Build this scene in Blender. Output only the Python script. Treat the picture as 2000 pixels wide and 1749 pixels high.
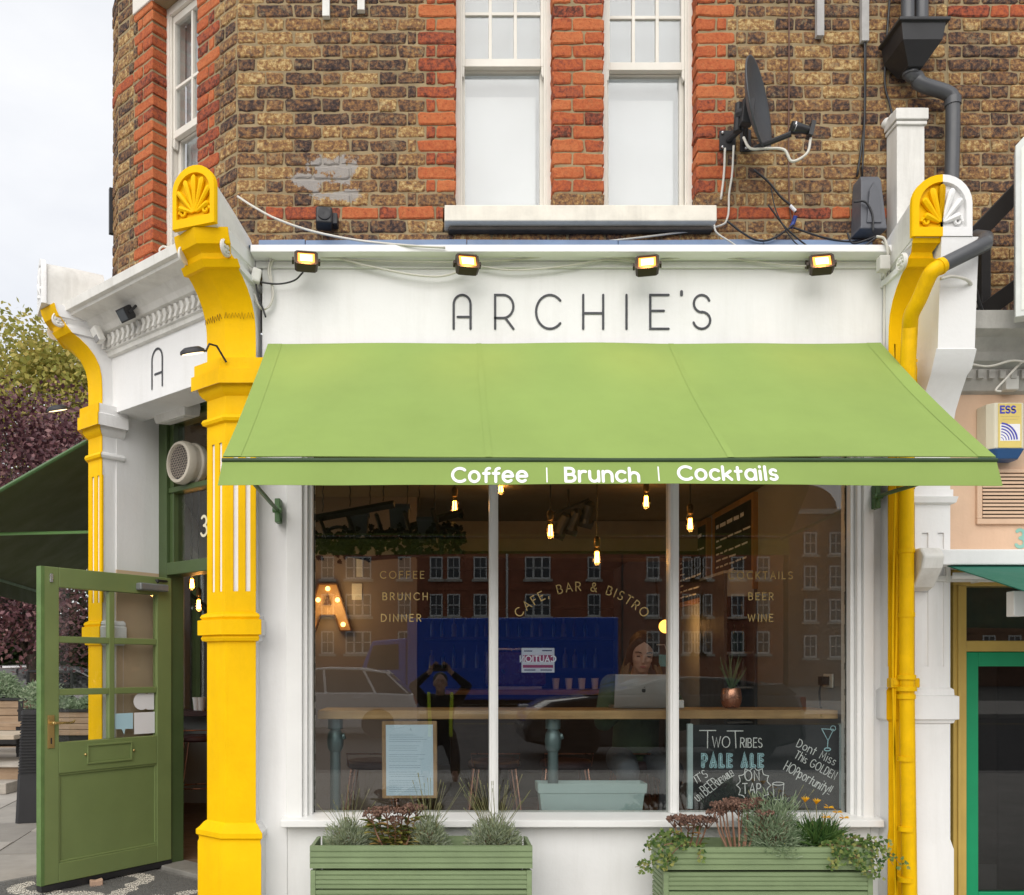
import bpy, bmesh, math, random
from mathutils import Vector, Matrix, Euler, noise
random.seed(7)
R = math.radians
for o in list(bpy.data.objects): bpy.data.objects.remove(o)
SC = bpy.context.scene
COL = SC.collection
# ------------------------------------------------------------------ camera
F, D0, VX, VY, ZC = 1750.0, 4.78, 860.0, 1304.0, 1.45
cam_d = bpy.data.cameras.new('camera'); cam = bpy.data.objects.new('camera', cam_d); COL.objects.link(cam)
cam.location = (0, -D0, ZC); cam.rotation_euler = (R(90), 0, 0)
cam_d.sensor_fit = 'HORIZONTAL'; cam_d.sensor_width = 36; cam_d.lens = 36*F/2000
cam_d.shift_x = (1000-VX)/2000; cam_d.shift_y = (VY-874.5)/2000
cam_d.clip_start = 0.05; cam_d.clip_end = 2000
SC.camera = cam
# ------------------------------------------------------------------ sky
SUN_EL, SUN_AZ = R(36), R(196)      # azimuth clockwise from +Y (the sun stands behind the camera, a little left)
wd = bpy.data.worlds.new('World'); SC.world = wd; wd.use_nodes = True
nt = wd.node_tree; nt.nodes.clear()
N = nt.nodes.new; L = nt.links.new
out = N('ShaderNodeOutputWorld'); bg = N('ShaderNodeBackground'); bg.inputs['Strength'].default_value = 0.1
sky = N('ShaderNodeTexSky'); sky.sky_type = 'NISHITA'; sky.sun_disc = False
sky.sun_elevation = SUN_EL; sky.sun_rotation = SUN_AZ; sky.air_density = 1.2; sky.dust_density = 2.5
tc = N('ShaderNodeTexCoord'); mp = N('ShaderNodeMapping'); mp.inputs['Scale'].default_value = (1.3, 1.3, 2.6)
nz = N('ShaderNodeTexNoise'); nz.inputs['Scale'].default_value = 1.9; nz.inputs['Detail'].default_value = 7; nz.inputs['Roughness'].default_value = .55
rp = N('ShaderNodeValToRGB')
rp.color_ramp.elements[0].position = .3; rp.color_ramp.elements[0].color = (4.75, 4.85, 5.12, 1)
rp.color_ramp.elements[1].position = .62; rp.color_ramp.elements[1].color = (5.9, 5.9, 5.95, 1)
mx = N('ShaderNodeMix'); mx.data_type = 'RGBA'; mx.inputs['Factor'].default_value = .9
L(tc.outputs['Generated'], mp.inputs['Vector']); L(mp.outputs['Vector'], nz.inputs['Vector']); L(nz.outputs['Fac'], rp.inputs['Fac'])
L(sky.outputs['Color'], mx.inputs[6]); L(rp.outputs['Color'], mx.inputs[7]); L(mx.outputs[2], bg.inputs['Color']); L(bg.outputs['Background'], out.inputs['Surface'])
# ------------------------------------------------------------------ sun (soft, overcast)
sl = bpy.data.lights.new('sun', 'SUN'); sl.energy = 1.5; sl.angle = R(70); sl.color = (1, .965, .91)
so = bpy.data.objects.new('sun', sl); COL.objects.link(so); so.location = (-6, -20, 25)
sd = Vector((math.sin(SUN_AZ)*math.cos(SUN_EL), math.cos(SUN_AZ)*math.cos(SUN_EL), math.sin(SUN_EL)))
so.rotation_euler = (-sd).to_track_quat('-Z', 'Y').to_euler()
# ------------------------------------------------------------------ exposure / render
SC.view_settings.view_transform = 'Standard'; SC.view_settings.look = 'None'
SC.view_settings.exposure = 0.86; SC.view_settings.gamma = 1; SC.view_settings.use_curve_mapping = False
SC.render.engine = 'CYCLES'
SC.cycles.max_bounces = 8; SC.cycles.diffuse_bounces = 4; SC.cycles.glossy_bounces = 4
SC.cycles.transmission_bounces = 6; SC.cycles.transparent_max_bounces = 16
SC.cycles.sample_clamp_indirect = 6

# ================================================================== helpers
def W(px, py, y):
    d = D0+y
    return Vector(((px-VX)*d/F, y, ZC+(VY-py)*d/F))
def PX(px, y): return (px-VX)*(D0+y)/F
def PZ(py, y): return ZC+(VY-py)*(D0+y)/F
I4 = Matrix.Identity(4)
def frame(o, u, v, n):
    m = Matrix.Identity(4)
    for i, c in enumerate((u, v, n)):
        c = Vector(c).normalized()
        for r in range(3): m[r][i] = c[r]
    for r in range(3): m[r][3] = o[r]
    return m
class MB:
    def __init__(s, xf=None): s.v = []; s.f = []; s.xf = xf
    def add(s, vs, fs):
        b = len(s.v)
        for p in vs:
            p = Vector(p)
            s.v.append(s.xf @ p if s.xf is not None else p)
        s.f += [tuple(i+b for i in f) for f in fs]
        return s
    def box(s, x0, x1, y0, y1, z0, z1, m=None):
        vs = [Vector(p) for p in ((x0,y0,z0),(x1,y0,z0),(x1,y1,z0),(x0,y1,z0),(x0,y0,z1),(x1,y0,z1),(x1,y1,z1),(x0,y1,z1))]
        if m is not None: vs = [m @ p for p in vs]
        return s.add(vs, [(0,3,2,1),(4,5,6,7),(0,1,5,4),(1,2,6,5),(2,3,7,6),(3,0,4,7)])
    def cbox(s, c, sx, sy, sz, rot=None):
        m = Matrix.Translation(c)
        if rot is not None: m = m @ Euler(rot).to_matrix().to_4x4()
        return s.box(-sx/2, sx/2, -sy/2, sy/2, -sz/2, sz/2, m)
    def loft(s, rings, closed=True, cap0=True, cap1=True):
        n = len(rings[0]); vs = [p for r in rings for p in r]; fs = []
        for k in range(len(rings)-1):
            for i in range(n if closed else n-1):
                j = (i+1) % n
                fs.append((k*n+i, k*n+j, (k+1)*n+j, (k+1)*n+i))
        if cap0: fs.append(tuple(range(n-1, -1, -1)))
        if cap1: fs.append(tuple((len(rings)-1)*n+i for i in range(n)))
        return s.add(vs, fs)
    def tube(s, pts, r, n=8, cap=True):
        pts = [Vector(p) for p in pts]
        if not hasattr(r, '__len__'): r = [r]*len(pts)
        rings = []; ref = None
        for i, p in enumerate(pts):
            a = pts[max(i-1, 0)]; b = pts[min(i+1, len(pts)-1)]
            t = (b-a); t = t.normalized() if t.length > 1e-9 else Vector((0,0,1))
            if ref is None: ref = Vector((0,0,1)) if abs(t.z) < .9 else Vector((1,0,0))
            u = ref - t*ref.dot(t)
            if u.length < 1e-5: u = t.orthogonal()
            u.normalize(); ref = u; w = t.cross(u)
            rings.append([p+(u*math.cos(2*math.pi*k/n)+w*math.sin(2*math.pi*k/n))*r[i] for k in range(n)])
        return s.loft(rings, True, cap, cap)
    def prism(s, poly, y0, y1, m=None):
        """poly in (x,z), extruded along y"""
        n = len(poly)
        vs = [Vector((p[0], y0, p[1])) for p in poly]+[Vector((p[0], y1, p[1])) for p in poly]
        if m is not None: vs = [m @ p for p in vs]
        fs = [tuple(range(n)), tuple(range(2*n-1, n-1, -1))]+[(i, i+n, (i+1) % n+n, (i+1) % n) for i in range(n)]
        return s.add(vs, fs)
    def lathe(s, prof, c, n=20, axis='z', m=None, cap=True):
        rings = []
        for r, h in prof:
            ring = []
            for k in range(n):
                a = 2*math.pi*k/n; x, y = r*math.cos(a), r*math.sin(a)
                p = Vector((x, y, h)) if axis == 'z' else (Vector((x, h, y)) if axis == 'y' else Vector((h, x, y)))
                if m is not None: p = m @ p
                ring.append(p+Vector(c))
            rings.append(ring)
        return s.loft(rings, True, cap, cap)
    def ball(s, c, rx, ry=None, rz=None, n=12, k=8, m=None):
        ry = rx if ry is None else ry; rz = rx if rz is None else rz
        vs = []; fs = []; c = Vector(c)
        def T(p): return (m @ p if m is not None else p)+c
        vs.append(T(Vector((0,0,-rz))))
        for i in range(1, k):
            t = -math.pi/2+math.pi*i/k
            for j in range(n):
                a = 2*math.pi*j/n
                vs.append(T(Vector((rx*math.cos(t)*math.cos(a), ry*math.cos(t)*math.sin(a), rz*math.sin(t)))))
        vs.append(T(Vector((0,0,rz))))
        for j in range(n): fs.append((0, 1+(j+1) % n, 1+j))
        for i in range(k-2):
            for j in range(n):
                a = 1+i*n+j; b = 1+i*n+(j+1) % n
                fs.append((a, b, b+n, a+n))
        l = len(vs)-1
        for j in range(n): fs.append((l, l-n+j, l-n+(j+1) % n))
        return s.add(vs, fs)
    def mesh(s, name, off=Vector((0,0,0))):
        me = bpy.data.meshes.new(name)
        me.from_pydata([tuple(v-off) for v in s.v], [], s.f); me.update()
        return me
def fix_normals(me):
    bm = bmesh.new(); bm.from_mesh(me); bmesh.ops.recalc_face_normals(bm, faces=bm.faces); bm.to_mesh(me); bm.free()
def put(name, mb, mat, parent=None, off=Vector((0,0,0)), smooth=False, bevel=0, recalc=True, kind=None, seg=2, angle=40):
    me = mb.mesh(name, off)
    if recalc: fix_normals(me)
    if smooth:
        for p in me.polygons: p.use_smooth = True
        if smooth != 'all': me.set_sharp_from_angle(angle=R(angle))
    me.materials.append(mat)
    o = bpy.data.objects.new(name, me); COL.objects.link(o)
    if parent is not None: o.parent = parent
    if bevel:
        b = o.modifiers.new('bevel', 'BEVEL'); b.width = bevel; b.segments = seg; b.limit_method = 'ANGLE'; b.angle_limit = R(35)
    if kind: o['kind'] = kind
    return o
class Thing:
    def __init__(s, name, label, cat, loc=(0,0,0), group=None):
        s.loc = Vector(loc); s.o = bpy.data.objects.new(name, None); COL.objects.link(s.o)
        s.o.empty_display_size = .1; s.o.location = s.loc
        s.o['label'] = label; s.o['category'] = cat
        if group: s.o['group'] = group
    def part(s, name, mb, mat, **k): return put(name, mb, mat, s.o, s.loc, **k)
    def sub(s, parent, name, mb, mat, **k): return put(name, mb, mat, parent, s.loc, **k)
def single(name, label, cat, mb, mat, loc=(0,0,0), group=None, **k):
    o = put(name, mb, mat, None, Vector(loc), **k); o.location = loc
    o['label'] = label; o['category'] = cat
    if group: o['group'] = group
    return o
def struct(name, mb, mat, parent=None, **k):
    o = put(name, mb, mat, parent, **k)
    if parent is None: o['kind'] = 'structure'
    return o
def copy_tree(src, loc, rotz=0, label=None, scale=1, parent=None):
    c = src.copy(); COL.objects.link(c)
    if parent is None:
        c.location = loc; c.rotation_euler = (0, 0, rotz); c.scale = (scale,)*3
        if label: c['label'] = label
    else: c.parent = parent
    for ch in list(src.children): copy_tree(ch, None, parent=c)
    return c
GZ = .15                                   # pavement level (the camera's zero was set at the shop's plinth)
def lerp(a, b, t): return a+(b-a)*t

# ================================================================== materials
MATS = {}
def mat(name, col, rough=.6, metal=0.0, var=.12, vs=5.0, bump=.1, bs=70.0, spec=.5, streak=0.0, sc=(.25,.24,.2), emit=0.0, chip=0.0, chipc=(.5,.5,.48), grain=None, aniso=(1,1,1), trans=0.0, coat=0.0, sheen=0.0, sub=0.0, chips=7.0):
    if name in MATS: return MATS[name]
    m = bpy.data.materials.new(name); MATS[name] = m; m.use_nodes = True
    t = m.node_tree; n = t.nodes; l = t.links.new; b = n['Principled BSDF']
    b.inputs['Roughness'].default_value = rough; b.inputs['Metallic'].default_value = metal
    b.inputs['Specular IOR Level'].default_value = spec
    if coat: b.inputs['Coat Weight'].default_value = coat; b.inputs['Coat Roughness'].default_value = .08
    if sheen: b.inputs['Sheen Weight'].default_value = sheen
    if trans: b.inputs['Transmission Weight'].default_value = trans
    tc = n.new('ShaderNodeTexCoord'); oi = n.new('ShaderNodeObjectInfo')
    ad = n.new('ShaderNodeVectorMath'); ad.operation = 'MULTIPLY_ADD'; ad.inputs[1].default_value = aniso
    cv = n.new('ShaderNodeCombineXYZ'); mu = n.new('ShaderNodeMath'); mu.operation = 'MULTIPLY'; mu.inputs[1].default_value = 17.0
    l(oi.outputs['Random'], mu.inputs[0])
    for i in range(3): l(mu.outputs[0], cv.inputs[i])
    l(tc.outputs['Object'], ad.inputs[0]); l(cv.outputs[0], ad.inputs[2])
    vec = ad.outputs[0]
    def noi(scale, det=5, ro=.6, v=vec):
        q = n.new('ShaderNodeTexNoise'); q.inputs['Scale'].default_value = scale; q.inputs['Detail'].default_value = det; q.inputs['Roughness'].default_value = ro
        l(v, q.inputs['Vector']); return q.outputs['Fac']
    def ramp(fac, p0, p1, c0=(0,0,0,1), c1=(1,1,1,1)):
        q = n.new('ShaderNodeValToRGB'); e = q.color_ramp.elements
        e[0].position = p0; e[1].position = p1; e[0].color = c0; e[1].color = c1
        l(fac, q.inputs['Fac']); return q.outputs['Color']
    def mix(f, a, c, bl='MIX'):
        q = n.new('ShaderNodeMix'); q.data_type = 'RGBA'; q.blend_type = bl
        if isinstance(f, float): q.inputs[0].default_value = f
        else: l(f, q.inputs[0])
        for i, x in ((6, a), (7, c)):
            if isinstance(x, tuple): q.inputs[i].default_value = (x+(1,))[:4]
            else: l(x, q.inputs[i])
        return q.outputs[2]
    lo = tuple(c*(1-var) for c in col); hi = tuple(min(1, c*(1+var)) for c in col)
    c = mix(ramp(noi(vs), .3, .7), lo, hi)
    if grain:
        gv = n.new('ShaderNodeVectorMath'); gv.operation = 'MULTIPLY'; gv.inputs[1].default_value = grain[:3]; l(vec, gv.inputs[0])
        c = mix(ramp(noi(1.0, 6, .65, gv.outputs[0]), .35, .7), c, mix(1.0, c, tuple(grain[3:6]), 'MULTIPLY'))
    if streak:
        sv = n.new('ShaderNodeVectorMath'); sv.operation = 'MULTIPLY'; sv.inputs[1].default_value = (9, 9, .9); l(vec, sv.inputs[0])
        s1 = ramp(noi(1.0, 6, .7, sv.outputs[0]), .48, .85, (0,0,0,1), (streak,)*3+(1,))
        c = mix(s1, c, sc)
        s2 = ramp(noi(2.2, 8, .72), .55, .8, (0,0,0,1), (streak*.7,)*3+(1,)); c = mix(s2, c, sc)
    if chip:
        s3 = ramp(noi(chips, 9, .75), .70-chip*.1, .715-chip*.1); c = mix(s3, c, chipc)
    l(c, b.inputs['Base Color'])
    rr = n.new('ShaderNodeMapRange'); rr.inputs[1].default_value = .3; rr.inputs[2].default_value = .7; rr.inputs[3].default_value = max(.02, rough-.08); rr.inputs[4].default_value = min(1, rough+.1)
    l(noi(vs*2.3), rr.inputs[0]); l(rr.outputs[0], b.inputs['Roughness'])
    if bump:
        bp = n.new('ShaderNodeBump'); bp.inputs['Strength'].default_value = bump; bp.inputs['Distance'].default_value = .004
        l(noi(bs, 4, .6), bp.inputs['Height']); l(bp.outputs[0], b.inputs['Normal'])
    if emit:
        b.inputs['Emission Color'].default_value = tuple(col)+(1,); b.inputs['Emission Strength'].default_value = emit
    return m
def emission(name, col, s):
    if name in MATS: return MATS[name]
    m = bpy.data.materials.new(name); MATS[name] = m; m.use_nodes = True
    t = m.node_tree; t.nodes.clear(); e = t.nodes.new('ShaderNodeEmission'); o = t.nodes.new('ShaderNodeOutputMaterial')
    e.inputs[0].default_value = tuple(col)+(1,); e.inputs[1].default_value = s; t.links.new(e.outputs[0], o.inputs[0]); return m
def glass(name, tint=(1,1,1), f0=.07, rough=.0, dust=0.0):
    """a thin pane: transparent body, mirror reflection by Schlick"""
    if name in MATS: return MATS[name]
    m = bpy.data.materials.new(name); MATS[name] = m; m.use_nodes = True
    t = m.node_tree; n = t.nodes; l = t.links.new; n.clear()
    o = n.new('ShaderNodeOutputMaterial'); ms = n.new('ShaderNodeMixShader'); tr = n.new('ShaderNodeBsdfTransparent'); gl = n.new('ShaderNodeBsdfGlossy')
    tr.inputs[0].default_value = tuple(tint)+(1,); gl.inputs['Roughness'].default_value = rough
    lw = n.new('ShaderNodeLayerWeight'); lw.inputs['Blend'].default_value = .5
    pw = n.new('ShaderNodeMath'); pw.operation = 'POWER'; pw.inputs[1].default_value = 5; l(lw.outputs['Facing'], pw.inputs[0])
    ma = n.new('ShaderNodeMath'); ma.operation = 'MULTIPLY_ADD'; ma.inputs[1].default_value = 1-f0; ma.inputs[2].default_value = f0; l(pw.outputs[0], ma.inputs[0])
    l(ma.outputs[0], ms.inputs[0]); l(tr.outputs[0], ms.inputs[1]); l(gl.outputs[0], ms.inputs[2])
    last = ms.outputs[0]
    if dust:
        df = n.new('ShaderNodeBsdfDiffuse'); df.inputs[0].default_value = (.7,.7,.68,1)
        tc = n.new('ShaderNodeTexCoord'); nz = n.new('ShaderNodeTexNoise'); nz.inputs['Scale'].default_value = 3; nz.inputs['Detail'].default_value = 8
        l(tc.outputs['Object'], nz.inputs['Vector']); k = n.new('ShaderNodeMath'); k.operation = 'MULTIPLY'; k.inputs[1].default_value = dust; l(nz.outputs['Fac'], k.inputs[0])
        m2 = n.new('ShaderNodeMixShader'); l(k.outputs[0], m2.inputs[0]); l(last, m2.inputs[1]); l(df.outputs[0], m2.inputs[2]); last = m2.outputs[0]
    l(last, o.inputs[0]); return m
def cement_mask(t, base_out):
    """a grey cement skim smeared over the bricks left of the first sash window, with its own ragged outline"""
    n = t.nodes; l = t.links.new
    ge = n.new('ShaderNodeNewGeometry'); nz = n.new('ShaderNodeTexNoise'); nz.inputs['Scale'].default_value = 9; nz.inputs['Detail'].default_value = 8; nz.inputs['Roughness'].default_value = .7; l(ge.outputs['Position'], nz.inputs['Vector'])
    best = None
    for (cx, cz, rx, rz) in ((-.62, 4.235, .17, .065), (-.70, 4.16, .17, .045), (-.56, 4.075, .15, .035)):
        sb = n.new('ShaderNodeVectorMath'); sb.operation = 'SUBTRACT'; sb.inputs[1].default_value = (cx, .2, cz); l(ge.outputs['Position'], sb.inputs[0])
        dv = n.new('ShaderNodeVectorMath'); dv.operation = 'DIVIDE'; dv.inputs[1].default_value = (rx, .3, rz); l(sb.outputs[0], dv.inputs[0])
        le = n.new('ShaderNodeVectorMath'); le.operation = 'LENGTH'; l(dv.outputs[0], le.inputs[0])
        if best is None: best = le.outputs['Value']
        else:
            mn = n.new('ShaderNodeMath'); mn.operation = 'MINIMUM'; l(best, mn.inputs[0]); l(le.outputs['Value'], mn.inputs[1]); best = mn.outputs[0]
    ma = n.new('ShaderNodeMath'); ma.operation = 'MULTIPLY_ADD'; ma.inputs[1].default_value = 5.0; l(nz.outputs['Fac'], ma.inputs[0]); l(best, ma.inputs[2])
    rp = n.new('ShaderNodeValToRGB'); rp.color_ramp.elements[0].position = .0; rp.color_ramp.elements[0].color = (.9,.9,.9,1); rp.color_ramp.elements[1].position = .2; rp.color_ramp.elements[1].color = (0,0,0,1)
    sf = n.new('ShaderNodeMath'); sf.operation = 'SUBTRACT'; sf.inputs[1].default_value = 3.1; l(ma.outputs[0], sf.inputs[0]); l(sf.outputs[0], rp.inputs['Fac'])
    mx = n.new('ShaderNodeMix'); mx.data_type = 'RGBA'; l(rp.outputs['Color'], mx.inputs[0]); l(base_out, mx.inputs[6]); mx.inputs[7].default_value = (.34,.32,.30,1)
    return mx.outputs[2]
def brick_mat(name, stops, dark=.5, bloom=.55, rw=.5, nw=2.5, smear=(.31,.24,.14), b0=.54, b1=.62):
    """colour differs brick by brick (object / island random) with a mottled kiln face"""
    m = bpy.data.materials.new(name); MATS[name] = m; m.use_nodes = True
    t = m.node_tree; n = t.nodes; l = t.links.new; b = n['Principled BSDF']
    b.inputs['Roughness'].default_value = .88; b.inputs['Specular IOR Level'].default_value = .25
    oi = n.new('ShaderNodeObjectInfo'); ge = n.new('ShaderNodeNewGeometry'); sm = n.new('ShaderNodeMath'); sm.operation = 'ADD'; fr = n.new('ShaderNodeMath'); fr.operation = 'FRACT'
    l(oi.outputs['Random'], sm.inputs[0]); l(ge.outputs['Random Per Island'], sm.inputs[1]); l(sm.outputs[0], fr.inputs[0])
    ps = ge.outputs['Position']
    def noi(scale, det=6, ro=.65):
        q = n.new('ShaderNodeTexNoise'); q.inputs['Scale'].default_value = scale; q.inputs['Detail'].default_value = det; q.inputs['Roughness'].default_value = ro
        l(ps, q.inputs['Vector']); return q.outputs['Fac']
    n1 = noi(44, 7, .74)
    a1 = n.new('ShaderNodeMath'); a1.operation = 'MULTIPLY_ADD'; a1.inputs[1].default_value = rw; l(fr.outputs[0], a1.inputs[0])
    a2 = n.new('ShaderNodeMath'); a2.operation = 'MULTIPLY_ADD'; a2.inputs[1].default_value = nw; a2.inputs[2].default_value = .5-nw*.5-rw*.5+.02; l(n1, a2.inputs[0])
    l(a2.outputs[0], a1.inputs[2])
    rp = n.new('ShaderNodeValToRGB'); e = rp.color_ramp.elements
    while len(e) < len(stops): e.new(.5)
    for i, (p, c) in enumerate(stops): e[i].position = p; e[i].color = tuple(c)+(1,)
    l(a1.outputs[0], rp.inputs['Fac'])
    # soot and pits
    q = n.new('ShaderNodeValToRGB'); q.color_ramp.elements[0].position = .56; q.color_ramp.elements[1].position = .72
    q.color_ramp.elements[1].color = (dark,)*3+(1,); l(noi(60, 5, .7), q.inputs['Fac'])
    mx = n.new('ShaderNodeMix'); mx.data_type = 'RGBA'; l(q.outputs['Color'], mx.inputs[0]); l(rp.outputs['Color'], mx.inputs[6]); mx.inputs[7].default_value = (.035,.028,.022,1)
    # lime bloom on a few faces
    q2 = n.new('ShaderNodeValToRGB'); q2.color_ramp.elements[0].position = b0; q2.color_ramp.elements[1].position = b1; q2.color_ramp.elements[1].color = (bloom,)*3+(1,); l(noi(17, 9, .8), q2.inputs['Fac'])
    m2 = n.new('ShaderNodeMix'); m2.data_type = 'RGBA'; l(q2.outputs['Color'], m2.inputs[0]); l(mx.outputs[2], m2.inputs[6]); m2.inputs[7].default_value = smear+(1,)
    l(cement_mask(t, m2.outputs[2]), b.inputs['Base Color'])
    bp = n.new('ShaderNodeBump'); bp.inputs['Strength'].default_value = .9; bp.inputs['Distance'].default_value = .006; l(noi(75, 6, .7), bp.inputs['Height']); l(bp.outputs[0], b.inputs['Normal'])
    return m
STOCK = brick_mat('stock_brick', [(.0,(.028,.021,.021)),(.22,(.06,.040,.037)),(.40,(.14,.078,.048)),(.56,(.235,.118,.056)),(.76,(.35,.205,.078)),(1.0,(.58,.43,.21))], .7, .6)
REDB = brick_mat('red_brick', [(.0,(.10,.035,.025)),(.2,(.27,.07,.04)),(.5,(.43,.105,.040)),(1.0,(.52,.165,.062))], .6, .45, .8, 2.2, (.20,.11,.07), .56, .68)
MORTAR = mat('lime_mortar', (.31,.24,.14), .95, var=.22, vs=9, bump=.6, bs=120, spec=.2, streak=.3, sc=(.2,.16,.1))
_b = MORTAR.node_tree.nodes['Principled BSDF'].inputs['Base Color']; MORTAR.node_tree.links.new(cement_mask(MORTAR.node_tree, _b.links[0].from_socket), _b)
WHITE = mat('white_masonry_paint', (.79,.79,.785), .55, var=.03, vs=3, bump=.3, bs=40, streak=.24, sc=(.47,.455,.41), chip=-.35, chipc=(.45,.44,.4), chips=13)
WHITEG = mat('grubby_white_paint', (.72,.71,.67), .6, var=.08, vs=6, bump=.3, bs=50, streak=.45, sc=(.28,.26,.21), chip=.3)
WOODW = mat('white_gloss_wood', (.80,.80,.78), .38, var=.03, vs=4, bump=.06, bs=60, streak=.08, sc=(.5,.48,.42))
SASHW = mat('old_sash_paint', (.76,.73,.66), .5, var=.05, vs=7, bump=.12, bs=60, streak=.18, sc=(.45,.40,.3))
YEL = mat('yellow_gloss_paint', (.86,.505,.0), .55, spec=.12, var=.06, vs=5, bump=.4, bs=34, streak=.22, sc=(.42,.22,.01), chip=-.25, chipc=(.6,.5,.28), chips=16)
YELD = mat('yellow_pipe_paint', (.80,.47,.0), .5, spec=.15, var=.08, vs=9, bump=.2, bs=50, streak=.55, sc=(.24,.12,.01))
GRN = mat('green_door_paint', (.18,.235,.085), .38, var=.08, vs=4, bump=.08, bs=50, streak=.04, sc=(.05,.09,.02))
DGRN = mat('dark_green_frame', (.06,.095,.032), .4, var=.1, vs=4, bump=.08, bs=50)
AWN = mat('awning_canvas', (.25,.35,.095), .8, var=.07, vs=1.3, bump=.2, bs=300, spec=.2, streak=.10, sc=(.17,.24,.07))
BLACK = mat('black_plastic', (.018,.018,.02), .42, var=.1, bump=.05)
IRON = mat('dark_iron', (.03,.03,.033), .5, metal=.3, var=.2)
GREYP = mat('grey_upvc', (.075,.078,.085), .35, var=.08, bump=.03)
LEAD = mat('blue_lead_flashing', (.16,.23,.36), .55, var=.15, vs=6, bump=.15, bs=30, streak=.25, sc=(.3,.3,.3))
CEMENT = mat('grey_cement_patch', (.33,.31,.28), .9, var=.3, vs=14, bump=.7, bs=60)
STEEL = mat('brushed_steel', (.55,.55,.56), .3, metal=.9, var=.06)
BRASS = mat('worn_brass', (.62,.44,.18), .3, metal=.9, var=.1)
CABLE_W = mat('white_cable', (.62,.60,.54), .5, var=.1, bump=0)
CABLE_B = mat('black_cable', (.02,.02,.022), .45, bump=0)
PAINTK = mat('dark_grey_sign_paint', (.05,.052,.06), .6, var=.2, vs=14, bump=0)
DOORGL = glass('door_glass', (.95,.96,.96), .06)
GLASS = glass('window_glass', (.88,.90,.89), .078, dust=.0)
GLASSU = glass('sash_glass', (.97,.98,.98), .10, dust=.04)

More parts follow.
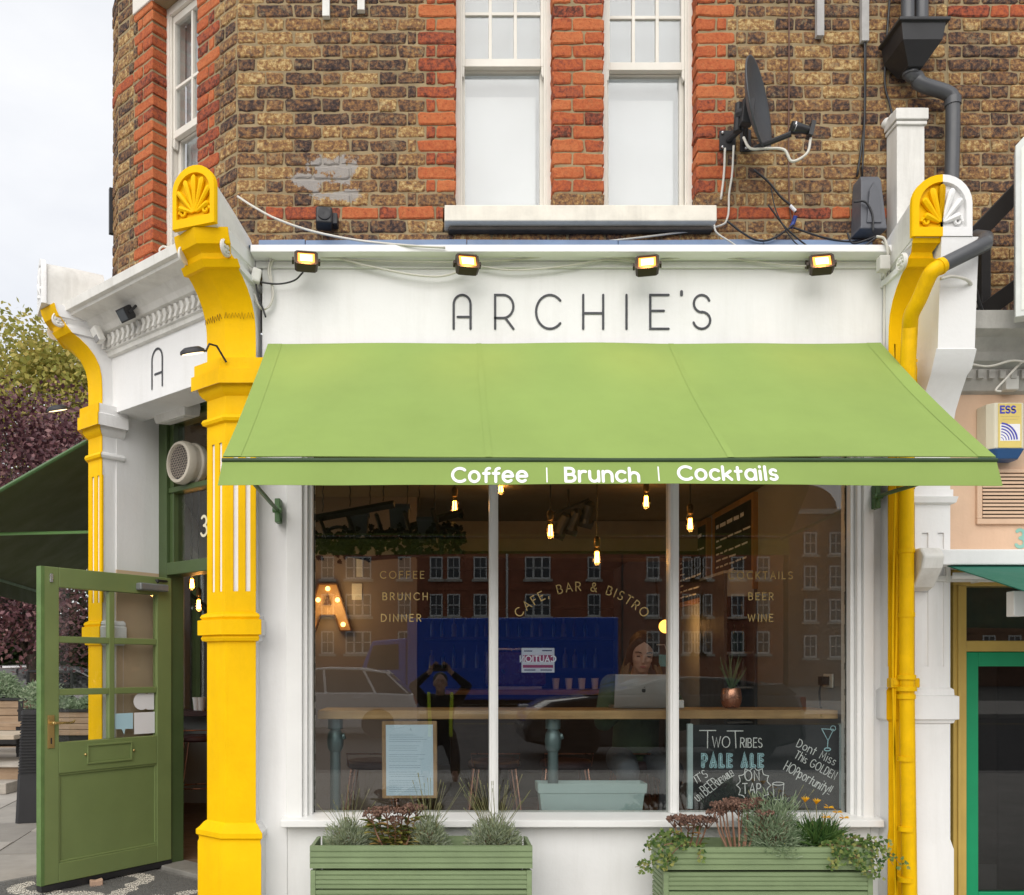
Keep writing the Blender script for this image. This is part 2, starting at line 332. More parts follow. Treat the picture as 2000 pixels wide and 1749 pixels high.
# ================================================================== stroke lettering
def arc(cx, cy, rx, ry, a0, a1, n=14):
    return [(cx+rx*math.cos(R(a0+(a1-a0)*i/n)), cy+ry*math.sin(R(a0+(a1-a0)*i/n))) for i in range(n+1)]
GL = {
 'A': (.72, [[(0,0),(.36,1),(.72,0)],[(.13,.34),(.59,.34)]]),
 'B': (.56, [[(0,0),(0,1),(.26,1)]+arc(.26,.76,.24,.24,90,-90)+[(0,.52)],[(0,.52),(.29,.52)]+arc(.29,.26,.27,.26,90,-90)+[(0,0)]]),
 'C': (.80, [arc(.47,.5,.47,.5,48,312,22)]),
 'D': (.70, [[(0,0),(0,1),(.22,1)]+arc(.22,.5,.48,.5,90,-90)+[(0,0)]]),
 'E': (.50, [[(.5,1),(0,1),(0,0),(.5,0)],[(0,.52),(.42,.52)]]),
 'F': (.48, [[(.48,1),(0,1),(0,0)],[(0,.52),(.4,.52)]]),
 'G': (.86, [arc(.47,.5,.47,.5,48,330,22)+[(.87,.44),(.52,.44)]]),
 'H': (.62, [[(0,0),(0,1)],[(.62,0),(.62,1)],[(0,.5),(.62,.5)]]),
 'I': (.02, [[(.01,0),(.01,1)]]),
 'K': (.56, [[(0,0),(0,1)],[(.54,1),(0,.42)],[(.16,.58),(.56,0)]]),
 'L': (.46, [[(0,1),(0,0),(.46,0)]]),
 'M': (.80, [[(0,0),(.08,1),(.4,.25),(.72,1),(.8,0)]]),
 'N': (.66, [[(0,0),(0,1),(.66,0),(.66,1)]]),
 'O': (.94, [arc(.47,.5,.47,.5,90,450,28)]),
 'P': (.54, [[(0,0),(0,1),(.26,1)]+arc(.26,.74,.27,.26,90,-90)+[(0,.48)]]),
 'R': (.56, [[(0,0),(0,1),(.26,1)]+arc(.26,.74,.27,.26,90,-90)+[(0,.48)],[(.26,.48),(.56,0)]]),
 'S': (.54, [arc(.28,.745,.25,.255,35,270,14)+arc(.27,.245,.27,.245,90,-145,14)]),
 'T': (.62, [[(0,1),(.62,1)],[(.31,1),(.31,0)]]),
 'U': (.62, [[(0,1),(0,.3)]+arc(.31,.31,.31,.31,180,360)+[(.62,1)]]),
 'V': (.68, [[(0,1),(.34,0),(.68,1)]]),
 'W': (1.0, [[(0,1),(.26,0),(.5,.9),(.74,0),(1,1)]]),
 'Y': (.62, [[(0,1),(.31,.5),(.62,1)],[(.31,.5),(.31,0)]]),
 '&': (.66, [[(.66,0),(.16,.66)]+arc(.3,.8,.17,.2,215,-30,12)+[(.1,.42)]+arc(.26,.23,.25,.23,150,300,8)+[(.62,.42)]]),
 ',': (.08, [[(.07,.06),(0,-.16)]]), '!': (.05, [[(.02,1),(.02,.3)],[(.02,.04),(.02,.0)]]), "'": (.06, [[(.03,1.08),(.02,.9)]]),
 '|': (.02, [[(.01,-.08),(.01,.98)]]), '3': (.5, [arc(.24,.75,.22,.24,140,-90,12),arc(.24,.26,.26,.26,90,-150,12)]),
 'a': (.60, [arc(.3,.33,.3,.33,0,360,18),[(.60,.66),(.60,0)]]), 'b': (.6, [[(0,1),(0,0)],arc(.3,.33,.3,.33,0,360,18)]),
 'c': (.52, [arc(.31,.33,.31,.33,48,312)]), 'd': (.6, [arc(.3,.33,.3,.33,0,360,18),[(.6,1),(.6,0)]]),
 'e': (.62, [[(.05,.34),(.58,.34)],arc(.31,.33,.31,.33,4,312,18)]),
 'f': (.34, [arc(.36,.78,.2,.22,80,180,8)+[(.16,0)],[(0,.62),(.36,.62)]]),
 'h': (.54, [[(0,1),(0,0)],[(0,.34)]+arc(.27,.36,.27,.3,180,0)+[(.54,0)]]), 'i': (.04, [[(.02,.66),(.02,0)],[(.02,.975),(.02,1.0)]]),
 'k': (.5, [[(0,1),(0,0)],[(.46,.66),(0,.24)],[(.15,.38),(.5,0)]]), 'l': (.04, [[(.02,1),(.02,0)]]),
 'n': (.54, [[(0,.66),(0,0)],[(0,.34)]+arc(.27,.36,.27,.3,180,0)+[(.54,0)]]), 'o': (.62, [arc(.31,.33,.31,.33,90,450,20)]),
 'p': (.6, [[(0,.66),(0,-.3)],arc(.3,.33,.3,.33,0,360,18)]), 'r': (.36, [[(0,.66),(0,0)],[(0,.34)]+arc(.27,.36,.27,.3,180,65,8)]),
 's': (.42, [arc(.21,.49,.19,.17,35,270,10)+arc(.2,.16,.21,.16,90,-145,10)]), 't': (.36, [[(.15,.94),(.15,0)],[(0,.64),(.36,.64)]]),
 'u': (.54, [[(0,.66),(0,.3)]+arc(.27,.3,.27,.3,180,360)+[(.54,.66)],[(.54,.3),(.54,0)]]), 'y': (.54, [[(0,.66),(.27,.02)],[(.54,.66),(.12,-.3)]]),
 'm': (.84, [[(0,.66),(0,0)],[(0,.36)]+arc(.21,.4,.21,.26,180,0,8)+[(.42,0)],[(.42,.36)]+arc(.63,.4,.21,.26,180,0,8)+[(.84,0)]]),
 ' ': (.34, []),
}
def ribbon(mb, pts, w, z=0.0, m=None, caps=True):
    """flat stroke in the local x,y plane at height z"""
    pts = [Vector((p[0], p[1])) for p in pts]
    q = [pts[0]]
    for p in pts[1:]:
        if (p-q[-1]).length > 1e-6: q.append(p)
    if len(q) < 2: return
    closed = (q[0]-q[-1]).length < 1e-5 and len(q) > 3
    Lp, Rp = [], []
    n = len(q)
    for i in range(n):
        if closed: a = q[i-1] if i > 0 else q[-2]; b = q[(i+1)] if i < n-1 else q[1]
        else: a = q[max(i-1, 0)]; b = q[min(i+1, n-1)]
        d1 = (q[i]-a).normalized() if (q[i]-a).length > 1e-9 else (b-q[i]).normalized()
        d2 = (b-q[i]).normalized() if (b-q[i]).length > 1e-9 else d1
        n1 = Vector((-d1.y, d1.x)); n2 = Vector((-d2.y, d2.x)); s = n1+n2
        if s.length < 1e-4: s = n1
        s.normalize(); k = min(1/max(s.dot(n1), .45), 2.0)
        Lp.append(q[i]+s*(w/2*k)); Rp.append(q[i]-s*(w/2*k))
    vs = [Vector((p.x, p.y, z)) for p in Lp]+[Vector((p.x, p.y, z)) for p in Rp]
    fs = [(i, i+1, n+i+1, n+i) for i in range(n-1)]
    if not closed and caps:
        for e, o_ in ((0, 1), (n-1, n-2)):
            d = (q[e]-q[o_]).normalized(); nn = Vector((-d.y, d.x)); b0 = len(vs); c = q[e]
            for j in range(7):
                a = -math.pi/2+math.pi*j/6
                p = c+d*(math.cos(a)*w/2)+nn*(math.sin(a)*w/2); vs.append(Vector((p.x, p.y, z)))
            fs.append(tuple(range(b0, b0+7)))
    if m is not None: vs = [m @ v for v in vs]
    mb.add(vs, fs)
def text(mb, s, m, h, w, gap=.28, xs=1.0, align='l', jit=0.0, xh=1.0):
    """stroke text; m: frame with x=reading direction, y=up, z=out of the surface"""
    tot = sum(GL[c][0]*xs+gap for c in s)-gap
    x = {'l': 0, 'c': -tot/2, 'r': -tot}[align]
    for c in s:
        g = GL[c]
        jr = random.uniform(-jit, jit); js = 1+random.uniform(-jit, jit)
        for k, st in enumerate(g[1]):
            ky = xh if (c.islower() and c not in 'bdfhiklt') else 1.0
            pts = [((x+p[0]*xs*js)*h+p[1]*h*jr, (p[1]*ky if ky == 1.0 or p[1] < .7 else p[1])*h*js) for p in st]
            ribbon(mb, pts, w, .0002*k, m)
        x += g[0]*xs+gap
    return tot*h
# ================================================================== corner building: upper brick walls
YB = .20                                   # front brick face
CT = Vector((-.763, .646, 0)).normalized() # canted wall runs this way from the front corner
NC = Vector((-CT.y, CT.x, 0)); NC = NC if NC.y < 0 else -NC   # its outward normal
OC = Vector((-1.133, YB, 0)); CLEN = 1.25
FT = Vector((-.167, .986, 0)).normalized(); NF = Vector((-FT.y, FT.x, 0))  # flank wall along the side street
B = Thing('corner_building', 'brown brick corner building with white and yellow painted cafe shopfront', 'building', (.6, .6, 0))
ZB0, ZB1 = 3.79, 5.78
CH = .075
FR_FRONT = frame(OC, (1,0,0), (0,1,0), (0,0,1))
LC = OC+CT*CLEN
FR_CANT = frame(LC, -CT, -NC, (0,0,1))
def brick_mesh(Lx, H, D, seed):
    rnd = random.Random(seed); mb = MB(); j = lambda a: rnd.uniform(-a, a)
    base = [(.0,.08),(.06,0),(.4,0),(.72,0),(.95,0),(1,.1),(1,.9),(.93,1),(.6,1),(.25,1),(.05,1),(0,.88)]
    o = [(p[0]*Lx+j(.0045), p[1]*H+j(.0048)) for p in base]
    cx, cz = Lx/2, H/2
    r0 = [(x, D, z) for x, z in o]; r1 = [(x, .0045+j(.0015), z) for x, z in o]
    r2 = [(cx+(x-cx)*(1-.011/Lx)+j(.001), j(.0012), cz+(z-cz)*(1-.013/H)) for x, z in o]
    mb.loft([r0, r1, r2], True, False, True)
    return mb
BRICKS = {}
for kind, mt in (('s', STOCK), ('r', REDB)):
    for nm, Lx in (('l', .2125), ('h', .101)):
        for dp, D in (('n', .045), ('d', .16)):
            for i in range(7):
                me = brick_mesh(Lx, .0645, D, hash((nm, i)) % 1000+i).mesh('brick'); fix_normals(me); me.materials.append(mt)
                BRICKS[kind+nm+dp+str(i)] = (me, Lx)
def lay(fr, x0, x1, z0, z1, holes, zone, phase=0.0, seed=1):
    """Flemish bond; yields (matrix, kind, key)"""
    rnd = random.Random(seed); res = []
    k = 0; z = z0
    while z < z1-.03:
        zc = z+CH/2
        cuts = [(x0, x1)]
        fixed = (zone(0, 0, zc, k, 'fixed') or []) if zone else []
        hs = [h for h in holes]+[(a, b, zc-.01, zc+.01) for a, b in fixed]
        for (a, b, c, d) in hs:
            if c < zc < d:
                nc = []
                for (p, q) in cuts:
                    if b <= p or a >= q: nc.append((p, q)); continue
                    if a > p: nc.append((p, a))
                    if b < q: nc.append((b, q))
                cuts = nc
        for (p, q) in cuts+fixed:
            # snap pattern to the wall start so courses stay bonded
            unit = .315
            s = x0-(.105/2+.105 if k % 2 else 0)-phase
            pos = s; pieces = []
            while pos < q:
                for ln in (.210, .105):
                    a, b = max(pos, p), min(pos+ln, q)
                    if b-a > .012: pieces.append([a, b])
                    pos += ln
            # merge slivers
            out = []
            for a, b in pieces:
                if b-a < .055 and out and out[-1][1]-out[-1][0] < .19: out[-1][1] = b
                else: out.append([a, b])
            if len(out) > 1 and out[0][1]-out[0][0] < .05: out[1][0] = out[0][0]; out.pop(0)
            if (p, q) in fixed: out = [[p, q]]
            # split long
            for a, b in out:
                segs = [(a, b)] if b-a < .285 else [(a, (a+b)/2), ((a+b)/2, b)]
                zsplit = zone(a, b, zc, k, 'split') if zone else None
                if zsplit is not None:
                    ns = []
                    for (u, v) in segs:
                        if u+.03 < zsplit < v-.03: ns += [(u, zsplit), (zsplit, v)]
                        else: ns.append((u, v))
                    segs = ns
                for (u, v) in segs:
                    kd = zone((u+v)/2, None, zc, k, 'kind') if zone else 's'
                    edge = any(c < zc < d and (abs(u-bb) < .02 or abs(v-aa) < .02) for (aa, bb, c, d) in holes)
                    us, vs_ = u+.00525, v-.00525
                    for (aa, bb, c, d) in holes:
                        if c < zc < d and abs(u-bb) < .02: us = u-.004
                        if c < zc < d and abs(v-aa) < .02: vs_ = v+.004
                    ln = vs_-us
                    if ln < .012: continue
                    nm = 'l' if ln > .155 else 'h'
                    key = kd+nm+('d' if edge else 'n')+str(rnd.randrange(7))
                    me, Lx = BRICKS[key]
                    m = fr @ Matrix.Translation((us, rnd.uniform(-.003, .003)-(.001 if kd == 'r' else 0), z+.005+rnd.uniform(-.0012, .0012))) @ Matrix.Rotation(rnd.uniform(-.006, .006), 4, 'Y') @ Matrix.Diagonal((ln/Lx, 1, 1+rnd.uniform(-.03, .02), 1))
                    res.append((m, kd, key))
        z += CH; k += 1
    return res
def proj(p):
    d = p.y+D0
    return VX+p.x*F/d, VY-(p.z-ZC)*F/d, d
def place_bricks(lists, loc, cap=300):
    """lists: [(parent wall object, [bricks])] -> the largest in view become objects, the rest one mesh per wall and colour"""
    allb = []
    for par, bs in lists:
        for m, kd, key in bs:
            me, Lx = BRICKS[key]; c = m @ Vector((Lx/2, 0, .032)); a = m @ Vector((0,0,0)); b = m @ Vector((Lx,0,0))
            x, y, d = proj(c); vis = -15 < x < 2015 and -15 < y < 560
            ar = abs(proj(a)[0]-proj(b)[0])/d if vis else 0
            allb.append((ar, par, m, kd, key))
    for kd in ('s', 'r'):
        bs = sorted([b for b in allb if b[3] == kd], key=lambda b: -b[0])
        rest = {}
        for i, (ar, par, m, k_, key) in enumerate(bs):
            if i < cap and ar > 0:
                o = bpy.data.objects.new('brick' if kd == 's' else 'red_brick', BRICKS[key][0]); COL.objects.link(o)
                o.parent = par; o.matrix_local = Matrix.Translation(-loc) @ m
            else: rest.setdefault(par, []).append((m, key))
        for par, rs in rest.items():
            mb = MB()
            for m, key in rs:
                me = BRICKS[key][0]
                mb.add([m @ v.co for v in me.vertices], [tuple(p.vertices) for p in me.polygons])
            put('brick' if kd == 's' else 'red_brick', mb, STOCK if kd == 's' else REDB, par, loc, kind='stuff')
def wall_boxes(mb, fr, x0, x1, z0, z1, holes, t0, t1):
    xs = sorted({x0, x1}|{min(max(h[0], x0), x1) for h in holes}|{min(max(h[1], x0), x1) for h in holes})
    zs = sorted({z0, z1}|{min(max(h[2], z0), z1) for h in holes}|{min(max(h[3], z0), z1) for h in holes})
    for i in range(len(xs)-1):
        for j in range(len(zs)-1):
            cx, cz = (xs[i]+xs[i+1])/2, (zs[j]+zs[j+1])/2
            if any(h[0] < cx < h[1] and h[2] < cz < h[3] for h in holes): continue
            mb.box(xs[i], xs[i+1], t0, t1, zs[j], zs[j+1], fr)
ux = lambda px: PX(px, YB)+1.133
W1 = (ux(889), ux(1081)); W2 = (ux(1178), ux(1362)); ZS, ZT = 4.008, 5.56
PARTY = 2.82+1.133
H_F = [(W1[0], W1[1], ZS-.1, ZT), (W2[0], W2[1], ZS-.1, ZT), (W1[0]-.07, W2[1]+.09, 3.87, ZS)]
def jamb(k, e, sgn):
    """toothed red quoin beside an opening edge e; sgn = side the quoin lies on"""
    if k % 2: seg = [(0, .212)]
    else: seg = [(0, .107), (.107, .165)]
    return [tuple(sorted((e+sgn*a, e+sgn*b))) for a, b in seg]
def zone_f(a, b, z, k, mode):
    if mode == 'split': return None
    if mode == 'fixed':
        if z < 4.0: return []
        m_ = W1[1]+(.172 if k % 2 else .104)
        return jamb(k, W1[0], -1)+jamb(k, W2[1], 1)+[(W1[1], m_), (m_, W2[0])]
    l0, r1 = W1[0]-(.212 if k % 2 else .165), W2[1]+(.212 if k % 2 else .165)
    if 3.94 < z < 4.015 and not (W1[0]-.08 < a < W2[1]+.1): return 'r' if a > .2 else 's'
    if z > 4.0 and l0 < a < r1: return 's' if ZS < z < ZS+.07 else 'r'
    return 's'
mb = MB(); wall_boxes(mb, FR_FRONT, 0, PARTY, ZB0-.15, ZB1, [(h[0]-.006, h[1]+.006, h[2], h[3]) if i < 2 else h for i, h in enumerate(H_F)], .006, .24)
fw = B.part('front_wall', mb, MORTAR)
TW = (CLEN-.845, CLEN-.372)
H_C = [(TW[0], TW[1], 3.80, 5.56)]
def zone_c(a, b, z, k, mode):
    if mode == 'split': return None
    if mode == 'fixed': return jamb(k, TW[0], -1)+jamb(k, TW[1], 1) if 3.80 < z < 5.555 else []
    l0, r1 = TW[0]-(.212 if k % 2 else .165), TW[1]+(.212 if k % 2 else .165)
    if 5.11 < z < 5.19 and a < .25: return 'r'
    return 'r' if l0 < a < r1 else 's'
ZC0 = 3.64
mb = MB(); wall_boxes(mb, FR_CANT, 0, CLEN, ZC0-.02, ZB1, [(TW[0]-.006, TW[1]+.006, 3.80, 5.56)], .006, .24)
cw = B.part('canted_wall', mb, MORTAR)
# flank wall along the side street, with a narrow brick pier at its corner
PF = LC+Vector((-.5, .866, 0))*.17
FR_PIER = frame(PF, -(PF-LC).normalized(), Vector((.866, .5, 0)), (0,0,1))
mb = MB(); mb.box(0, .17, .006, .2, ZC0-.02, ZB1, FR_PIER)
FL0 = PF; FR_FLANK = frame(FL0+FT*7.5, -FT, -NF, (0,0,1))
mb.box(0, 7.5, .01, .24, ZC0-.05, ZB1, FR_FLANK)
kw = B.part('flank_wall', mb, MORTAR)
bl_f = lay(FR_FRONT, 0, PARTY, ZB0, ZB1, H_F, zone_f, .05, 3)
bl_c = lay(FR_CANT, 0, CLEN, ZB0-2*CH, ZB1, [(TW[0], TW[1], 3.80, 5.56), (TW[0]-.2, TW[1]+.03, 5.555, 5.8)], zone_c, .02, 5)
bl_p = lay(FR_PIER, 0, .17, ZB0-2*CH, ZB1, [], lambda a, b, z, k, mode: None if mode != 'kind' else ('r' if 5.11 < z < 5.19 else 's'), .1, 8)
place_bricks([(fw, bl_f), (cw, bl_c), (kw, bl_p)], B.loc)
# ------------------------------------------------------------------ sash windows
BLIND = mat('white_roller_blind', (.50,.52,.535), .8, var=.08, vs=2, bump=0, streak=.05, sc=(.6,.6,.58))
DARKROOM = mat('dim_room', (.25,.25,.24), .9, var=.1)
def sash(fr, x0, x1, z0, z1, zm, cols, zbar, rec=.09, blind=True, nm='sash_window'):
    mb = MB(fr); fw_ = .030
    for a, b, c, d in ((x0, x0+fw_, z0, z1), (x1-fw_, x1, z0, z1), (x0+fw_, x1-fw_, z1-.05, z1), (x0+fw_, x1-fw_, z0, z0+.03)):
        mb.box(a, b, rec, rec+.12, c, d)
    for a, b in ((x0+fw_, x0+fw_+.012), (x1-fw_-.012, x1-fw_)): mb.box(a, b, rec+.008, rec+.02, z0+.03, z1-.05)
    fo = B.part(nm, mb, SASHW, bevel=.003)
    a, b = x0+fw_+.003, x1-fw_-.003
    # upper sash (outer)
    us = MB(fr); st = .026; y0, y1 = rec+.022, rec+.058
    zt = z1-.052
    for q in ((a, a+st, zm, zt), (b-st, b, zm, zt), (a+st, b-st, zt-.045, zt), (a+st, b-st, zm, zm+.045)): us.box(q[0], q[1], y0, y1, q[2], q[3])
    for s, e in ((a, a+st), (b-st, b)):   # horns
        us.prism([(s+.004, zm), (s+.004, zm-.04), (s+.014, zm-.062), (e-.008, zm-.058), (e-.004, zm-.03), (e-.004, zm)], y0, y1-.004)
    us_o = B.sub(fo, 'upper_sash', us, SASHW, bevel=.003)
    xs = [lerp(a+st, b-st, i/cols) for i in range(cols+1)]; zs = [zm+.045]+zbar+[zt-.045]
    gb = MB(fr)
    for x in xs[1:-1]: gb.box(x-.009, x+.009, y0+.004, y1-.006, zs[0], zs[-1])
    for z in zbar: gb.box(a+st, b-st, y0+.007, y1-.009, z-.009, z+.009)
    B.sub(fo, 'glazing_bars', gb, SASHW, bevel=.002)
    for i in range(cols):
        for j in range(len(zs)-1):
            g = MB(fr); g.box(xs[i], xs[i+1], y0+.018, y0+.021, zs[j], zs[j+1]); B.sub(fo, 'pane', g, GLASSU)
    # lower sash (inner)
    ls = MB(fr); y2, y3 = rec+.062, rec+.1
    for q in ((a, a+st, z0+.03, zm+.03), (b-st, b, z0+.03, zm+.03), (a+st, b-st, z0+.03, z0+.085), (a+st, b-st, zm-.004, zm+.03)): ls.box(q[0], q[1], y2, y3, q[2], q[3])
    B.sub(fo, 'lower_sash', ls, SASHW, bevel=.003)
    g = MB(fr); g.box(a+st, b-st, y2+.016, y2+.019, z0+.085, zm-.004); B.sub(fo, 'pane', g, GLASSU)
    g = MB(fr)
    if blind:
        g.box(x0+.02, x1-.075, rec+.14, rec+.143, z0+.02, zm-.10); g.box(x0+.02, x1-.075, rec+.134, rec+.149, z0+.02, z0+.04); B.sub(fo, 'blind', g, BLIND)
        g = MB(fr); g.box(x0+.02, x1-.02, rec+.17, rec+.175, z0, z1); B.sub(fo, 'net_curtain', g, mat('dim_room_grey', (.40,.43,.45), .9, var=.12, vs=3, bump=0))  # grey sheet added behind the blind to stand for the dim room
    else:
        g.box(x0, x1, rec+.5, rec+.52, z0-.2, z1+.2); B.sub(fo, 'room_wall', g, DARKROOM)
        g = MB(fr)
        for i in range(9): g.tube([(lerp(x0+.03, x1-.03, i/8), rec+.16+.012*(i % 2), z0), (lerp(x0+.03, x1-.03, i/8), rec+.16+.012*(i % 2), z1)], .03, 7)
        B.sub(fo, 'curtain', g, BLIND, smooth=True)
ZM = 4.865
sash(FR_FRONT, W1[0], W1[1], ZS, ZT, ZM, 3, [5.17])
sash(FR_FRONT, W2[0], W2[1], ZS, ZT, ZM-.02, 3, [5.15])
sash(FR_CANT, TW[0], TW[1], 3.82, ZT, ZM-.12, 2, [5.06], rec=.10, blind=False)
STONE = mat('painted_stone_sill', (.76,.72,.62), .7, var=.1, vs=8, bump=.35, bs=45, streak=.35, sc=(.3,.27,.22), chip=.2)
mb = MB(FR_FRONT); mb.prism([(0,0),(0,0)], 0, 0) if False else None
sx0, sx1 = ux(868), ux(1392)
mb.loft([[(sx0, .28, ZS), (sx0, -.075, ZS-.025), (sx0, -.08, ZS-.115), (sx0, -.03, ZS-.125), (sx0, .2, ZS-.13)], [(sx1, .28, ZS), (sx1, -.075, ZS-.025), (sx1, -.08, ZS-.115), (sx1, -.03, ZS-.125), (sx1, .2, ZS-.13)]])
B.part('window_sill', mb, STONE, bevel=.006)
mb = MB(FR_FRONT); mb.box(sx0+.02, sx1-.01, -.05, .1, ZS-.15, ZS-.131); B.part('sill_bed', mb, mat('dark_render', (.055,.047,.04), .9, var=.3, vs=8, bump=.6), bevel=.008)  # thin near-black strip under the sill
mb = MB(FR_CANT); mb.box(TW[0]-.205, TW[1]+.035, -.012, .2, 5.562, 5.80); B.part('lintel', mb, mat('lintel_stone', (.72,.68,.62), .7, var=.05, bump=.2), bevel=.006)
mb = MB(FR_FRONT)
for w in (W1, W2): mb.box(w[0]-.1, w[1]+.1, -.012, .2, 5.562, 5.80)
B.part('lintel', mb, MATS['lintel_stone'], bevel=.006)
mb = MB(FR_CANT); mb.box(TW[0]-.03, TW[1]+.03, -.06, .2, 3.74, 3.82); B.part('window_sill', mb, STONE, bevel=.006)
# parapet above, roof
mb = MB(); mb.box(-1.1, 2.82-.002, .21, 7, 5.79, 5.9); mb.box(-1.9, -1.1, 1.3, 7, 5.79, 5.9); B.part('roof', mb, GREYP)
# dark slate corner guard on the flank
mb = MB(); mb.box(-.02, .015, -.02, .1, 4.32, 4.62, FR_PIER); B.part('wall_guard', mb, IRON)
# ================================================================== ground floor of the corner building
def off_poly(pts, o):
    res = []; n = len(pts)
    for i in range(n):
        a = pts[i]-pts[i-1] if i > 0 else pts[1]-pts[0]; b = pts[i+1]-pts[i] if i < n-1 else a
        a = a.normalized(); b = b.normalized()
        n1 = Vector((-a.y, a.x)); n2 = Vector((-b.y, b.x)); s = (n1+n2).normalized()
        res.append(pts[i]+s*(o/max(.35, s.dot(n1))))
    return res
V2 = lambda v: Vector((v[0], v[1]))
SHAFT = [(0,.035),(.52,.035),(.535,.03),(.55,.031),(.56,.042),(.585,.042),(.6,.028),(.625,.012),(.635,0),(1.585,0),(1.59,.018),(1.605,.024),(1.618,.018),(1.622,.036),(1.70,.036),(1.704,.02),(1.716,.027),(1.73,.02),(1.74,0)]
NECK = [(2.70,0),(2.735,0),(2.742,.016),(2.757,.022),(2.772,.016),(2.778,0),(2.875,0),(2.89,.018),(2.91,.03),(2.935,.036),(2.955,.052),(2.925,.06),(3.0,.06),(3.004,.048),(3.06,.048)]
CONS = [(3.062,0,0),(3.15,0,0),(3.24,0,.004),(3.30,0,.016),(3.36,0,.045),(3.41,0,.085),(3.45,0,.13),(3.472,0,.165),(3.474,.014,.17),(3.505,.014,.195),(3.508,0,.2),(3.535,-.012,.22),(3.56,.0,.24),(3.563,.006,.245),(3.60,.006,.262),(3.634,.006,.27)]
def ring3(poly, z): return [Vector((p.x, p.y, z)) for p in poly]
def pil_rings(base, levels, bis, grow=0.0, ends=True):
    """base: right back, right front, ..., left front, left back; levels (z, offset[, displacement])"""
    out = []
    for lv in levels:
        z, o = lv[0], lv[1]+grow; d = lv[2] if len(lv) > 2 else 0
        q = off_poly(base, o); q = [q[0]]+[p+V2(bis)*d for p in q[1:-1]]+[q[-1]]
        if not ends:
            a, b = q[1], q[-2]; da = (q[0]-q[1]).normalized(); db = (q[-1]-q[-2]).normalized()
            q = [a+da*.006]+q[1:-1]+[b+db*.006]
        out.append(ring3(q, z))
    return out
def pilaster(name, base, bis, label, white_all=False, flutes=((.18,.34),(.58,.74)), shaft=SHAFT, neck=NECK, cons=CONS, top=True, face=None, tablet=True, twidth=.25, tcol=None, zshift=0, body=None):
    face = face or YEL
    zf0, zf1 = shaft[-1][0]+.11, neck[0][0]-.065
    mb = MB(); mb.loft(pil_rings(base, shaft, bis, -.004)+pil_rings(base, [(zf0, -.008), (zf1, -.008)], bis)+pil_rings(base, neck, bis, -.004), True, True, True)
    po = B.part(name, mb, WHITE, bevel=.002, smooth=True, angle=25)
    sk = MB()
    sk.loft(pil_rings(base, shaft+[(zf0, 0)], bis, 0, False), False, False, False)
    sk.loft(pil_rings(base, [(zf1, 0)]+neck, bis, 0, False), False, False, False)
    # fluted stretch: painted fillets between the white channels
    q = off_poly(base, 0)
    for i in range(1, len(q)-2):
        a, b = q[i], q[i+1]; d = b-a; nn = Vector((-d.y, d.x)).normalized()
        edges = [0]+[e for f in flutes for e in f]+[1]
        for k in range(0, len(edges), 2):
            s, e = a+d*edges[k], a+d*edges[k+1]
            rg = lambda z: [Vector((p.x, p.y, z)) for p in (s-nn*.012, s, e, e-nn*.012)]
            sk.loft([rg(zf0), rg(zf1)], True, True, True)
    B.sub(po, 'painted_face', sk, face, smooth=True, angle=25)
    # console bracket
    cb = MB(); cb.loft(pil_rings(base, cons, bis, -.005), True, True, True); co = B.sub(po, 'console', cb, body or WHITE, smooth=True, angle=30)
    cs = MB(); cs.loft(pil_rings(base, cons, bis, 0, False), False, False, False)
    B.sub(po, 'console_face', cs, face, smooth=True, angle=24)
    return po
def arch_pts(w, h, n=14):
    r = w/2; return [(-r, 0), (r, 0)]+[(r*math.cos(math.pi*i/n), h-r*.92+r*.92*math.sin(math.pi*i/n)) for i in range(n+1)]
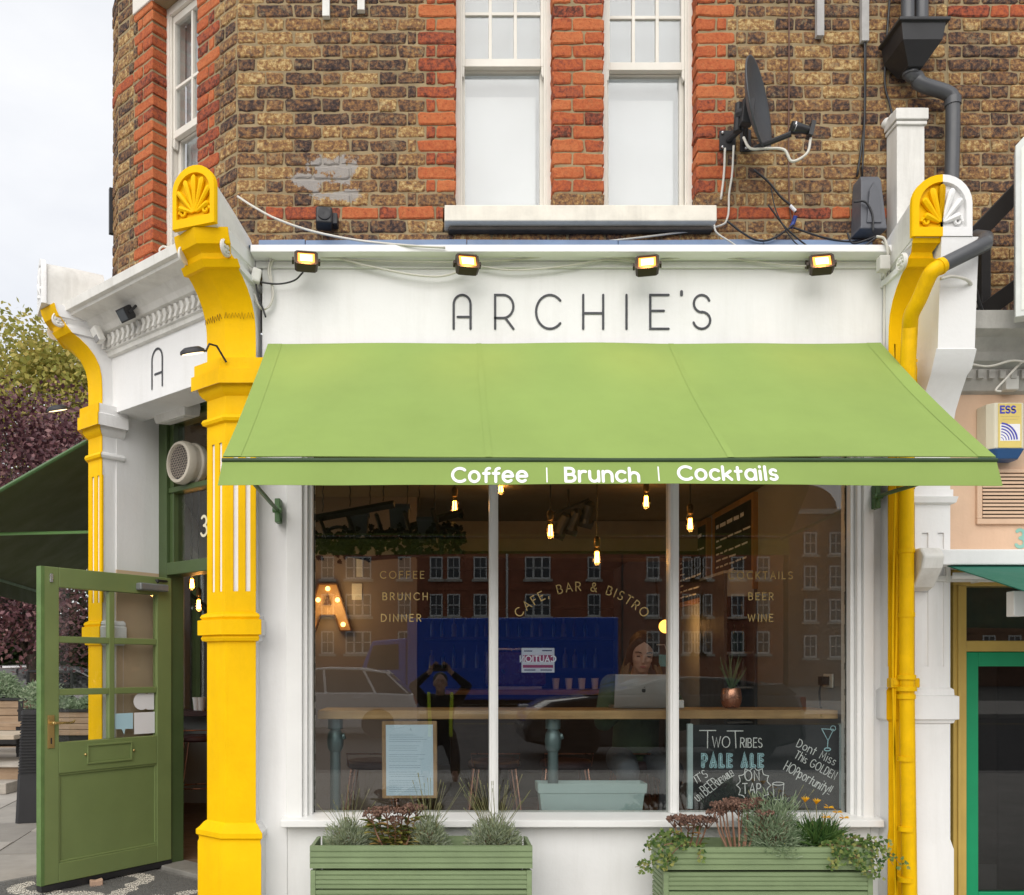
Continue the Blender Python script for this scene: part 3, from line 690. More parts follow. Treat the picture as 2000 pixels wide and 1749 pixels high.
def tablet(po, org, bis, w, h, back, mats, drop=.16, slab=.05):
    """arched shell tablet on top of a console; org: centre of its bottom edge on the front face"""
    n = Vector((bis[0], bis[1], 0)); u = Vector((-n.y, n.x, 0)); fr = frame(org, u, (0,0,1), n)   # local x right->?, y up, z out
    def to(m, p, zz): return m @ Vector((p[0], p[1], zz))
    P = arch_pts(w, h); Pi = [(p[0]*.78, .045+(p[1]-.045)*.86 if p[1] > .01 else .045) for p in P]
    # split left/right colours
    for side, mt in mats:
        fb = MB()
        clip = (lambda p: p) if side == 0 else (lambda p: (min(p[0], 0), p[1]) if side < 0 else (max(p[0], 0), p[1]))
        A = [clip(p) for p in P]; Bq = [clip(p) for p in Pi]
        fb.loft([[to(fr, p, -slab) for p in A], [to(fr, p, -.006) for p in A], [to(fr, (p[0]*.97, p[1]), 0) for p in A], [to(fr, p, 0) for p in Bq], [to(fr, p, -.022) for p in Bq]], True, False, True)
        # shell ribs
        for k in range(-3, 4):
            if side < 0 and k > 0 or side > 0 and k < 0: continue
            a = R(90-k*25); ln = h*.60 if abs(k) < 3 else h*.42
            x0, y0 = k*.004, .075
            pts = [(x0+math.cos(a)*ln*t*(.62+.0*abs(k)), y0+math.sin(a)*ln*t*(1-.02*abs(k))) for t in (0, .25, .5, .75, .93, 1)]
            rr = [.006, .009, .012, .0145, .014, .006]
            if side: pts = [clip(p) if k == 0 else p for p in pts]
            fb.tube([to(fr, p, -.014+.008*i/5) for i, p in enumerate(pts)], [r_*w/.25 for r_ in rr], 7)
        for s in (-1, 1):
            if side and s != side: continue
            sp = [to(fr, (s*(w*.27)+math.cos(t)*s*.022*(1-t/9), .075+math.sin(t)*.022*(1-t/9)), -.012) for t in [x*.5 for x in range(0, 15)]]
            fb.tube(sp, .008, 6)
        B.sub(po, 'shell_tablet', fb, mt, smooth=True, angle=35)
    # barrel-topped body running back to the wall
    bb = MB(); sc = .925
    f0 = [to(fr, (p[0]*sc, p[1]*sc), -slab+.001) for p in P]
    b0 = [to(fr, (p[0]*sc, (p[1]-drop if p[1] > .01 else -drop*.6)), -back) for p in P]
    bb.loft([f0, [a.lerp(b, .5)+Vector((0,0,.004)) for a, b in zip(f0, b0)], b0], True, True, True)
    B.sub(po, 'tablet_body', bb, WHITEG, smooth=True, angle=30)
    # rosette on the visible flank(s)
    for s in (-1, 1):
        rb = MB(); c = fr @ Vector((s*(w/2-.006), -.085, -.10)); ax = u*s
        m = frame((0,0,0), n, (0,0,1), ax)
        rb.lathe([(.045,0),(.045,.012),(.038,.018),(.032,.012),(.012,.014),(.010,.022),(0.001,.024)], c, 18, 'z', m)
        for k in range(6):
            a = 2*math.pi*k/6; rb.ball(c+m @ Vector((.022*math.cos(a), .022*math.sin(a), .012)), .010, .010, .008, 6, 4)
        B.sub(po, 'rosette', rb, WHITEG, smooth=True)
fn = Vector((0,-1,0))
# --- pilaster between the front and the canted entrance
arA = Vector((-1.128, -.08, 0)); fwid = .16
bisA = (NC+fn).normalized()
RfA = arA+Vector((fwid,0,0)); LfA = arA+CT*fwid
baseA = [V2(RfA+Vector((0,.15,0))), V2(RfA), V2(arA), V2(LfA), V2(LfA-NC*.15)]
pA = pilaster('pilaster', baseA, bisA, '')
tablet(pA, arA+bisA*(.27+.012)+Vector((0,0,3.636)), bisA, .25, .30, .36, [(0, YEL)], slab=.028)
zg = MB(); zr = random.Random(3); pts = []
for k in range(19): pts.append((RfA.x-.01-.15*k/18, -.0962-(.004 if k % 2 else 0), 3.275+(.028 if k % 2 else 0)+zr.uniform(-.005,.005)))
zg.tube(pts, .0016, 4); pts = []
for k in range(15): q_ = arA+CT*(.01+.145*k/14)+NC*(.0162+(.004 if k % 2 else 0)); pts.append((q_.x, q_.y, 3.275+(.028 if k % 2 else 0)+zr.uniform(-.005,.005)))
zg.tube(pts, .0016, 4); B.sub(pA, 'scored_zigzag', zg, mat('brown_score', (.20,.10,.01), .8))
# --- pilaster at the side-street end of the entrance
arB = arA+CT*1.41; bisB = (NC+NF).normalized()
RfB = arB-CT*fwid; LfB = arB+FT*fwid
baseB = [V2(RfB-NC*.15), V2(RfB), V2(arB), V2(LfB), V2(LfB-NF*.15)]
pB = pilaster('pilaster', baseB, bisB, '')
tablet(pB, arB+bisB*(.27+.012)+Vector((0,0,3.636)), bisB, .25, .30, .36, [(0, WHITE)], drop=.02, slab=.028)
# --- party pilaster: left strip yellow, right part white
xl, xm, xr = PX(1737,-.08), PX(1785,-.08), PX(1856,-.08)
baseC = [Vector((xm-.002,.07)), Vector((xm-.002,-.075)), Vector((xl,-.075)), Vector((xl,.07))]
shC = [(0,.01),(.56,.01),(.6,0),(1.165,0),(1.172,.012),(1.18,.02),(1.33,.02),(1.337,.01),(1.345,0)]
nkC = [(2.70,0),(2.88,0),(2.9,.02),(2.95,.04),(3.0,.045),(3.06,.03)]
pC = pilaster('pilaster', baseC, fn, '', flutes=(), shaft=shC, neck=nkC, cons=[(a, b, c*.98) for a, b, c in CONS][:-1]+[(3.584,.0,.262)])
xw1 = PX(1856,-.09)
baseD = [Vector((xw1,.07)), Vector((xw1,-.09)), Vector((xm,-.09)), Vector((xm,.07))]
shD = [(0,.012),(.5,.012),(.55,0),(1.155,0),(1.16,.012),(1.175,.016),(1.18,.03),(1.30,.03),(1.305,.014),(1.335,.012),(1.345,0)]
nkD = [(2.22,0),(2.30,0),(2.31,.02),(2.34,.028),(2.345,.01),(2.38,.01)]
coD = [(2.382,0,0),(2.55,0,.0),(2.68,0,.015),(2.78,0,.05),(2.86,0,.1),(2.93,0,.15),(2.955,.008,.17),(3.04,.008,.21),(3.045,0,.215),(3.3,0,.23),(3.584,0,.25)]
pD = pilaster('pilaster', baseD, fn, '', flutes=((.18,.36),(.62,.80)), shaft=shD, neck=nkD, cons=coD, face=WHITE)
tablet(pD, Vector(((PX(1780,-.33)+PX(1897,-.33))/2, -.345, 3.586)), fn, .30, .305, .42, [(-1, YEL), (1, WHITE)], drop=.14, slab=.028)

# --- fascia board with its drip edge and lead
mb = MB(); mb.box(PX(512,0), xl+.004, 0, .19, 2.86, 3.612); B.part('fascia', mb, WHITE, bevel=.003)
mb = MB(); mb.box(PX(500,0), PX(1726,0), -.014, -.002, 3.575, 3.612); B.part('fascia_moulding', mb, WHITE, bevel=.004)
mb = MB(); mb.box(PX(490,-.1), PX(1742,-.1), -.115, .02, 3.614, 3.652); B.part('drip_edge', mb, mat('white_trim', (.86,.86,.86), .4, var=.02), bevel=.004)
mb = MB()
for a, b in ((500, 592), (593, 912), (913, 1212), (1213, 1500), (1501, 1716)):
    x0, x1 = PX(a, .1), PX(b, .1); dz = random.uniform(-.004, .004)
    mb.loft([[(x0,-.105,3.655),(x0,.155,3.735+dz),(x0,.172,3.815+dz),(x0,.19,3.815+dz),(x0,.19,3.64)], [(x1,-.105,3.655),(x1,.155,3.735-dz),(x1,.172,3.815-dz),(x1,.19,3.815-dz),(x1,.19,3.64)]])
B.part('lead_flashing', mb, LEAD, bevel=.004)
# lettering on the fascia
h = (643-577)/366.0
def fas(px, py): return frame((PX(px, -.002), -.0035, PZ(py, 0)), (1,0,0), (0,0,1), (0,-1,0))
def L_(px0, strokes, w=.0125):
    m = fas(px0, 643); sg = MB()
    for k, s in enumerate(strokes): ribbon(sg, [(x*h, y*h) for x, y in s], w, .0003*k, m)
    B.part('sign_letter', sg, PAINTK)
L_(886, [[(.0,0),(0,.72)]+arc(.25,.72,.25,.28,180,0,14)+[(.5,0)], [(.12,.35),(.5,.35)]])
L_(967, [[(0,0),(0,1),(.24,1)]+arc(.24,.66,.3,.34,90,-90,14)+[(0,.32)], [(.3,.32),(.54,0)]])
L_(1047, [arc(.41,.5,.41,.5,42,318,26)])
L_(1139, [[(0,0),(0,1)],[(.59,0),(.59,1)],[(0,.46),(.59,.46)]])
L_(1223.5, [[(0,0),(0,1)]])
L_(1270, [[(.54,1),(0,1),(0,0),(.54,0)],[(0,.53),(.4,.53)]])
L_(1331, [[(.0,1.1),(.0,1.0)]], .016)
L_(1354, [arc(.25,.745,.235,.255,20,270,14)+arc(.25,.25,.25,.25,88,-165,14)])

# --- shop window
YG = .10
gx0, gx1 = PX(612, YG), PX(1653, YG); ZSL = .662; ZHD = 2.78
WALLY = .03
for a, b in ((RfA.x-.02, gx0-.13), (gx1+.10, xl+.02)):
    mb = MB(); mb.box(a, b, WALLY, .2, 0, 2.86); B.part('window_jamb_wall', mb, WHITE, bevel=.004)
mb = MB(); mb.box(gx0-.13, gx1+.10, WALLY+.003, .2, 0, .605); B.part('stall_riser', mb, WHITE, bevel=.004)
mb = MB()
for s, x in ((1, gx0), (-1, gx1)):
    w = .13 if s > 0 else .10
    a, b = sorted((x-s*w, x-s*.045)); mb.box(a, b, -.005, .16, .60, 2.86)
    a, b = sorted((x-s*.045, x-s*.02)); mb.box(a, b, .015, .16, .60, 2.86)
    a, b = sorted((x-s*.02, x+s*.003)); mb.box(a, b, .045, .16, .60, 2.86)
mb.box(gx0-.02, gx1+.02, .02, .16, ZHD, 2.858)
wf = B.part('shop_window_frame', mb, WOODW, bevel=.004)
mb = MB()
mb.loft([[(x, y, z) for y, z in ((.17, ZSL), (.08, ZSL), (-.02, ZSL-.012), (-.055, ZSL-.02), (-.055, ZSL-.055), (-.03, ZSL-.06), (.17, ZSL-.06))] for x in (gx0-.15, gx1+.13)])
B.part('shop_window_sill', mb, WOODW, bevel=.003)
mx_ = [PX(963.5, YG), PX(1313.5, YG)]
for x in mx_:
    mb = MB(); mb.box(x-.0235, x+.0235, .055, .15, ZSL, ZHD); mb.box(x-.012, x+.012, .045, .056, ZSL, ZHD); B.sub(wf, 'mullion', mb, WOODW, bevel=.003)
xs = [gx0]+mx_+[gx1]
for i in range(3):
    a = xs[i]+(.023 if i else 0); b = xs[i+1]-(.023 if i < 2 else 0)
    mb = MB(); mb.box(a, b, YG, YG+.004, ZSL, ZHD); B.sub(wf, 'pane', mb, GLASS)
mb = MB()
for x, s in ((gx0, 1), (gx1, -1)):
    n_ = 60
    for k in range(n_):
        z = ZSL+(ZHD-ZSL)*k/n_; wd_ = .004+.005*random.random()
        a, b = sorted((x+s*.003, x+s*(.003+wd_))); mb.box(a, b, YG-.008, YG-.001, z, z+(ZHD-ZSL)/n_)
B.sub(wf, 'putty', mb, mat('old_black_putty', (.06,.06,.05), .9, var=.6, vs=30))
# vinyl lettering on the panes
GOLD = mat('gold_leaf_vinyl', (.42,.31,.12), .35, metal=.5, var=.1, bump=0)
def pane_fr(px, py): return frame((PX(px, YG), YG-.0025, PZ(py, YG)), (1,0,0), (0,0,1), (0,-1,0))
kpx = (D0+YG)/F
for s, px, py in (('COFFEE', 743, 1130), ('BRUNCH', 748, 1172), ('DINNER', 745, 1214)):
    vl = MB(); text(vl, s, pane_fr(px, py), 13.5*kpx, 1.9*kpx, gap=.52); B.sub(wf, 'gold_word', vl, GOLD)
for s, px, py in (('COCKTAILS', 1485, 1131), ('BEER', 1486, 1172), ('WINE', 1485, 1214)):
    vl = MB(); text(vl, s, pane_fr(px, py), 13.5*kpx, 1.9*kpx, gap=.47, align='c'); B.sub(wf, 'gold_word', vl, GOLD)
s = 'CAFE, BAR & BISTRO'; cx, cy, rad = 1136, 1320, 166
tot = sum(GL[c][0]+.42 for c in s)-.42; hh = 16.5; a = 90+tot*hh/2/rad*57.3
for c in s:
    w = (GL[c][0]+.42)*hh; am = a-(GL[c][0]*hh/2)/rad*57.3
    o = pane_fr(cx+rad*math.cos(R(am)), cy-rad*math.sin(R(am))); o = o @ Matrix.Rotation(R(am-90), 4, 'Z') @ Matrix.Translation((-GL[c][0]*hh/2*kpx, 0, 0))
    vl = MB()
    for st in GL[c][1]: ribbon(vl, [(p[0]*hh*kpx, p[1]*hh*kpx) for p in st], 2.1*kpx, 0, o)
    if c != ' ': B.sub(wf, 'gold_letter', vl, GOLD)
    a -= w/rad*57.3

# ================================================================== recessed entrance on the canted corner
DI = -CT                                    # to the right along the doorway
Hn = Vector((-1.74, 1.02, .195))            # hinge line
FR_D = frame(Hn, DI, -NC, (0,0,1))          # x right, y into the building, z up
FR_E = frame(arA-NC*.075+CT*1.41, DI, -NC, (0,0,1))   # entrance fascia plane, x from the far pilaster
EL = 1.41
mb = MB(FR_E); mb.box(.09, EL-.09, 0, .22, 3.025, 3.66); B.part('entrance_fascia', mb, WHITE, bevel=.003)
mb = MB(FR_E)
prof = [(.0,3.37),(-.025,3.375),(-.03,3.40),(-.045,3.405),(-.05,3.49),(-.08,3.50),(-.10,3.53),(-.15,3.57),(-.235,3.585),(-.24,3.60),(-.265,3.605),(-.27,3.655),(-.2,3.672),(.1,3.70),(.1,3.37)]
mb.loft([[(x, y, z) for y, z in prof] for x in (.03, EL-.05)]); co = B.part('cornice', mb, WHITEG, bevel=.002)
mb = MB(FR_E); nd = 21
for i in range(nd):
    x = .14+(EL-.30)*i/(nd-1)
    mb.prism([(x, 3.415), (x+.022, 3.455), (x, 3.49), (x+.026, 3.49), (x+.046, 3.455), (x+.026, 3.415)], -.068, -.049)
B.sub(co, 'dentils', mb, WHITEG, bevel=.002)
sg = MB(); m = frame(FR_E @ Vector((.60, -.003, 3.09)), DI, (0,0,1), NC); hh = .225
for k, s in enumerate([[(0,0),(0,.72)]+arc(.24,.72,.24,.28,180,0,14)+[(.48,0)], [(.14,.35),(.48,.35)]]): ribbon(sg, [(x*hh, y*hh) for x, y in s], .013, .0003*k, m)
B.sub(co, 'letter_a', sg, PAINTK)
# recess walls, soffit
q = lambda p: V2(p)
rw0 = RfB-NC*.10; rw1 = Hn-DI*.10+NC*.02
def vwall(mb, a, b, z0, z1, t):
    d = (b-a); d.z = 0; n = Vector((-d.y, d.x, 0)).normalized()*t
    mb.add([(a.x,a.y,z0),(b.x,b.y,z0),(b.x+n.x,b.y+n.y,z0),(a.x+n.x,a.y+n.y,z0),(a.x,a.y,z1),(b.x,b.y,z1),(b.x+n.x,b.y+n.y,z1),(a.x+n.x,a.y+n.y,z1)],
           [(0,3,2,1),(4,5,6,7),(0,1,5,4),(1,2,6,5),(2,3,7,6),(3,0,4,7)])
mb = MB(); vwall(mb, rw0, rw1, 2.06, 3.3, .12)
rgt0 = LfA-NC*.14; rgt1 = Hn+DI*.98
vwall(mb, rgt1, rgt0, 0, 3.3, .10)
B.part('recess_wall', mb, WHITE)
mb = MB(); vwall(mb, rw0, rw1, 0, 2.06, .12); B.part('recess_lower_wall', mb, mat('tan_lower_wall', (.60,.44,.29), .7, var=.06, vs=3, bump=.2))  # lower part of the same wall, coloured tan
a, b = FR_E @ Vector((.06, .05, 3.03)), FR_E @ Vector((EL-.06, .05, 3.03)); c, d = FR_D @ Vector((1.15, .05, 2.905)), FR_D @ Vector((-.25, .05, 2.905))
mb = MB(); mb.add([a, b, c, d]+[p+Vector((0,0,.1)) for p in (a, b, c, d)], [(0,3,2,1),(4,5,6,7),(0,1,5,4),(1,2,6,5),(2,3,7,6),(3,0,4,7)]); B.part('recess_soffit', mb, WHITE)
# door frame with fanlights
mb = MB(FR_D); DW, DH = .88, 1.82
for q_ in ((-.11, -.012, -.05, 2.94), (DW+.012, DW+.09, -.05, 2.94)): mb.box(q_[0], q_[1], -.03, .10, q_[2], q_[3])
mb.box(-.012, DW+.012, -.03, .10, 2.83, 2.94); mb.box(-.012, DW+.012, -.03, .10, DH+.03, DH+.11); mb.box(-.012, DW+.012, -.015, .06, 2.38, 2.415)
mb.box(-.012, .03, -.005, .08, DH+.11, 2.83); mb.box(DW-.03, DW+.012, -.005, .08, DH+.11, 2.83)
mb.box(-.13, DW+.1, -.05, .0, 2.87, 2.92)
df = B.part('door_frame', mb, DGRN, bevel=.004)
for z0, z1 in ((DH+.11, 2.38), (2.415, 2.83)):
    mb = MB(FR_D); mb.box(.03, DW-.03, .03, .034, z0, z1); B.sub(df, 'fanlight_pane', mb, GLASS)
sg = MB(); m = frame(FR_D @ Vector((.285, .026, 2.08)), DI, (0,0,1), NC); text(sg, '3', m, .125, .017); 
B.sub(df, 'door_number', sg, mat('cream_vinyl', (.75,.70,.50), .5))
mb = MB(FR_D); mb.box(-.15, DW+.1, -.08, .12, -.06, -.012); B.sub(df, 'threshold', mb, mat('worn_stone_threshold', (.22,.21,.19), .8, var=.2, bump=.3), bevel=.006)
# the open door
dd = Vector((-.524, -.72, 0)).normalized(); dn = Vector((-dd.y, dd.x, 0)); dn = dn if dn.y < 0 else -dn
FR_O = frame(Hn+Vector((0,0,.012)), dd, -dn, (0,0,1))    # x from hinge to the free edge, y into the leaf, z up
mb = MB(FR_O); T = .045; DWo = .89
def bx(x0, x1, z0, z1, y0=0, y1=T): mb.box(x0, x1, y0, y1, z0, z1)
st = .11
bx(0, st, 0, DH); bx(DWo-st, DWo, 0, DH); bx(st, DWo-st, 1.705, DH); bx(st, DWo-st, .63, .81); bx(st, DWo-st, 0, .113)
xm_ = DWo/2-.012
bx(xm_-.019, xm_+.019, .81, 1.705, .004, T-.004)
for z in (1.10, 1.405): bx(st, xm_-.019, z-.019, z+.019, .004, T-.004); bx(xm_+.019, DWo-st, z-.019, z+.019, .004, T-.004)
CHIPD = mat('chipped_green_door', (.18,.235,.085), .36, var=.07, vs=4, bump=.06, bs=50, chip=-.9, chipc=(.30,.34,.16), chips=10)
do = B.part('entrance_door', mb, CHIPD, bevel=.004)
mb = MB(FR_O); mb.box(st, DWo-st, .016, .03, .113, .63); B.sub(do, 'panel', mb, CHIPD)
mb = MB(FR_O)
for x0, x1, z0, z1 in ((st, DWo-st, .113, .125), (st, DWo-st, .618, .63), (st, st+.012, .125, .618), (DWo-st-.012, DWo-st, .125, .618)): mb.box(x0, x1, .006, .017, z0, z1)
B.sub(do, 'panel_moulding', mb, CHIPD, bevel=.003)
for x0, x1 in ((st, xm_-.019), (xm_+.019, DWo-st)):
    for z0, z1 in ((.81, 1.081), (1.119, 1.386), (1.424, 1.705)):
        mb = MB(FR_O); mb.box(x0, x1, .022, .026, z0, z1); B.sub(do, 'pane', mb, DOORGL)
mb = MB(FR_O); hx = DWo-.058
mb.box(hx-.021, hx+.021, -.006, 0, .78, .97)
mb.lathe([(.011,0),(.011,-.04),(.009,-.045)], FR_O @ Vector((hx,0,.925)) if False else (hx, 0, .925), 12, 'y'); 
mb.tube([(hx,-.04,.925),(hx-.05,-.045,.925),(hx-.09,-.045,.922),(hx-.115,-.045,.927),(hx-.125,-.04,.938)], [.009,.008,.007,.007,.006], 8)
ho = B.sub(do, 'handle', mb, BRASS, bevel=.002)
mb = MB(FR_O); mb.box(hx-.004, hx+.004, -.0075, -.005, .805, .84); B.sub(do, 'keyhole', mb, BLACK)
mb = MB(FR_O); cxl = .45
for q_ in ((cxl-.155, cxl+.155, .775, .787), (cxl-.155, cxl+.155, .668, .68), (cxl-.155, cxl-.143, .68, .775), (cxl+.143, cxl+.155, .68, .775)): mb.box(q_[0], q_[1], -.008, .0, q_[2], q_[3])
mb.box(cxl-.142, cxl+.142, -.001, .004, .681, .774)
B.sub(do, 'letter_plate', mb, GRN, bevel=.002)
mb = MB(FR_O)
for s in (-1, 1): mb.ball((cxl+s*.165, -.004, .728), .008, n=8, k=6)
B.sub(do, 'letter_plate_screw', mb, BRASS, smooth='all')
mb = MB(FR_O); mb.box(0, DWo, -.004, T+.004, -.035, -.002); B.sub(do, 'weather_strip', mb, BLACK)
mb = MB(FR_O); mb.box(.06, .27, -.055, 0, 1.725, 1.77); cl_ = B.sub(do, 'door_closer', mb, mat('grey_door_closer', (.22,.23,.23), .4, metal=.4), bevel=.008)
mb = MB(FR_O); mb.tube([(.14,-.05,1.78),(.14,-.03,1.795),(-.1,.05,1.80)], .008, 6); B.sub(do, 'closer_arm', mb, IRON)
mb = MB(FR_O); mb.box(DWo-.07, DWo-.05, -.008, 0, 1.73, 1.78); B.sub(do, 'door_catch', mb, STEEL, bevel=.003)
mb = MB(FR_O); mb.box(DWo-.02, DWo+.0015, -.0012, T+.001, .0, 1.82); B.sub(do, 'door_edge', mb, mat('worn_green_edge', (.11,.19,.055), .5, var=.2, vs=9, chip=.25, chipc=(.42,.36,.22), chips=14))
# stickers on the lower pane next to the hinge
WV = mat('white_vinyl', (.82,.82,.84), .5, var=.02, bump=0); BV = mat('pale_blue_vinyl', (.45,.68,.78), .5, var=.02, bump=0)
mb = MB(FR_O); mb.box(st+.005, st+.155, .019, .0205, .825, .96); mb.prism([(st+.05, .975), (st+.01, .975), (st+.01, 1.085), (st+.05, 1.087), (st+.058, 1.075)]+[(st+.10+.06*math.cos(R(a)), 1.03+.055*math.sin(R(a))) for a in range(120, -121, -20)]+[(st+.058, .975)], .019, .0205)
B.sub(do, 'white_sticker', mb, WV)
mb = MB(FR_O); sx = st+.165; mb.prism([(sx,.86),(sx,.96),(sx+.125,.96),(sx+.125,.865),(sx+.08,.863),(sx+.062,.83),(sx+.055,.863)], .019, .0205); B.sub(do, 'blue_sticker', mb, BV)
# flank ground floor: wall with a big window, continuing behind the far pilaster
mb = MB(); FR_G = frame(arB-NF*.10, FT, -NF, (0,0,1)); wall_boxes(mb, FR_G, .1, 7.0, 0, 3.7, [(.5, 3.1, .85, 2.7), (3.6, 6.4, .85, 2.7)], 0, .14); B.part('flank_shopfront', mb, WHITE)
for a, b in ((.5, 3.1), (3.6, 6.4)):
    mb = MB(FR_G); mb.box(a, b, .06, .064, .85, 2.7); B.part('flank_pane', mb, GLASS)
    mb = MB(FR_G)
    for x in (a, lerp(a, b, .5)-.03, b-.06): mb.box(x, x+.06, .03, .11, .85, 2.7)
    mb.box(a, b, .031, .109, .85, .91); mb.box(a, b, .031, .109, 2.2, 2.25)
    B.part('flank_window_frame', mb, DGRN)
# ================================================================== green awning over the shop window
ax0, ax1 = -.914, 2.334; yw, yf = -.03, -1.016; zw, zf = 3.168, 2.334
A = Thing('awning', 'large apple green awning over the cafe window with white lettering on its valance', 'awning', (.7, -.5, 2.3))
def fab(x, t):
    s = .022*math.sin(math.pi*t)+.005*math.sin(x*5.1+1)*math.sin(math.pi*t)+.0035*math.sin(x*17+4*t)*t*(1-t)*4+.003*math.sin(x*2.3)*t+.008*noise.noise(Vector((x*1.7, t*2.2, .3)))
    return Vector((x, lerp(yw, yf, t), lerp(zw, zf, t)-s))
mb = MB(); nx, ny = 90, 16
vs = [fab(lerp(ax0, ax1, i/nx), j/ny) for j in range(ny+1) for i in range(nx+1)]
nrm = Vector((0, -(zw-zf), -(yw-yf)*-1)).normalized()
dn_ = Vector((0, .0, -.0035))
fs = [(j*(nx+1)+i, j*(nx+1)+i+1, (j+1)*(nx+1)+i+1, (j+1)*(nx+1)+i) for j in range(ny) for i in range(nx)]
k0 = len(vs); vs += [v+dn_ for v in vs]; fs += [tuple(reversed([q+k0 for q in f])) for f in fs]
mb.add(vs, fs); A.part('canopy', mb, AWN, smooth='all', recalc=False)
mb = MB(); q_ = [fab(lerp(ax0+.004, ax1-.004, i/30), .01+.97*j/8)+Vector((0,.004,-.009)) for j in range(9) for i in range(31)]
mb.add(q_, [(j*31+i, j*31+i+1, (j+1)*31+i+1, (j+1)*31+i) for j in range(8) for i in range(30)]); A.part('lining', mb, mat('dark_awning_underside', (.035,.045,.012), .85, var=.05), smooth='all', recalc=False)  # dark sheet added under the cloth to take green out of its reflection
# hems and seams: doubled cloth, real thickness
def strip(xa, xb, lift=.0014):
    for a in (0,):
        rows = []
        for j in range(ny+1):
            t = j/ny; rows.append([fab(xa, t)+Vector((0,-lift*.7,lift)), fab(xb, t)+Vector((0,-lift*.7,lift))])
        v = [p for r in rows for p in r]; mb.add(v, [(2*j, 2*j+1, 2*j+3, 2*j+2) for j in range(ny)])
for xa, xb in ((ax0, ax0+.075), (ax1-.075, ax1), (.190, .218), (1.208, 1.236)):
    mb = MB(); strip(xa, xb); A.part('seam', mb, AWN, recalc=False)
mb = MB(); mb.box(ax0, ax1, -.075, .0, 3.172, 3.205) if False else None
mb = MB(); mb.tube([(ax0-.002, yf-.004, zf-.014), (ax1+.002, yf-.004, zf-.014)], .009, 10); A.part('front_bar', mb, mat('shadow_line_green', (.02,.05,.012), .5, var=.1))  # bar coloured near black to stand for the shadow line above the valance
# valance
mb = MB(); nx = 90; zv = 2.211
def val_y(x, t): return yf-.006-.028*t+(.007*math.sin(x*3.3+.5)+.003*math.sin(x*11)+.006*noise.noise(Vector((x*2.1, 7, t))))*t
rows = []
for j in range(5):
    t = j/4; r = []
    for i in range(nx+1):
        x = lerp(ax0-.012*t, ax1+.012*t, i/nx); wv = .010*math.sin(x*3.3+.5)*t+.004*math.sin(x*11)*t
        r.append(Vector((x, val_y(x, t), lerp(zf-.022, zv+.004*math.sin(x*2.2), t))))
    rows.append(r)
v = [p for r in rows for p in r]; n1 = nx+1
fs = [(j*n1+i, j*n1+i+1, (j+1)*n1+i+1, (j+1)*n1+i) for j in range(4) for i in range(nx)]
k0 = len(v); v += [p+Vector((0,.003,0)) for p in v]; fs += [tuple(reversed([q+k0 for q in f])) for f in fs]
mb.add(v, fs); vo = A.part('valance', mb, AWN, smooth='all', recalc=False)
yv = yf-.025
def hug(tx):
    for v in tx.v: v.y = val_y(v.x, min(1, max(0, (zf-.022-v.z)/(zf-.022-zv))))-.0022+(v.y-yv)
def vfr(px, py): d = D0+yv; return frame(((px-VX)*d/F, yv, ZC+(VY-py)*d/F), (1,0,0), (0,0,1), (0,-1,0))
kp = (D0+yv)/F; PRINT = mat('white_print', (.86,.86,.85), .6, var=.02, bump=0)
for s, px, py, wpx in (('Coffee', 881, 941, 151), ('Brunch', 1102, 941, 148), ('Cocktails', 1322, 938, 198)):
    hh = 27.0; st = 5.9; g = .32; tx = MB()
    tot = sum(GL[c][0]+g for c in s)-g; fx = (wpx-st)/hh; xs_ = (fx-(len(s)-1)*g)/(tot-(len(s)-1)*g)
    text(tx, s, vfr(px+st/2, py), hh*kp, st*kp, gap=g, xs=xs_, xh=1.16)
    hug(tx); A.sub(vo, 'lettering_word', tx, PRINT)
for px, py in ((1068, 940), (1286, 938)): tx = MB(); text(tx, '|', vfr(px, py), 27*kp, 2.6*kp); hug(tx); A.sub(vo, 'lettering_bar', tx, PRINT)
ARM = mat('green_painted_steel', (.05,.12,.035), .42, var=.15)
for wx, wz, px in ((PX(545, 0), PZ(1000, 0), 478), (PX(1706, 0), PZ(973, 0), 1800)):
    mb = MB(); e = Vector((ax0+.06 if px < 900 else ax1-.06, yf+.03, zf-.03))
    mb.tube([(wx, -.05, wz), e], .011, 8); mb.cbox((wx, -.015, wz), .028, .075, .125); mb.tube([(wx-.025, -.05, wz), (wx+.025, -.05, wz)], .014, 8)
    A.part('awning_arm', mb, ARM, bevel=.003)

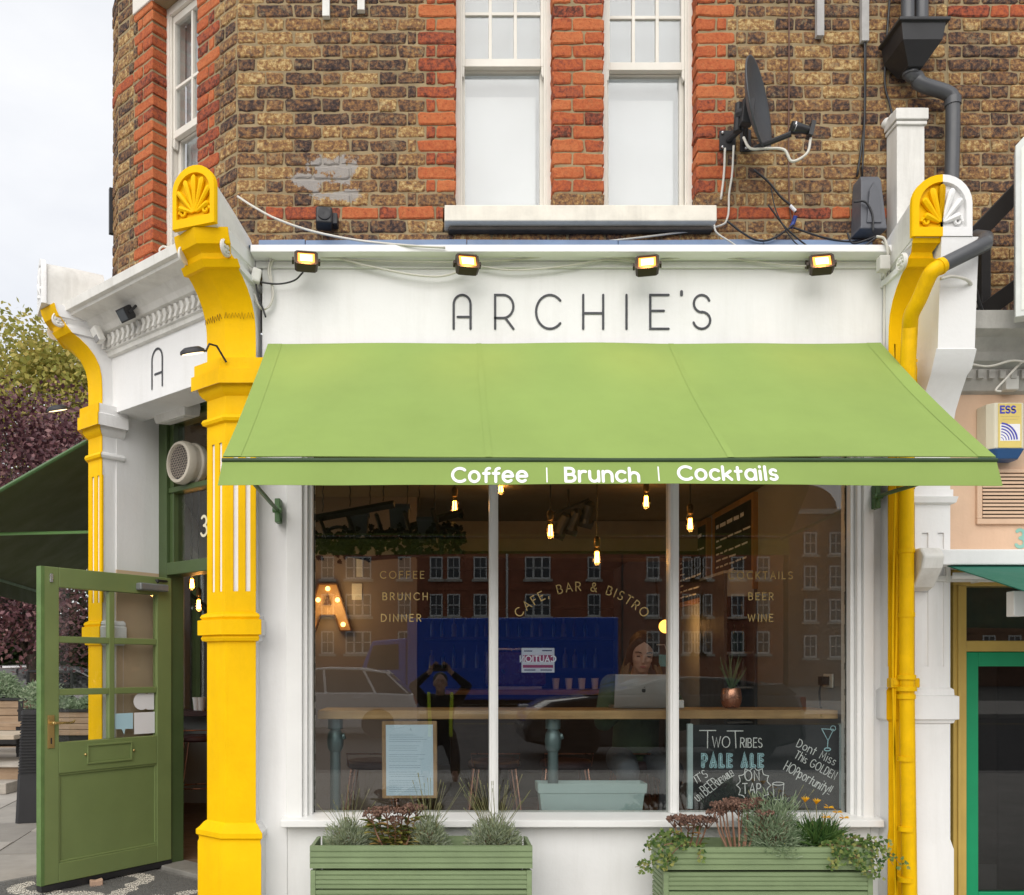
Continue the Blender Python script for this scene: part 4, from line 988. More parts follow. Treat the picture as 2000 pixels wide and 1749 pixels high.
# ================================================================== lit floodlights above the sign
FLG = emission('floodlight_glow', (1.0, .36, .07), 1.5)
FLC = emission('floodlight_core', (1.0, .74, .36), 2.6)
FLB = mat('bronze_floodlight', (.045,.03,.02), .45, metal=.3, var=.2)
for i, (px, py, side, lb) in enumerate(((598, 507, 0, 'lit floodlight nearest the left yellow pilaster'), (913, 513, 0, 'lit floodlight above the first letter A of the shop name'), (1264, 515, 1, 'lit floodlight above the letters I and E of the shop name'), (1605, 513, 1, 'lit floodlight at the right end of the white fascia'))):
    p = W(px, py, -.17); T_ = Thing('floodlight', 'small '+lb, 'floodlight', (p.x, 0, p.z), 'floodlights above the shop name')
    m = Matrix.Translation(p) @ Euler((R(-28), 0, R(-12 if side else 10))).to_matrix().to_4x4()
    w, h2 = .06, .05
    mb = MB(m)
    rr = lambda s, y: [(s*w*x, y, s*h2*z) for x, z in ((-1,-.75),(-.8,-1),(.8,-1),(1,-.75),(1,.75),(.8,1),(-.8,1),(-1,.75))]
    mb.loft([rr(.72, .05), rr(.95, .04), rr(1, .0), rr(1, -.012), rr(.80, -.014), rr(.76, -.004)], True, True, True)
    T_.part('housing', mb, FLB, smooth=True, angle=30)
    mb = MB(m); mb.box(-w*.72, w*.72, -.009, -.0065, -h2*.70, h2*.70); T_.part('lens', mb, FLG)
    mb = MB(m); mb.box(-w*.52, w*.52, -.0105, -.0092, -h2*.48, h2*.48); T_.part('led_panel', mb, FLC)
    mb = MB(); mb.box(-w-.012, -w-.002, .0, .025, -.012, .012, m); mb.box(w+.002, w+.012, 0, .025, -.012, .012, m); mb.tube([p+Vector((0,.03,.03)), (p.x, -.04, p.z+.05), (p.x, -.036, p.z+.05)], .008, 6); mb.box(p.x-.03, p.x+.03, -.04, -.03, p.z+.03, p.z+.07); T_.part('bracket', mb, FLB)
    li = bpy.data.lights.new('floodlight_lamp', 'SPOT'); li.energy = 5.5; li.color = (1, .42, .10); li.spot_size = R(95); li.spot_blend = 1; li.shadow_soft_size = .04
    lo = bpy.data.objects.new('floodlight_lamp', li); COL.objects.link(lo); lo.parent = T_.o; lo.location = m @ Vector((0, -.03, 0))-T_.loc
    lo.rotation_euler = Euler((R(18), 0, 0))
# ================================================================== oval lamps on the pilaster capitals
OVL = emission('oval_lamp_glow', (1.0, .74, .42), 1.6)
for pil, n_, lb in ((arA+bisA*.05, bisA, 'black oval lamp on a bent cable on the front yellow capital'), (arB+bisB*.02, bisB, 'black oval lamp on the far yellow capital beside the green side awning')):
    u = Vector((-n_.y, n_.x, 0)); c = pil+n_*.10-u*(.03)+Vector((0,0,3.05)); c = c+(Vector((-.05,-.02,0)) if pil is not None else 0)
    T_ = Thing('oval_lamp', lb, 'lamp', pil+Vector((0,0,3.06)), 'oval lamps on the capitals')
    m = frame(c, (1,0,0), (0,1,0), (0,0,1)) @ Euler((R(15), R(-9), R(0))).to_matrix().to_4x4() @ Matrix.Scale(.8, 4)
    mb = MB(m); mb.lathe([(.001,.034),(.05,.03),(.078,.012),(.082,-.004),(.078,-.008)], (0,0,0), 20, 'z', Matrix.Diagonal((1,.7,1,1))); T_.part('shell', mb, IRON, smooth=True)
    mb = MB(m); mb.lathe([(.001,-.0095),(.070,-.0095),(.070,-.0075),(.001,-.0075)], (0,0,0), 20, 'z', Matrix.Diagonal((1,.7,1,1))); T_.part('diffuser', mb, OVL)
    mb = MB(); mb.tube([c+Vector((.06,.02,.01)), c+Vector((.08,.02,.05)), c+Vector((.11,.05,.05)), c+Vector((.15,.09,-.02))], .006, 6); T_.part('cable', mb, FLB, smooth=True)

# ================================================================== cables
def sag(a, b, s, n=14, jx=0.0):
    a, b = Vector(a), Vector(b); return [a.lerp(b, i/n)+Vector((jx*math.sin(i*1.7), 0, -s*4*(i/n)*(1-i/n))) for i in range(n+1)]
def smooth_path(pts, n=6):
    P = [Vector(p) for p in pts]; P = [P[0]*2-P[1]]+P+[P[-1]*2-P[-2]]; o = []
    for i in range(1, len(P)-2):
        for k in range(n):
            t = k/n; a, b, c, d = P[i-1:i+3]
            o.append(.5*((2*b)+(c-a)*t+(2*a-5*b+4*c-d)*t*t+(-a+3*b-3*c+d)*t**3))
    return o+[P[-2]]
def cable(label, pxs, y, r=.005, m=None, cat='cable'):
    pts = smooth_path([W(p[0], p[1], p[2] if len(p) > 2 else y) for p in pxs]); mb = MB(); mb.tube(pts, r, 6)
    return single('cable', label, cat, mb, m or CABLE_W, loc=pts[0], smooth='all')
cable('pale cable from the left console over the flashing to the far roof edge', [(464,384,.185),(495,404,.12),(540,428,.08),(610,452,.02),(700,470,-.06),(800,480,-.125),(870,484,-.13)], 0, .006)
cable('white cable below the drip edge running to the second floodlight', [(500,497),(640,502),(720,520),(800,536),(860,540),(905,528)], -.045, .006)
cable('white cable looping under the fascia moulding past the second floodlight', [(520,494),(700,508),(890,512),(1000,508),(1100,500),(1240,506)], -.046, .005)
cable('thin white cable between the second and third floodlights', [(935,520),(1000,528),(1090,522),(1180,508),(1240,512)], -.04, .005)
cable('white cable between the third and fourth floodlights', [(1290,508),(1380,500),(1480,512),(1560,520),(1590,516)], -.04, .005)
cable('white cable loop hanging at the left end of the fascia', [(545,492),(528,520),(532,560),(530,590),(515,605),(500,590),(492,560),(500,545)], -.03, .006)
cable('second white cable loop at the left end of the fascia', [(532,495),(524,530),(534,572),(525,600),(508,600),(497,575)], -.04, .005)
cable('black cable from the first floodlight to the white junction', [(592,532),(575,548),(545,555),(512,552),(503,548)], -.05, .005, CABLE_B)
cable('black cable end hanging at the left fascia corner', [(500,556),(506,585),(514,605),(519,620)], -.05, .005, CABLE_B)
cable('long brown cable running down the bricks right of the satellite dish', [(1541,-10),(1541,150),(1540,300),(1542,400),(1548,440)], YB-.012, .0045, mat('brown_cable', (.13,.06,.04), .6))
cable('black cable hanging down to the grey junction box', [(1690,-10),(1690,180),(1686,260),(1674,345)], YB-.012, .0065, CABLE_B)
cable('second black cable dropping to the grey junction box', [(1688,-10),(1689,200),(1684,345)], YB-.02, .0055, CABLE_B)
cable('black cable looping down behind the white post', [(1738,-10),(1728,150),(1738,205),(1748,260),(1742,400)], YB-.012, .0065, CABLE_B)
cable('black cable from the wall hole sloping to the connector', [(1472,332),(1500,355),(1525,385),(1545,402),(1555,415)], YB-.02, .0065, CABLE_B)
cable('black cable sagging along the flashing under the dish', [(1420,432),(1450,455),(1480,470),(1510,466),(1550,440)], YB-.05, .006, CABLE_B)
cable('black cable lying on the flashing towards the fourth floodlight', [(1500,400),(1530,440),(1560,468),(1590,490)], YB-.06, .005, CABLE_B)
cable('black cable from the blue tie to the grey junction box', [(1550,445),(1600,462),(1650,472),(1700,470)], YB-.03, .006, CABLE_B)
cable('black looped cable in front of the grey junction box', [(1668,395),(1690,395),(1704,420),(1705,455)], YB-.14, .006, CABLE_B)
cable('tangled black cable below the grey junction box', [(1655,455),(1665,475),(1690,470),(1712,462),(1690,480)], YB-.12, .006, CABLE_B)
cable('white cable from the dish down past the sill and along the flashing', [(1433,285),(1430,340),(1424,380),(1421,425),(1400,443),(1300,458),(1200,470),(1130,476)], YB-.02, .006)
cable('white cable from the dish bracket into the wall', [(1416,290),(1414,340),(1408,390)], YB-.014, .0065)
cable('white cable from the sill corner over the drip edge', [(1395,440),(1400,455),(1425,472),(1440,482)], YB-.1, .005)
cable('thin black cable under the red brick course', [(1506,368),(1515,410),(1535,450),(1560,480),(1600,494)], YB-.08, .0035, CABLE_B)
cable('white cables dropping from the right end of the fascia', [(1712,462,-.13),(1728,468,-.13),(1734,500,-.13),(1728,560,-.03),(1726,690,-.03)], 0, .007)
cable('second white cable dropping beside the right console', [(1722,472,-.12),(1738,490,-.12),(1736,540,-.06),(1732,700,-.03)], 0, .005)
cable('thin white cable on the canted cornice', [(350,520),(330,505),(312,492),(318,482),(335,487)], .02, .006)
# small junction boxes / connectors
mb = MB(); p = W(500, 540, -.05); mb.cbox(p, .05, .05, .075, (0, .2, .3)); single('junction_box', 'small white junction box beside the left console', 'box', mb, WHITEG, loc=p, bevel=.01)
mb = MB(); p = W(1725, 516, -.12); mb.cbox(p, .055, .05, .075); single('junction_box', 'small grey junction box under the right end of the drip edge', 'box', mb, mat('pale_grey_plastic', (.55,.54,.50), .5), loc=p, bevel=.006)
mb = MB(); p = W(1548, 438, YB-.03); mb.tube([p+Vector((-.01,0,-.02)), p+Vector((.006,0,.01)), p+Vector((.012,-.01,.04))], .011, 7); single('cable_tie', 'blue tape wrapped round a cable joint on the red course', 'tape', mb, mat('blue_tape', (.02,.05,.25), .5), loc=p)
mb = MB(); p = W(1543, 402, YB-.03); mb.tube([p, p+Vector((.03,0,-.03))], .009, 8); single('cable_connector', 'white cable connector below the dish', 'connector', mb, WV, loc=p)

# ================================================================== satellite dish
p0 = W(1420, 277, YB)
S = Thing('satellite_dish', 'dark grey satellite dish on a wall bracket beside the right sash window', 'satellite dish', p0)
DISH = mat('dark_grey_dish', (.055,.06,.068), .5, var=.1, bump=.03)
mb = MB()
mb.box(p0.x-.045, p0.x+.045, YB-.012, YB-.002, p0.z-.055, p0.z+.055); mb.box(p0.x+.07, p0.x+.13, YB-.012, YB-.002, p0.z-.06, p0.z+.06)
e = W(1440, 240, -.02)
mb.tube([(p0.x, YB-.01, p0.z), (p0.x+.07, YB-.1, p0.z+.03), e], .016, 8); mb.tube([(p0.x+.1, YB-.01, p0.z-.02), (p0.x+.07, YB-.1, p0.z+.03)], .014, 8)
mb.tube([e+Vector((0,0,-.05)), e+Vector((.01,0,.1))], .022, 10)
S.part('wall_bracket', mb, IRON, smooth=True, bevel=.002)
mb = MB()
for dx, dz in ((-.03,.04),(-.03,-.04),(.1,-.045),(.1,.045)): mb.ball((p0.x+dx, YB-.016, p0.z+dz), .009, n=8, k=6)
S.part('bolt', mb, STEEL, smooth='all')
cd = W(1483, 202, -.10); dax = Vector((.80, -.58, .10)).normalized()          # bowl looks right along the street
up = Vector((0,0,1)); uu = up.cross(dax).normalized(); vv = dax.cross(uu)
md = frame(cd, uu, vv, dax)
mb = MB(md); rings = []
for k in range(0, 9):
    t = k/8; r = .001+t; rings.append([(.195*r*math.cos(a), .232*r*math.sin(a), .045*r*r-.045) for a in [2*math.pi*i/36 for i in range(36)]])
rings += [[(.202*math.cos(a), .239*math.sin(a), .002) for a in [2*math.pi*i/36 for i in range(36)]], [(.20*math.cos(a), .237*math.sin(a), -.008) for a in [2*math.pi*i/36 for i in range(36)]]]
for k in range(8, -1, -1):
    t = k/8; r = .001+t; rings.append([(.195*r*math.cos(a), .232*r*math.sin(a), .045*r*r-.054) for a in [2*math.pi*i/36 for i in range(36)]])
mb.loft(rings, True, False, False); S.part('reflector', mb, DISH, smooth='all')
mb = MB(); bk = md @ Vector((0, -.02, -.055)); mb.tube([e+Vector((.005,0,.04)), bk], .03, 8); mb.cbox(bk-dax*.01, .06, .05, .13, (0, .1, 0)); S.part('mount', mb, IRON, bevel=.004)
lo_ = md @ Vector((0, -.225, -.01)); ln = W(1545, 262, -.16)
mb = MB(); mb.tube([lo_-dax*.04, lo_, ln], .014, 8); S.part('feed_arm', mb, IRON, smooth=True)
mb = MB(); t_ = (md.translation-ln).normalized(); mb.tube([ln+Vector((.02,0,.03)), ln+Vector((.02,0,.03))+Vector((-.01,0,.004))], .03, 12); S.part('feed_cap', mb, WV)
mb = MB(); q0 = ln+Vector((.012,0,.03)); mb.tube([q0+Vector((-.012,0,.004)), q0+Vector((.012,0,0)), q0+Vector((.05,0,-.005)), q0+Vector((.08,0,-.012))], [.03,.03,.022,.02], 12); mb.cbox(q0+Vector((.09,0,-.01)), .022, .05, .075, (0, .25, 0)); S.part('feed_horn', mb, BLACK, smooth=True)
mb = MB(); mb.tube(smooth_path([q0+Vector((.09,0,-.05)), q0+Vector((.07,0,-.13)), q0+Vector((.0,.02,-.16)), q0+Vector((-.04,.02,-.10)), q0+Vector((-.12,.05,-.075)), q0+Vector((-.2,.06,-.07)), q0+Vector((-.23,.08,.0))]), .007, 6); S.part('feed_cable', mb, CABLE_W, smooth='all')

# ================================================================== rainwater hopper, pipes
H = Thing('rainwater_hopper', 'black plastic rainwater hopper with two inlet pipes and an offset downpipe', 'downpipe', W(1790, 90, YB))
yh = .05
mb = MB(); a, b = W(1742, 58, yh), W(1834, 58, yh)
cx_ = (a.x+b.x)/2
def sq(hw, yf_, yb_, z, c=cx_): return [(c-hw, yf_, z), (c+hw, yf_, z), (c+hw, yb_, z), (c-hw, yb_, z)]
mb.loft([sq(.135, -.05, .185, PZ(58, yh)), sq(.135, -.05, .185, PZ(64, yh)), sq(.118, -.035, .185, PZ(66, yh)), sq(.105, -.025, .185, PZ(96, yh)), sq(.045, .04, .16, PZ(128, yh)), sq(.042, .045, .15, PZ(131, yh))], True, True, True)
H.part('hopper_head', mb, BLACK, bevel=.003)
for px in (1773, 1800):
    mb = MB(); q0 = W(px, 60, .1); mb.tube([(q0.x, .1, q0.z-.02), (q0.x, .1, 5.9)], .034, 14); H.part('inlet_pipe', mb, GREYP, smooth=True)
mb = MB(); t0 = Vector((cx_+.0, .10, PZ(126, .1))); pts = smooth_path([t0, t0+Vector((0,0,-.05)), W(1790, 152, .11), W(1800, 165, .11), W(1845, 180, .11), W(1859, 190, .11), W(1861, 205, .11), W(1861, 260, .11)], 5)
pts.append(W(1858, 380, .11)); mb.tube(pts, .037, 14)
for q in (t0+Vector((0,0,-.04)), W(1861, 200, .11)): mb.tube([q+Vector((0,0,-.02)), q+Vector((0,0,.02))], .042, 14)
H.part('downpipe', mb, GREYP, smooth=True)
# lower pipe: grey elbow crossing the white console, then yellow down the pilaster
D = Thing('downpipe', 'yellow painted downpipe with a grey elbow beside the right shopfront edge', 'downpipe', (PX(1772, -.2), -.15, 0))
yp = -.17; yq = -.42
mb = MB(); e0 = W(1922, 478, yq); e1 = W(1843, 517, yq)
mb.tube([W(1905, 462, .0), W(1925, 466, -.3), e0, e0.lerp(e1, .25), e1], [.034,.036,.038,.036,.036], 14); D.part('grey_elbow', mb, GREYP, smooth=True)
mb = MB(); pts = smooth_path([e1, W(1822, 530, yq), W(1812, 545, yq+.02), W(1795, 585, yq+.07), W(1780, 615, yq+.12), W(1777, 640, yq+.16)], 5)
pts += [Vector((PX(1774, yq+.17), yq+.17, PZ(700, yq+.17))), Vector((PX(1770, yp), yp, 2.6))]
xq = PX(1770, yp); pts += [Vector((xq, yp, 1.5)), Vector((xq+.012, yp, .6)), Vector((xq+.02, yp, 0))]
mb.tube(pts, .037, 14)
for p_ in (pts[0].lerp(pts[1], .3), W(1777, 640, yq+.16)): pass
mb.tube([pts[1], pts[2]], .041, 14)
for z, rr in ((2.62,.041),(2.38,.041),(2.05,.041),(1.72,.041),(1.40,.046),(1.34,.05),(1.3,.044),(.98,.042),(.62,.042),(.36,.042)):
    mb.tube([(xq, yp, z-.012), (xq, yp, z+.012)], rr, 14)
D.part('yellow_pipe', mb, YELD, smooth=True)
mb = MB(); mb.cbox((xq, yp+.03, 1.37), .15, .05, .05); mb.cbox((xq-.05, yp+.03, 1.37), .03, .06, .03); D.part('pipe_bracket', mb, YELD, bevel=.006)
for i, (off, ph) in enumerate(((-.052, 0), (-.044, 2))):
    mb = MB(); pts = [Vector((xq+off+.008*math.sin(z*3+ph), yp+.02, z)) for z in [i_*.12 for i_ in range(0, 27)]]
    mb.tube(pts, .0065, 6); D.part('painted_cable', mb, YELD, smooth='all')
# ================================================================== small things on the brick wall
p = W(1775, 300, YB-.06); P = Thing('vent_post', 'white painted square post with a capped top on the right of the wall', 'post', (p.x, YB-.06, 3.7))
x0, x1 = PX(1752, YB-.12), PX(1806, YB-.12); zt = PZ(215, YB-.12)
mb = MB(); mb.box(x0, x1, YB-.12, YB-.004, 3.7, zt-.06); P.part('shaft', mb, WHITEG, bevel=.004)
mb = MB(); mb.box(x0-.008, x1+.008, YB-.132, YB-.004, zt-.085, zt-.065); mb.box(x0-.014, x1+.012, YB-.14, YB-.004, zt-.06, zt); mb.loft([sq(.075, YB-.14, YB-.004, zt, (x0+x1)/2), sq(.03, YB-.08, YB-.03, zt+.03, (x0+x1)/2)]); P.part('cap', mb, WHITEG, bevel=.004)
p = W(1737, 238, YB-.03); mb = MB(); mb.lathe([(.03,0),(.03,-.02),(.02,-.035),(.012,-.04),(.012,-.06),(.02,-.06),(.02,-.075),(.002,-.08)], (p.x, YB, p.z), 14, 'y'); single('cable_insulator', 'round cream insulator knob beside the white post', 'insulator', mb, WHITEG, loc=p, smooth=True)
a = W(1683, 395, YB); J = Thing('junction_box', 'dark grey tapered junction box with cables at the right of the wall', 'box', (a.x, YB, a.z))
z0, z1 = PZ(452, YB-.1), PZ(343, YB-.1); cxj = a.x
mb = MB(); mb.loft([sq(.075, YB-.13, YB-.005, z0, cxj+.005), sq(.07, YB-.13, YB-.005, z0+.02, cxj+.005), sq(.055, YB-.11, YB-.005, z1-.03, cxj), sq(.05, YB-.09, YB-.005, z1, cxj)]); J.part('case', mb, mat('grey_box', (.10,.105,.12), .5, var=.06), bevel=.006)
mb = MB(); mb.prism([(cxj-.035, z0+.03), (cxj+.045, z0+.03), (cxj+.03, z1-.1), (cxj+.005, z1-.05), (cxj-.02, z1-.1)], YB-.137, YB-.10); J.part('front_panel', mb, MATS['grey_box'], bevel=.003)
for i, (px, yb_, lb) in enumerate(((638, 40, 'thin white batten hanging on the bricks at the far left'), (706, 28, 'short white batten end at the top left of the front wall'), (1598, 78, 'grey wooden batten with an eyelet on the wall above the dish'), (1685, 88, 'grey wooden batten above the grey junction box'))):
    mb = MB(); c = PX(px, YB); mb.box(c-.02, c+.02, YB-.035, YB-.003, PZ(yb_, YB), 5.75); b_ = single('batten', lb, 'batten', mb, mat('weathered_batten', (.42,.41,.40), .8, var=.15, vs=10, streak=.3) if i > 1 else WHITEG, loc=(c, YB, PZ(yb_, YB)), group='battens on the brick wall', bevel=.002)
p = W(633, 430, YB-.05); K = Thing('wall_speaker', 'small black swivel speaker on the red brick course', 'speaker', (p.x, YB, p.z))
mb = MB(Matrix.Translation(p) @ Euler((R(-10), 0, R(8))).to_matrix().to_4x4()); mb.box(-.045, .045, -.05, .03, -.05, .05); K.part('case', mb, BLACK, bevel=.012, seg=3)
mb = MB(Matrix.Translation(p) @ Euler((R(-10), 0, R(8))).to_matrix().to_4x4()); mb.lathe([(.036,-.05),(.036,-.056),(.03,-.058),(.002,-.05)], (0,0,0), 18, 'y'); K.part('cone', mb, IRON, smooth=True)
mb = MB(); mb.box(p.x+.045, p.x+.075, YB-.07, YB, p.z-.03, p.z+.03); mb.tube([(p.x, YB-.002, p.z), (p.x, YB-.05, p.z)], .015, 8); K.part('bracket', mb, IRON, bevel=.004)
# ================================================================== on the canted cornice
EC = FR_E
T_ = Thing('floodlight', 'unlit black floodlight hanging under the entrance cornice', 'floodlight', EC @ Vector((.56, -.12, 3.54)))
m = Matrix.Translation(EC @ Vector((.56, -.15, 3.50))) @ Euler((R(35), 0, R(-40))).to_matrix().to_4x4()
m = m @ Matrix.Scale(.8, 4)
mb = MB(m); mb.box(-.055, .055, -.03, .03, -.05, .045)
for k in range(6): mb.box(-.05+.018*k, -.044+.018*k, .03, .045, -.04, .04)
T_.part('housing', mb, BLACK, bevel=.005)
mb = MB(m); mb.box(-.045, .045, -.034, -.031, -.04, .035); T_.part('lens', mb, mat('dark_lens', (.10,.11,.12), .1, bump=0))
mb = MB(); mb.tube([EC @ Vector((.62, -.1, 3.56)), m @ Vector((.06, .0, 0)), m @ Vector((.0, .03, 0))], .008, 6); T_.part('bracket', mb, BLACK)
T_ = Thing('motion_sensor', 'small white motion sensor under the entrance cornice', 'sensor', EC @ Vector((.20, -.12, 3.54)))
m = Matrix.Translation(EC @ Vector((.20, -.12, 3.475))) @ Euler((R(20), R(-15), R(-45))).to_matrix().to_4x4()
mb = MB(m); mb.box(-.03, .03, -.025, .02, -.05, .045); T_.part('case', mb, WHITEG, bevel=.008)
mb = MB(m); mb.box(-.02, .02, -.03, -.024, -.045, -.01); T_.part('lens', mb, mat('grey_lens', (.3,.3,.3), .3))
# bulkhead lamp under the recess soffit, extractor vent in the fanlight
c = W(345, 800, .78); c.z = 3.03
T_ = Thing('bulkhead_light', 'unlit white bulkhead light on the entrance ceiling', 'lamp', c)
m = frame(c, DI, -NC, (0,0,1)) @ Euler((R(8),0,0)).to_matrix().to_4x4(); mb = MB(m)
mb.loft([[(x*.17*s, y*.06*s, z) for x, y in ((-1,-1),(1,-1),(1,1),(-1,1))] for s, z in ((1,.05),(1,.0),(.92,-.045))]); T_.part('case', mb, WHITEG, bevel=.006)
mb = MB(m); mb.box(-.12, .12, -.035, .035, -.05, -.0455); T_.part('diffuser', mb, mat('opal_plastic', (.65,.65,.6), .35))
c = FR_D @ Vector((.185, .04, 2.545))
T_ = Thing('extractor_fan', 'round cream extractor vent set in the window above the entrance door', 'fan', c)
m = frame(c, DI, (0,0,1), NC) @ Matrix.Scale(.82, 4)
mb = MB(m); mb.lathe([(.16,-.03),(.165,.0),(.165,.02),(.15,.03),(.15,.075),(.165,.08),(.165,.12),(.155,.14),(.135,.145),(.13,.12)], (0,0,0), 36); T_.part('housing', mb, mat('cream_plastic', (.58,.53,.44), .45, var=.06), smooth=True, angle=30)
mb = MB(m); mb.lathe([(.001,.118),(.131,.118),(.131,.121),(.001,.121)], (0,0,0), 36); T_.part('fan_interior', mb, BLACK)
mb = MB(m)
for r_ in range(-6, 7):
    for q_ in range(-6, 7):
        x, y = q_*.022+(r_ % 2)*.011, r_*.019
        if x*x+y*y < .125**2:
            pts = [(x+.0115*math.cos(R(60*k+30)), y+.0115*math.sin(R(60*k+30)), .128) for k in range(7)]
            for k in range(3): mb.tube([pts[k], pts[k+1]], .0022, 4)
T_.part('grille', mb, mat('grille_plastic', (.42,.36,.30), .5))
# ================================================================== green side awning beyond the entrance (seen from below)
a0 = arB-NF*.05+FT*.28; pr = NF
SA = Thing('side_awning', 'dark green awning over the side street windows seen from below', 'awning', a0)
AW2 = mat('shaded_awning_canvas', (.042,.058,.008), .75, var=.06, vs=2, bump=.1, bs=400)  # underside shade is put into the cloth colour, canopy and valance alike
wl0, wl1 = a0+Vector((0,0,3.0)), a0+FT*3.4+Vector((0,0,3.0))
f0, f1 = a0+pr*1.25+Vector((0,0,2.20)), a0+FT*3.4+pr*1.25+Vector((0,0,2.20))
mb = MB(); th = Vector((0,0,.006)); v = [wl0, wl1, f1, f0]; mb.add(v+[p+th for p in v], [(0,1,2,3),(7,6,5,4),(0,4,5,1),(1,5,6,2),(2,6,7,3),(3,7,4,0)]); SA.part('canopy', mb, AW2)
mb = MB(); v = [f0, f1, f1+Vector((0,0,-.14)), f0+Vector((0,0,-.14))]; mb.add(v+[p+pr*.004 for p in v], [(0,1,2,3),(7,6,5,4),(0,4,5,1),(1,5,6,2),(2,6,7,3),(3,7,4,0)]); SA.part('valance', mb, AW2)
mb = MB(); mb.tube([wl0+Vector((0,0,.01)), f0+Vector((0,0,.01))], .014, 8); mb.tube([f0, f1], .016, 8); SA.part('frame_bar', mb, ARM, smooth=True)
mb = MB(); z_ = 2.42; mb.tube([a0+FT*.5+Vector((0,0,z_)), a0+FT*.5+pr*1.25+Vector((0,0,z_-.06))], .011, 8); SA.part('arm', mb, mat('sunlit_green_arm', (.20,.42,.14), .4), smooth=True)  # sunlight on this arm is put into its paler green

# ================================================================== neighbouring shop on the right
NB = Thing('neighbouring_shop', 'brown brick neighbour with peach rendered shopfront at the right edge', 'building', (3.6, .5, 0))
FR_N = frame((2.823, YB, 0), (1,0,0), (0,1,0), (0,0,1))
mb = MB(FR_N); mb.box(0, 2.6, .008, .24, 3.05, ZB1); nw = NB.part('front_wall', mb, MORTAR)
bl_n = lay(FR_N, 0, 2.6, 3.19, ZB1, [], lambda a, b, z, k, mode: None if mode != 'kind' else ('r' if 5.05 < z < 5.13 else 's'), .13, 21)
place_bricks([(nw, bl_n)], NB.loc)
PEACH = mat('peach_render', (.66,.46,.32), .85, var=.07, vs=4, bump=.3, bs=50, streak=.22, sc=(.42,.25,.16))
xn0, xn1 = xw1+.004, 4.9
mb = MB(); mb.box(xn0, xn1, .03, .25, PZ(1078, .03), PZ(765, .03)); NB.part('rendered_fascia', mb, PEACH, bevel=.003)
mb = MB(); prf = [(.03,PZ(768,.0)),(.0,PZ(764,0)),(-.03,PZ(745,0)),(-.03,PZ(725,0)),(-.08,PZ(715,0)),(-.10,PZ(700,0)),(-.16,PZ(680,0)),(-.22,PZ(672,0)),(-.235,PZ(640,0)),(.25,PZ(625,0)),(.25,PZ(768,0))]
mb.loft([[(x, y, z) for y, z in prf] for x in (xn0+.01, xn1)]); nc_ = NB.part('cornice', mb, mat('dirty_stone_cornice', (.42,.41,.38), .85, var=.15, vs=6, bump=.4, streak=.4, sc=(.15,.14,.12)), bevel=.003)
mb = MB()
for k in range(28):
    x = xn0+.05+k*.058; mb.box(x, x+.030, -.052, -.028, PZ(745,0), PZ(728,0))
NB.sub(nc_, 'dentils', mb, MATS['dirty_stone_cornice'])
# louvred vent
vx0, vx1, vz0, vz1 = PX(1905,.03), PX(2052,.03), PZ(1025,.03), PZ(918,.03)
mb = MB()
for q_ in ((vx0, vx1, vz0, vz0+.03), (vx0, vx1, vz1-.02, vz1), (vx0, vx0+.028, vz0+.03, vz1-.02), (vx1-.028, vx1, vz0+.03, vz1-.02)): mb.box(q_[0], q_[1], .012, .035, q_[2], q_[3])
lv = NB.part('louvre_vent', mb, PEACH, bevel=.003)
mb = MB(); mb.box(vx0+.028, vx1-.028, .031, .0345, vz0+.03, vz1-.02) if False else mb.box(vx0+.028, vx1-.028, .026, .0295, vz0+.03, vz1-.02); NB.sub(lv, 'vent_back', mb, mat('dark_vent', (.03,.015,.01), .9))
n_ = 12
for k in range(n_):
    z = vz0+.035+(vz1-.02-vz0-.035)*k/n_; mb = MB(); mb.add([(vx0+.028,.024,z+.009),(vx1-.028,.024,z+.009),(vx1-.028,.008,z),(vx0+.028,.008,z),(vx0+.028,.024,z+.012),(vx1-.028,.024,z+.012),(vx1-.028,.008,z+.013),(vx0+.028,.008,z+.013)], [(0,3,2,1),(4,5,6,7),(0,1,5,4),(1,2,6,5),(2,3,7,6),(3,0,4,7)]); NB.sub(lv, 'louvre_slat', mb, PEACH)
mb = MB(); text(mb, '3', frame((PX(1986,.02), .0275, PZ(1069,.03)), (1,0,0), (0,0,1), (0,-1,0)), 34*4.8/F, .018); NB.part('painted_number', mb, mat('turquoise_paint', (.25,.50,.42), .7))
# its shopfront: ochre frame, green door
OCH = mat('ochre_paint', (.50,.34,.08), .5, var=.08, vs=6, bump=.15, streak=.2, sc=(.3,.2,.05)); EME = mat('emerald_paint', (.0,.26,.105), .45, var=.06)
ox0 = PX(1858, .05); ZN = PZ(1145, .05)
mb = MB(); mb.box(ox0, PX(1884,.05), .03, .15, 0, ZN); mb.box(PX(1884,.05), xn1, .035, .15, PZ(1273,.05), PZ(1252,.05)); mb.box(ox0, xn1, .032, .16, ZN, PZ(1076,.05)); nf = NB.part('ochre_frame', mb, OCH, bevel=.004)
mb = MB(); mb.box(ox0+.02, ox0+.035, .018, .03, 0, ZN); NB.sub(nf, 'ochre_bead', mb, OCH, bevel=.003)
mb = MB(); mb.box(PX(1884,.07), xn1, .07, .075, PZ(1252,.05), ZN); NB.sub(nf, 'transom_pane', mb, GLASS)
mb = MB(); mb.box(PX(1884,.3), xn1, .3, .32, PZ(1255,.05)-.1, ZN+.1); NB.part('transom_backing', mb, mat('brown_board', (.08,.04,.018), .7, var=.3, vs=8))
dx0 = PX(1884,.06); zt_ = PZ(1274,.06)
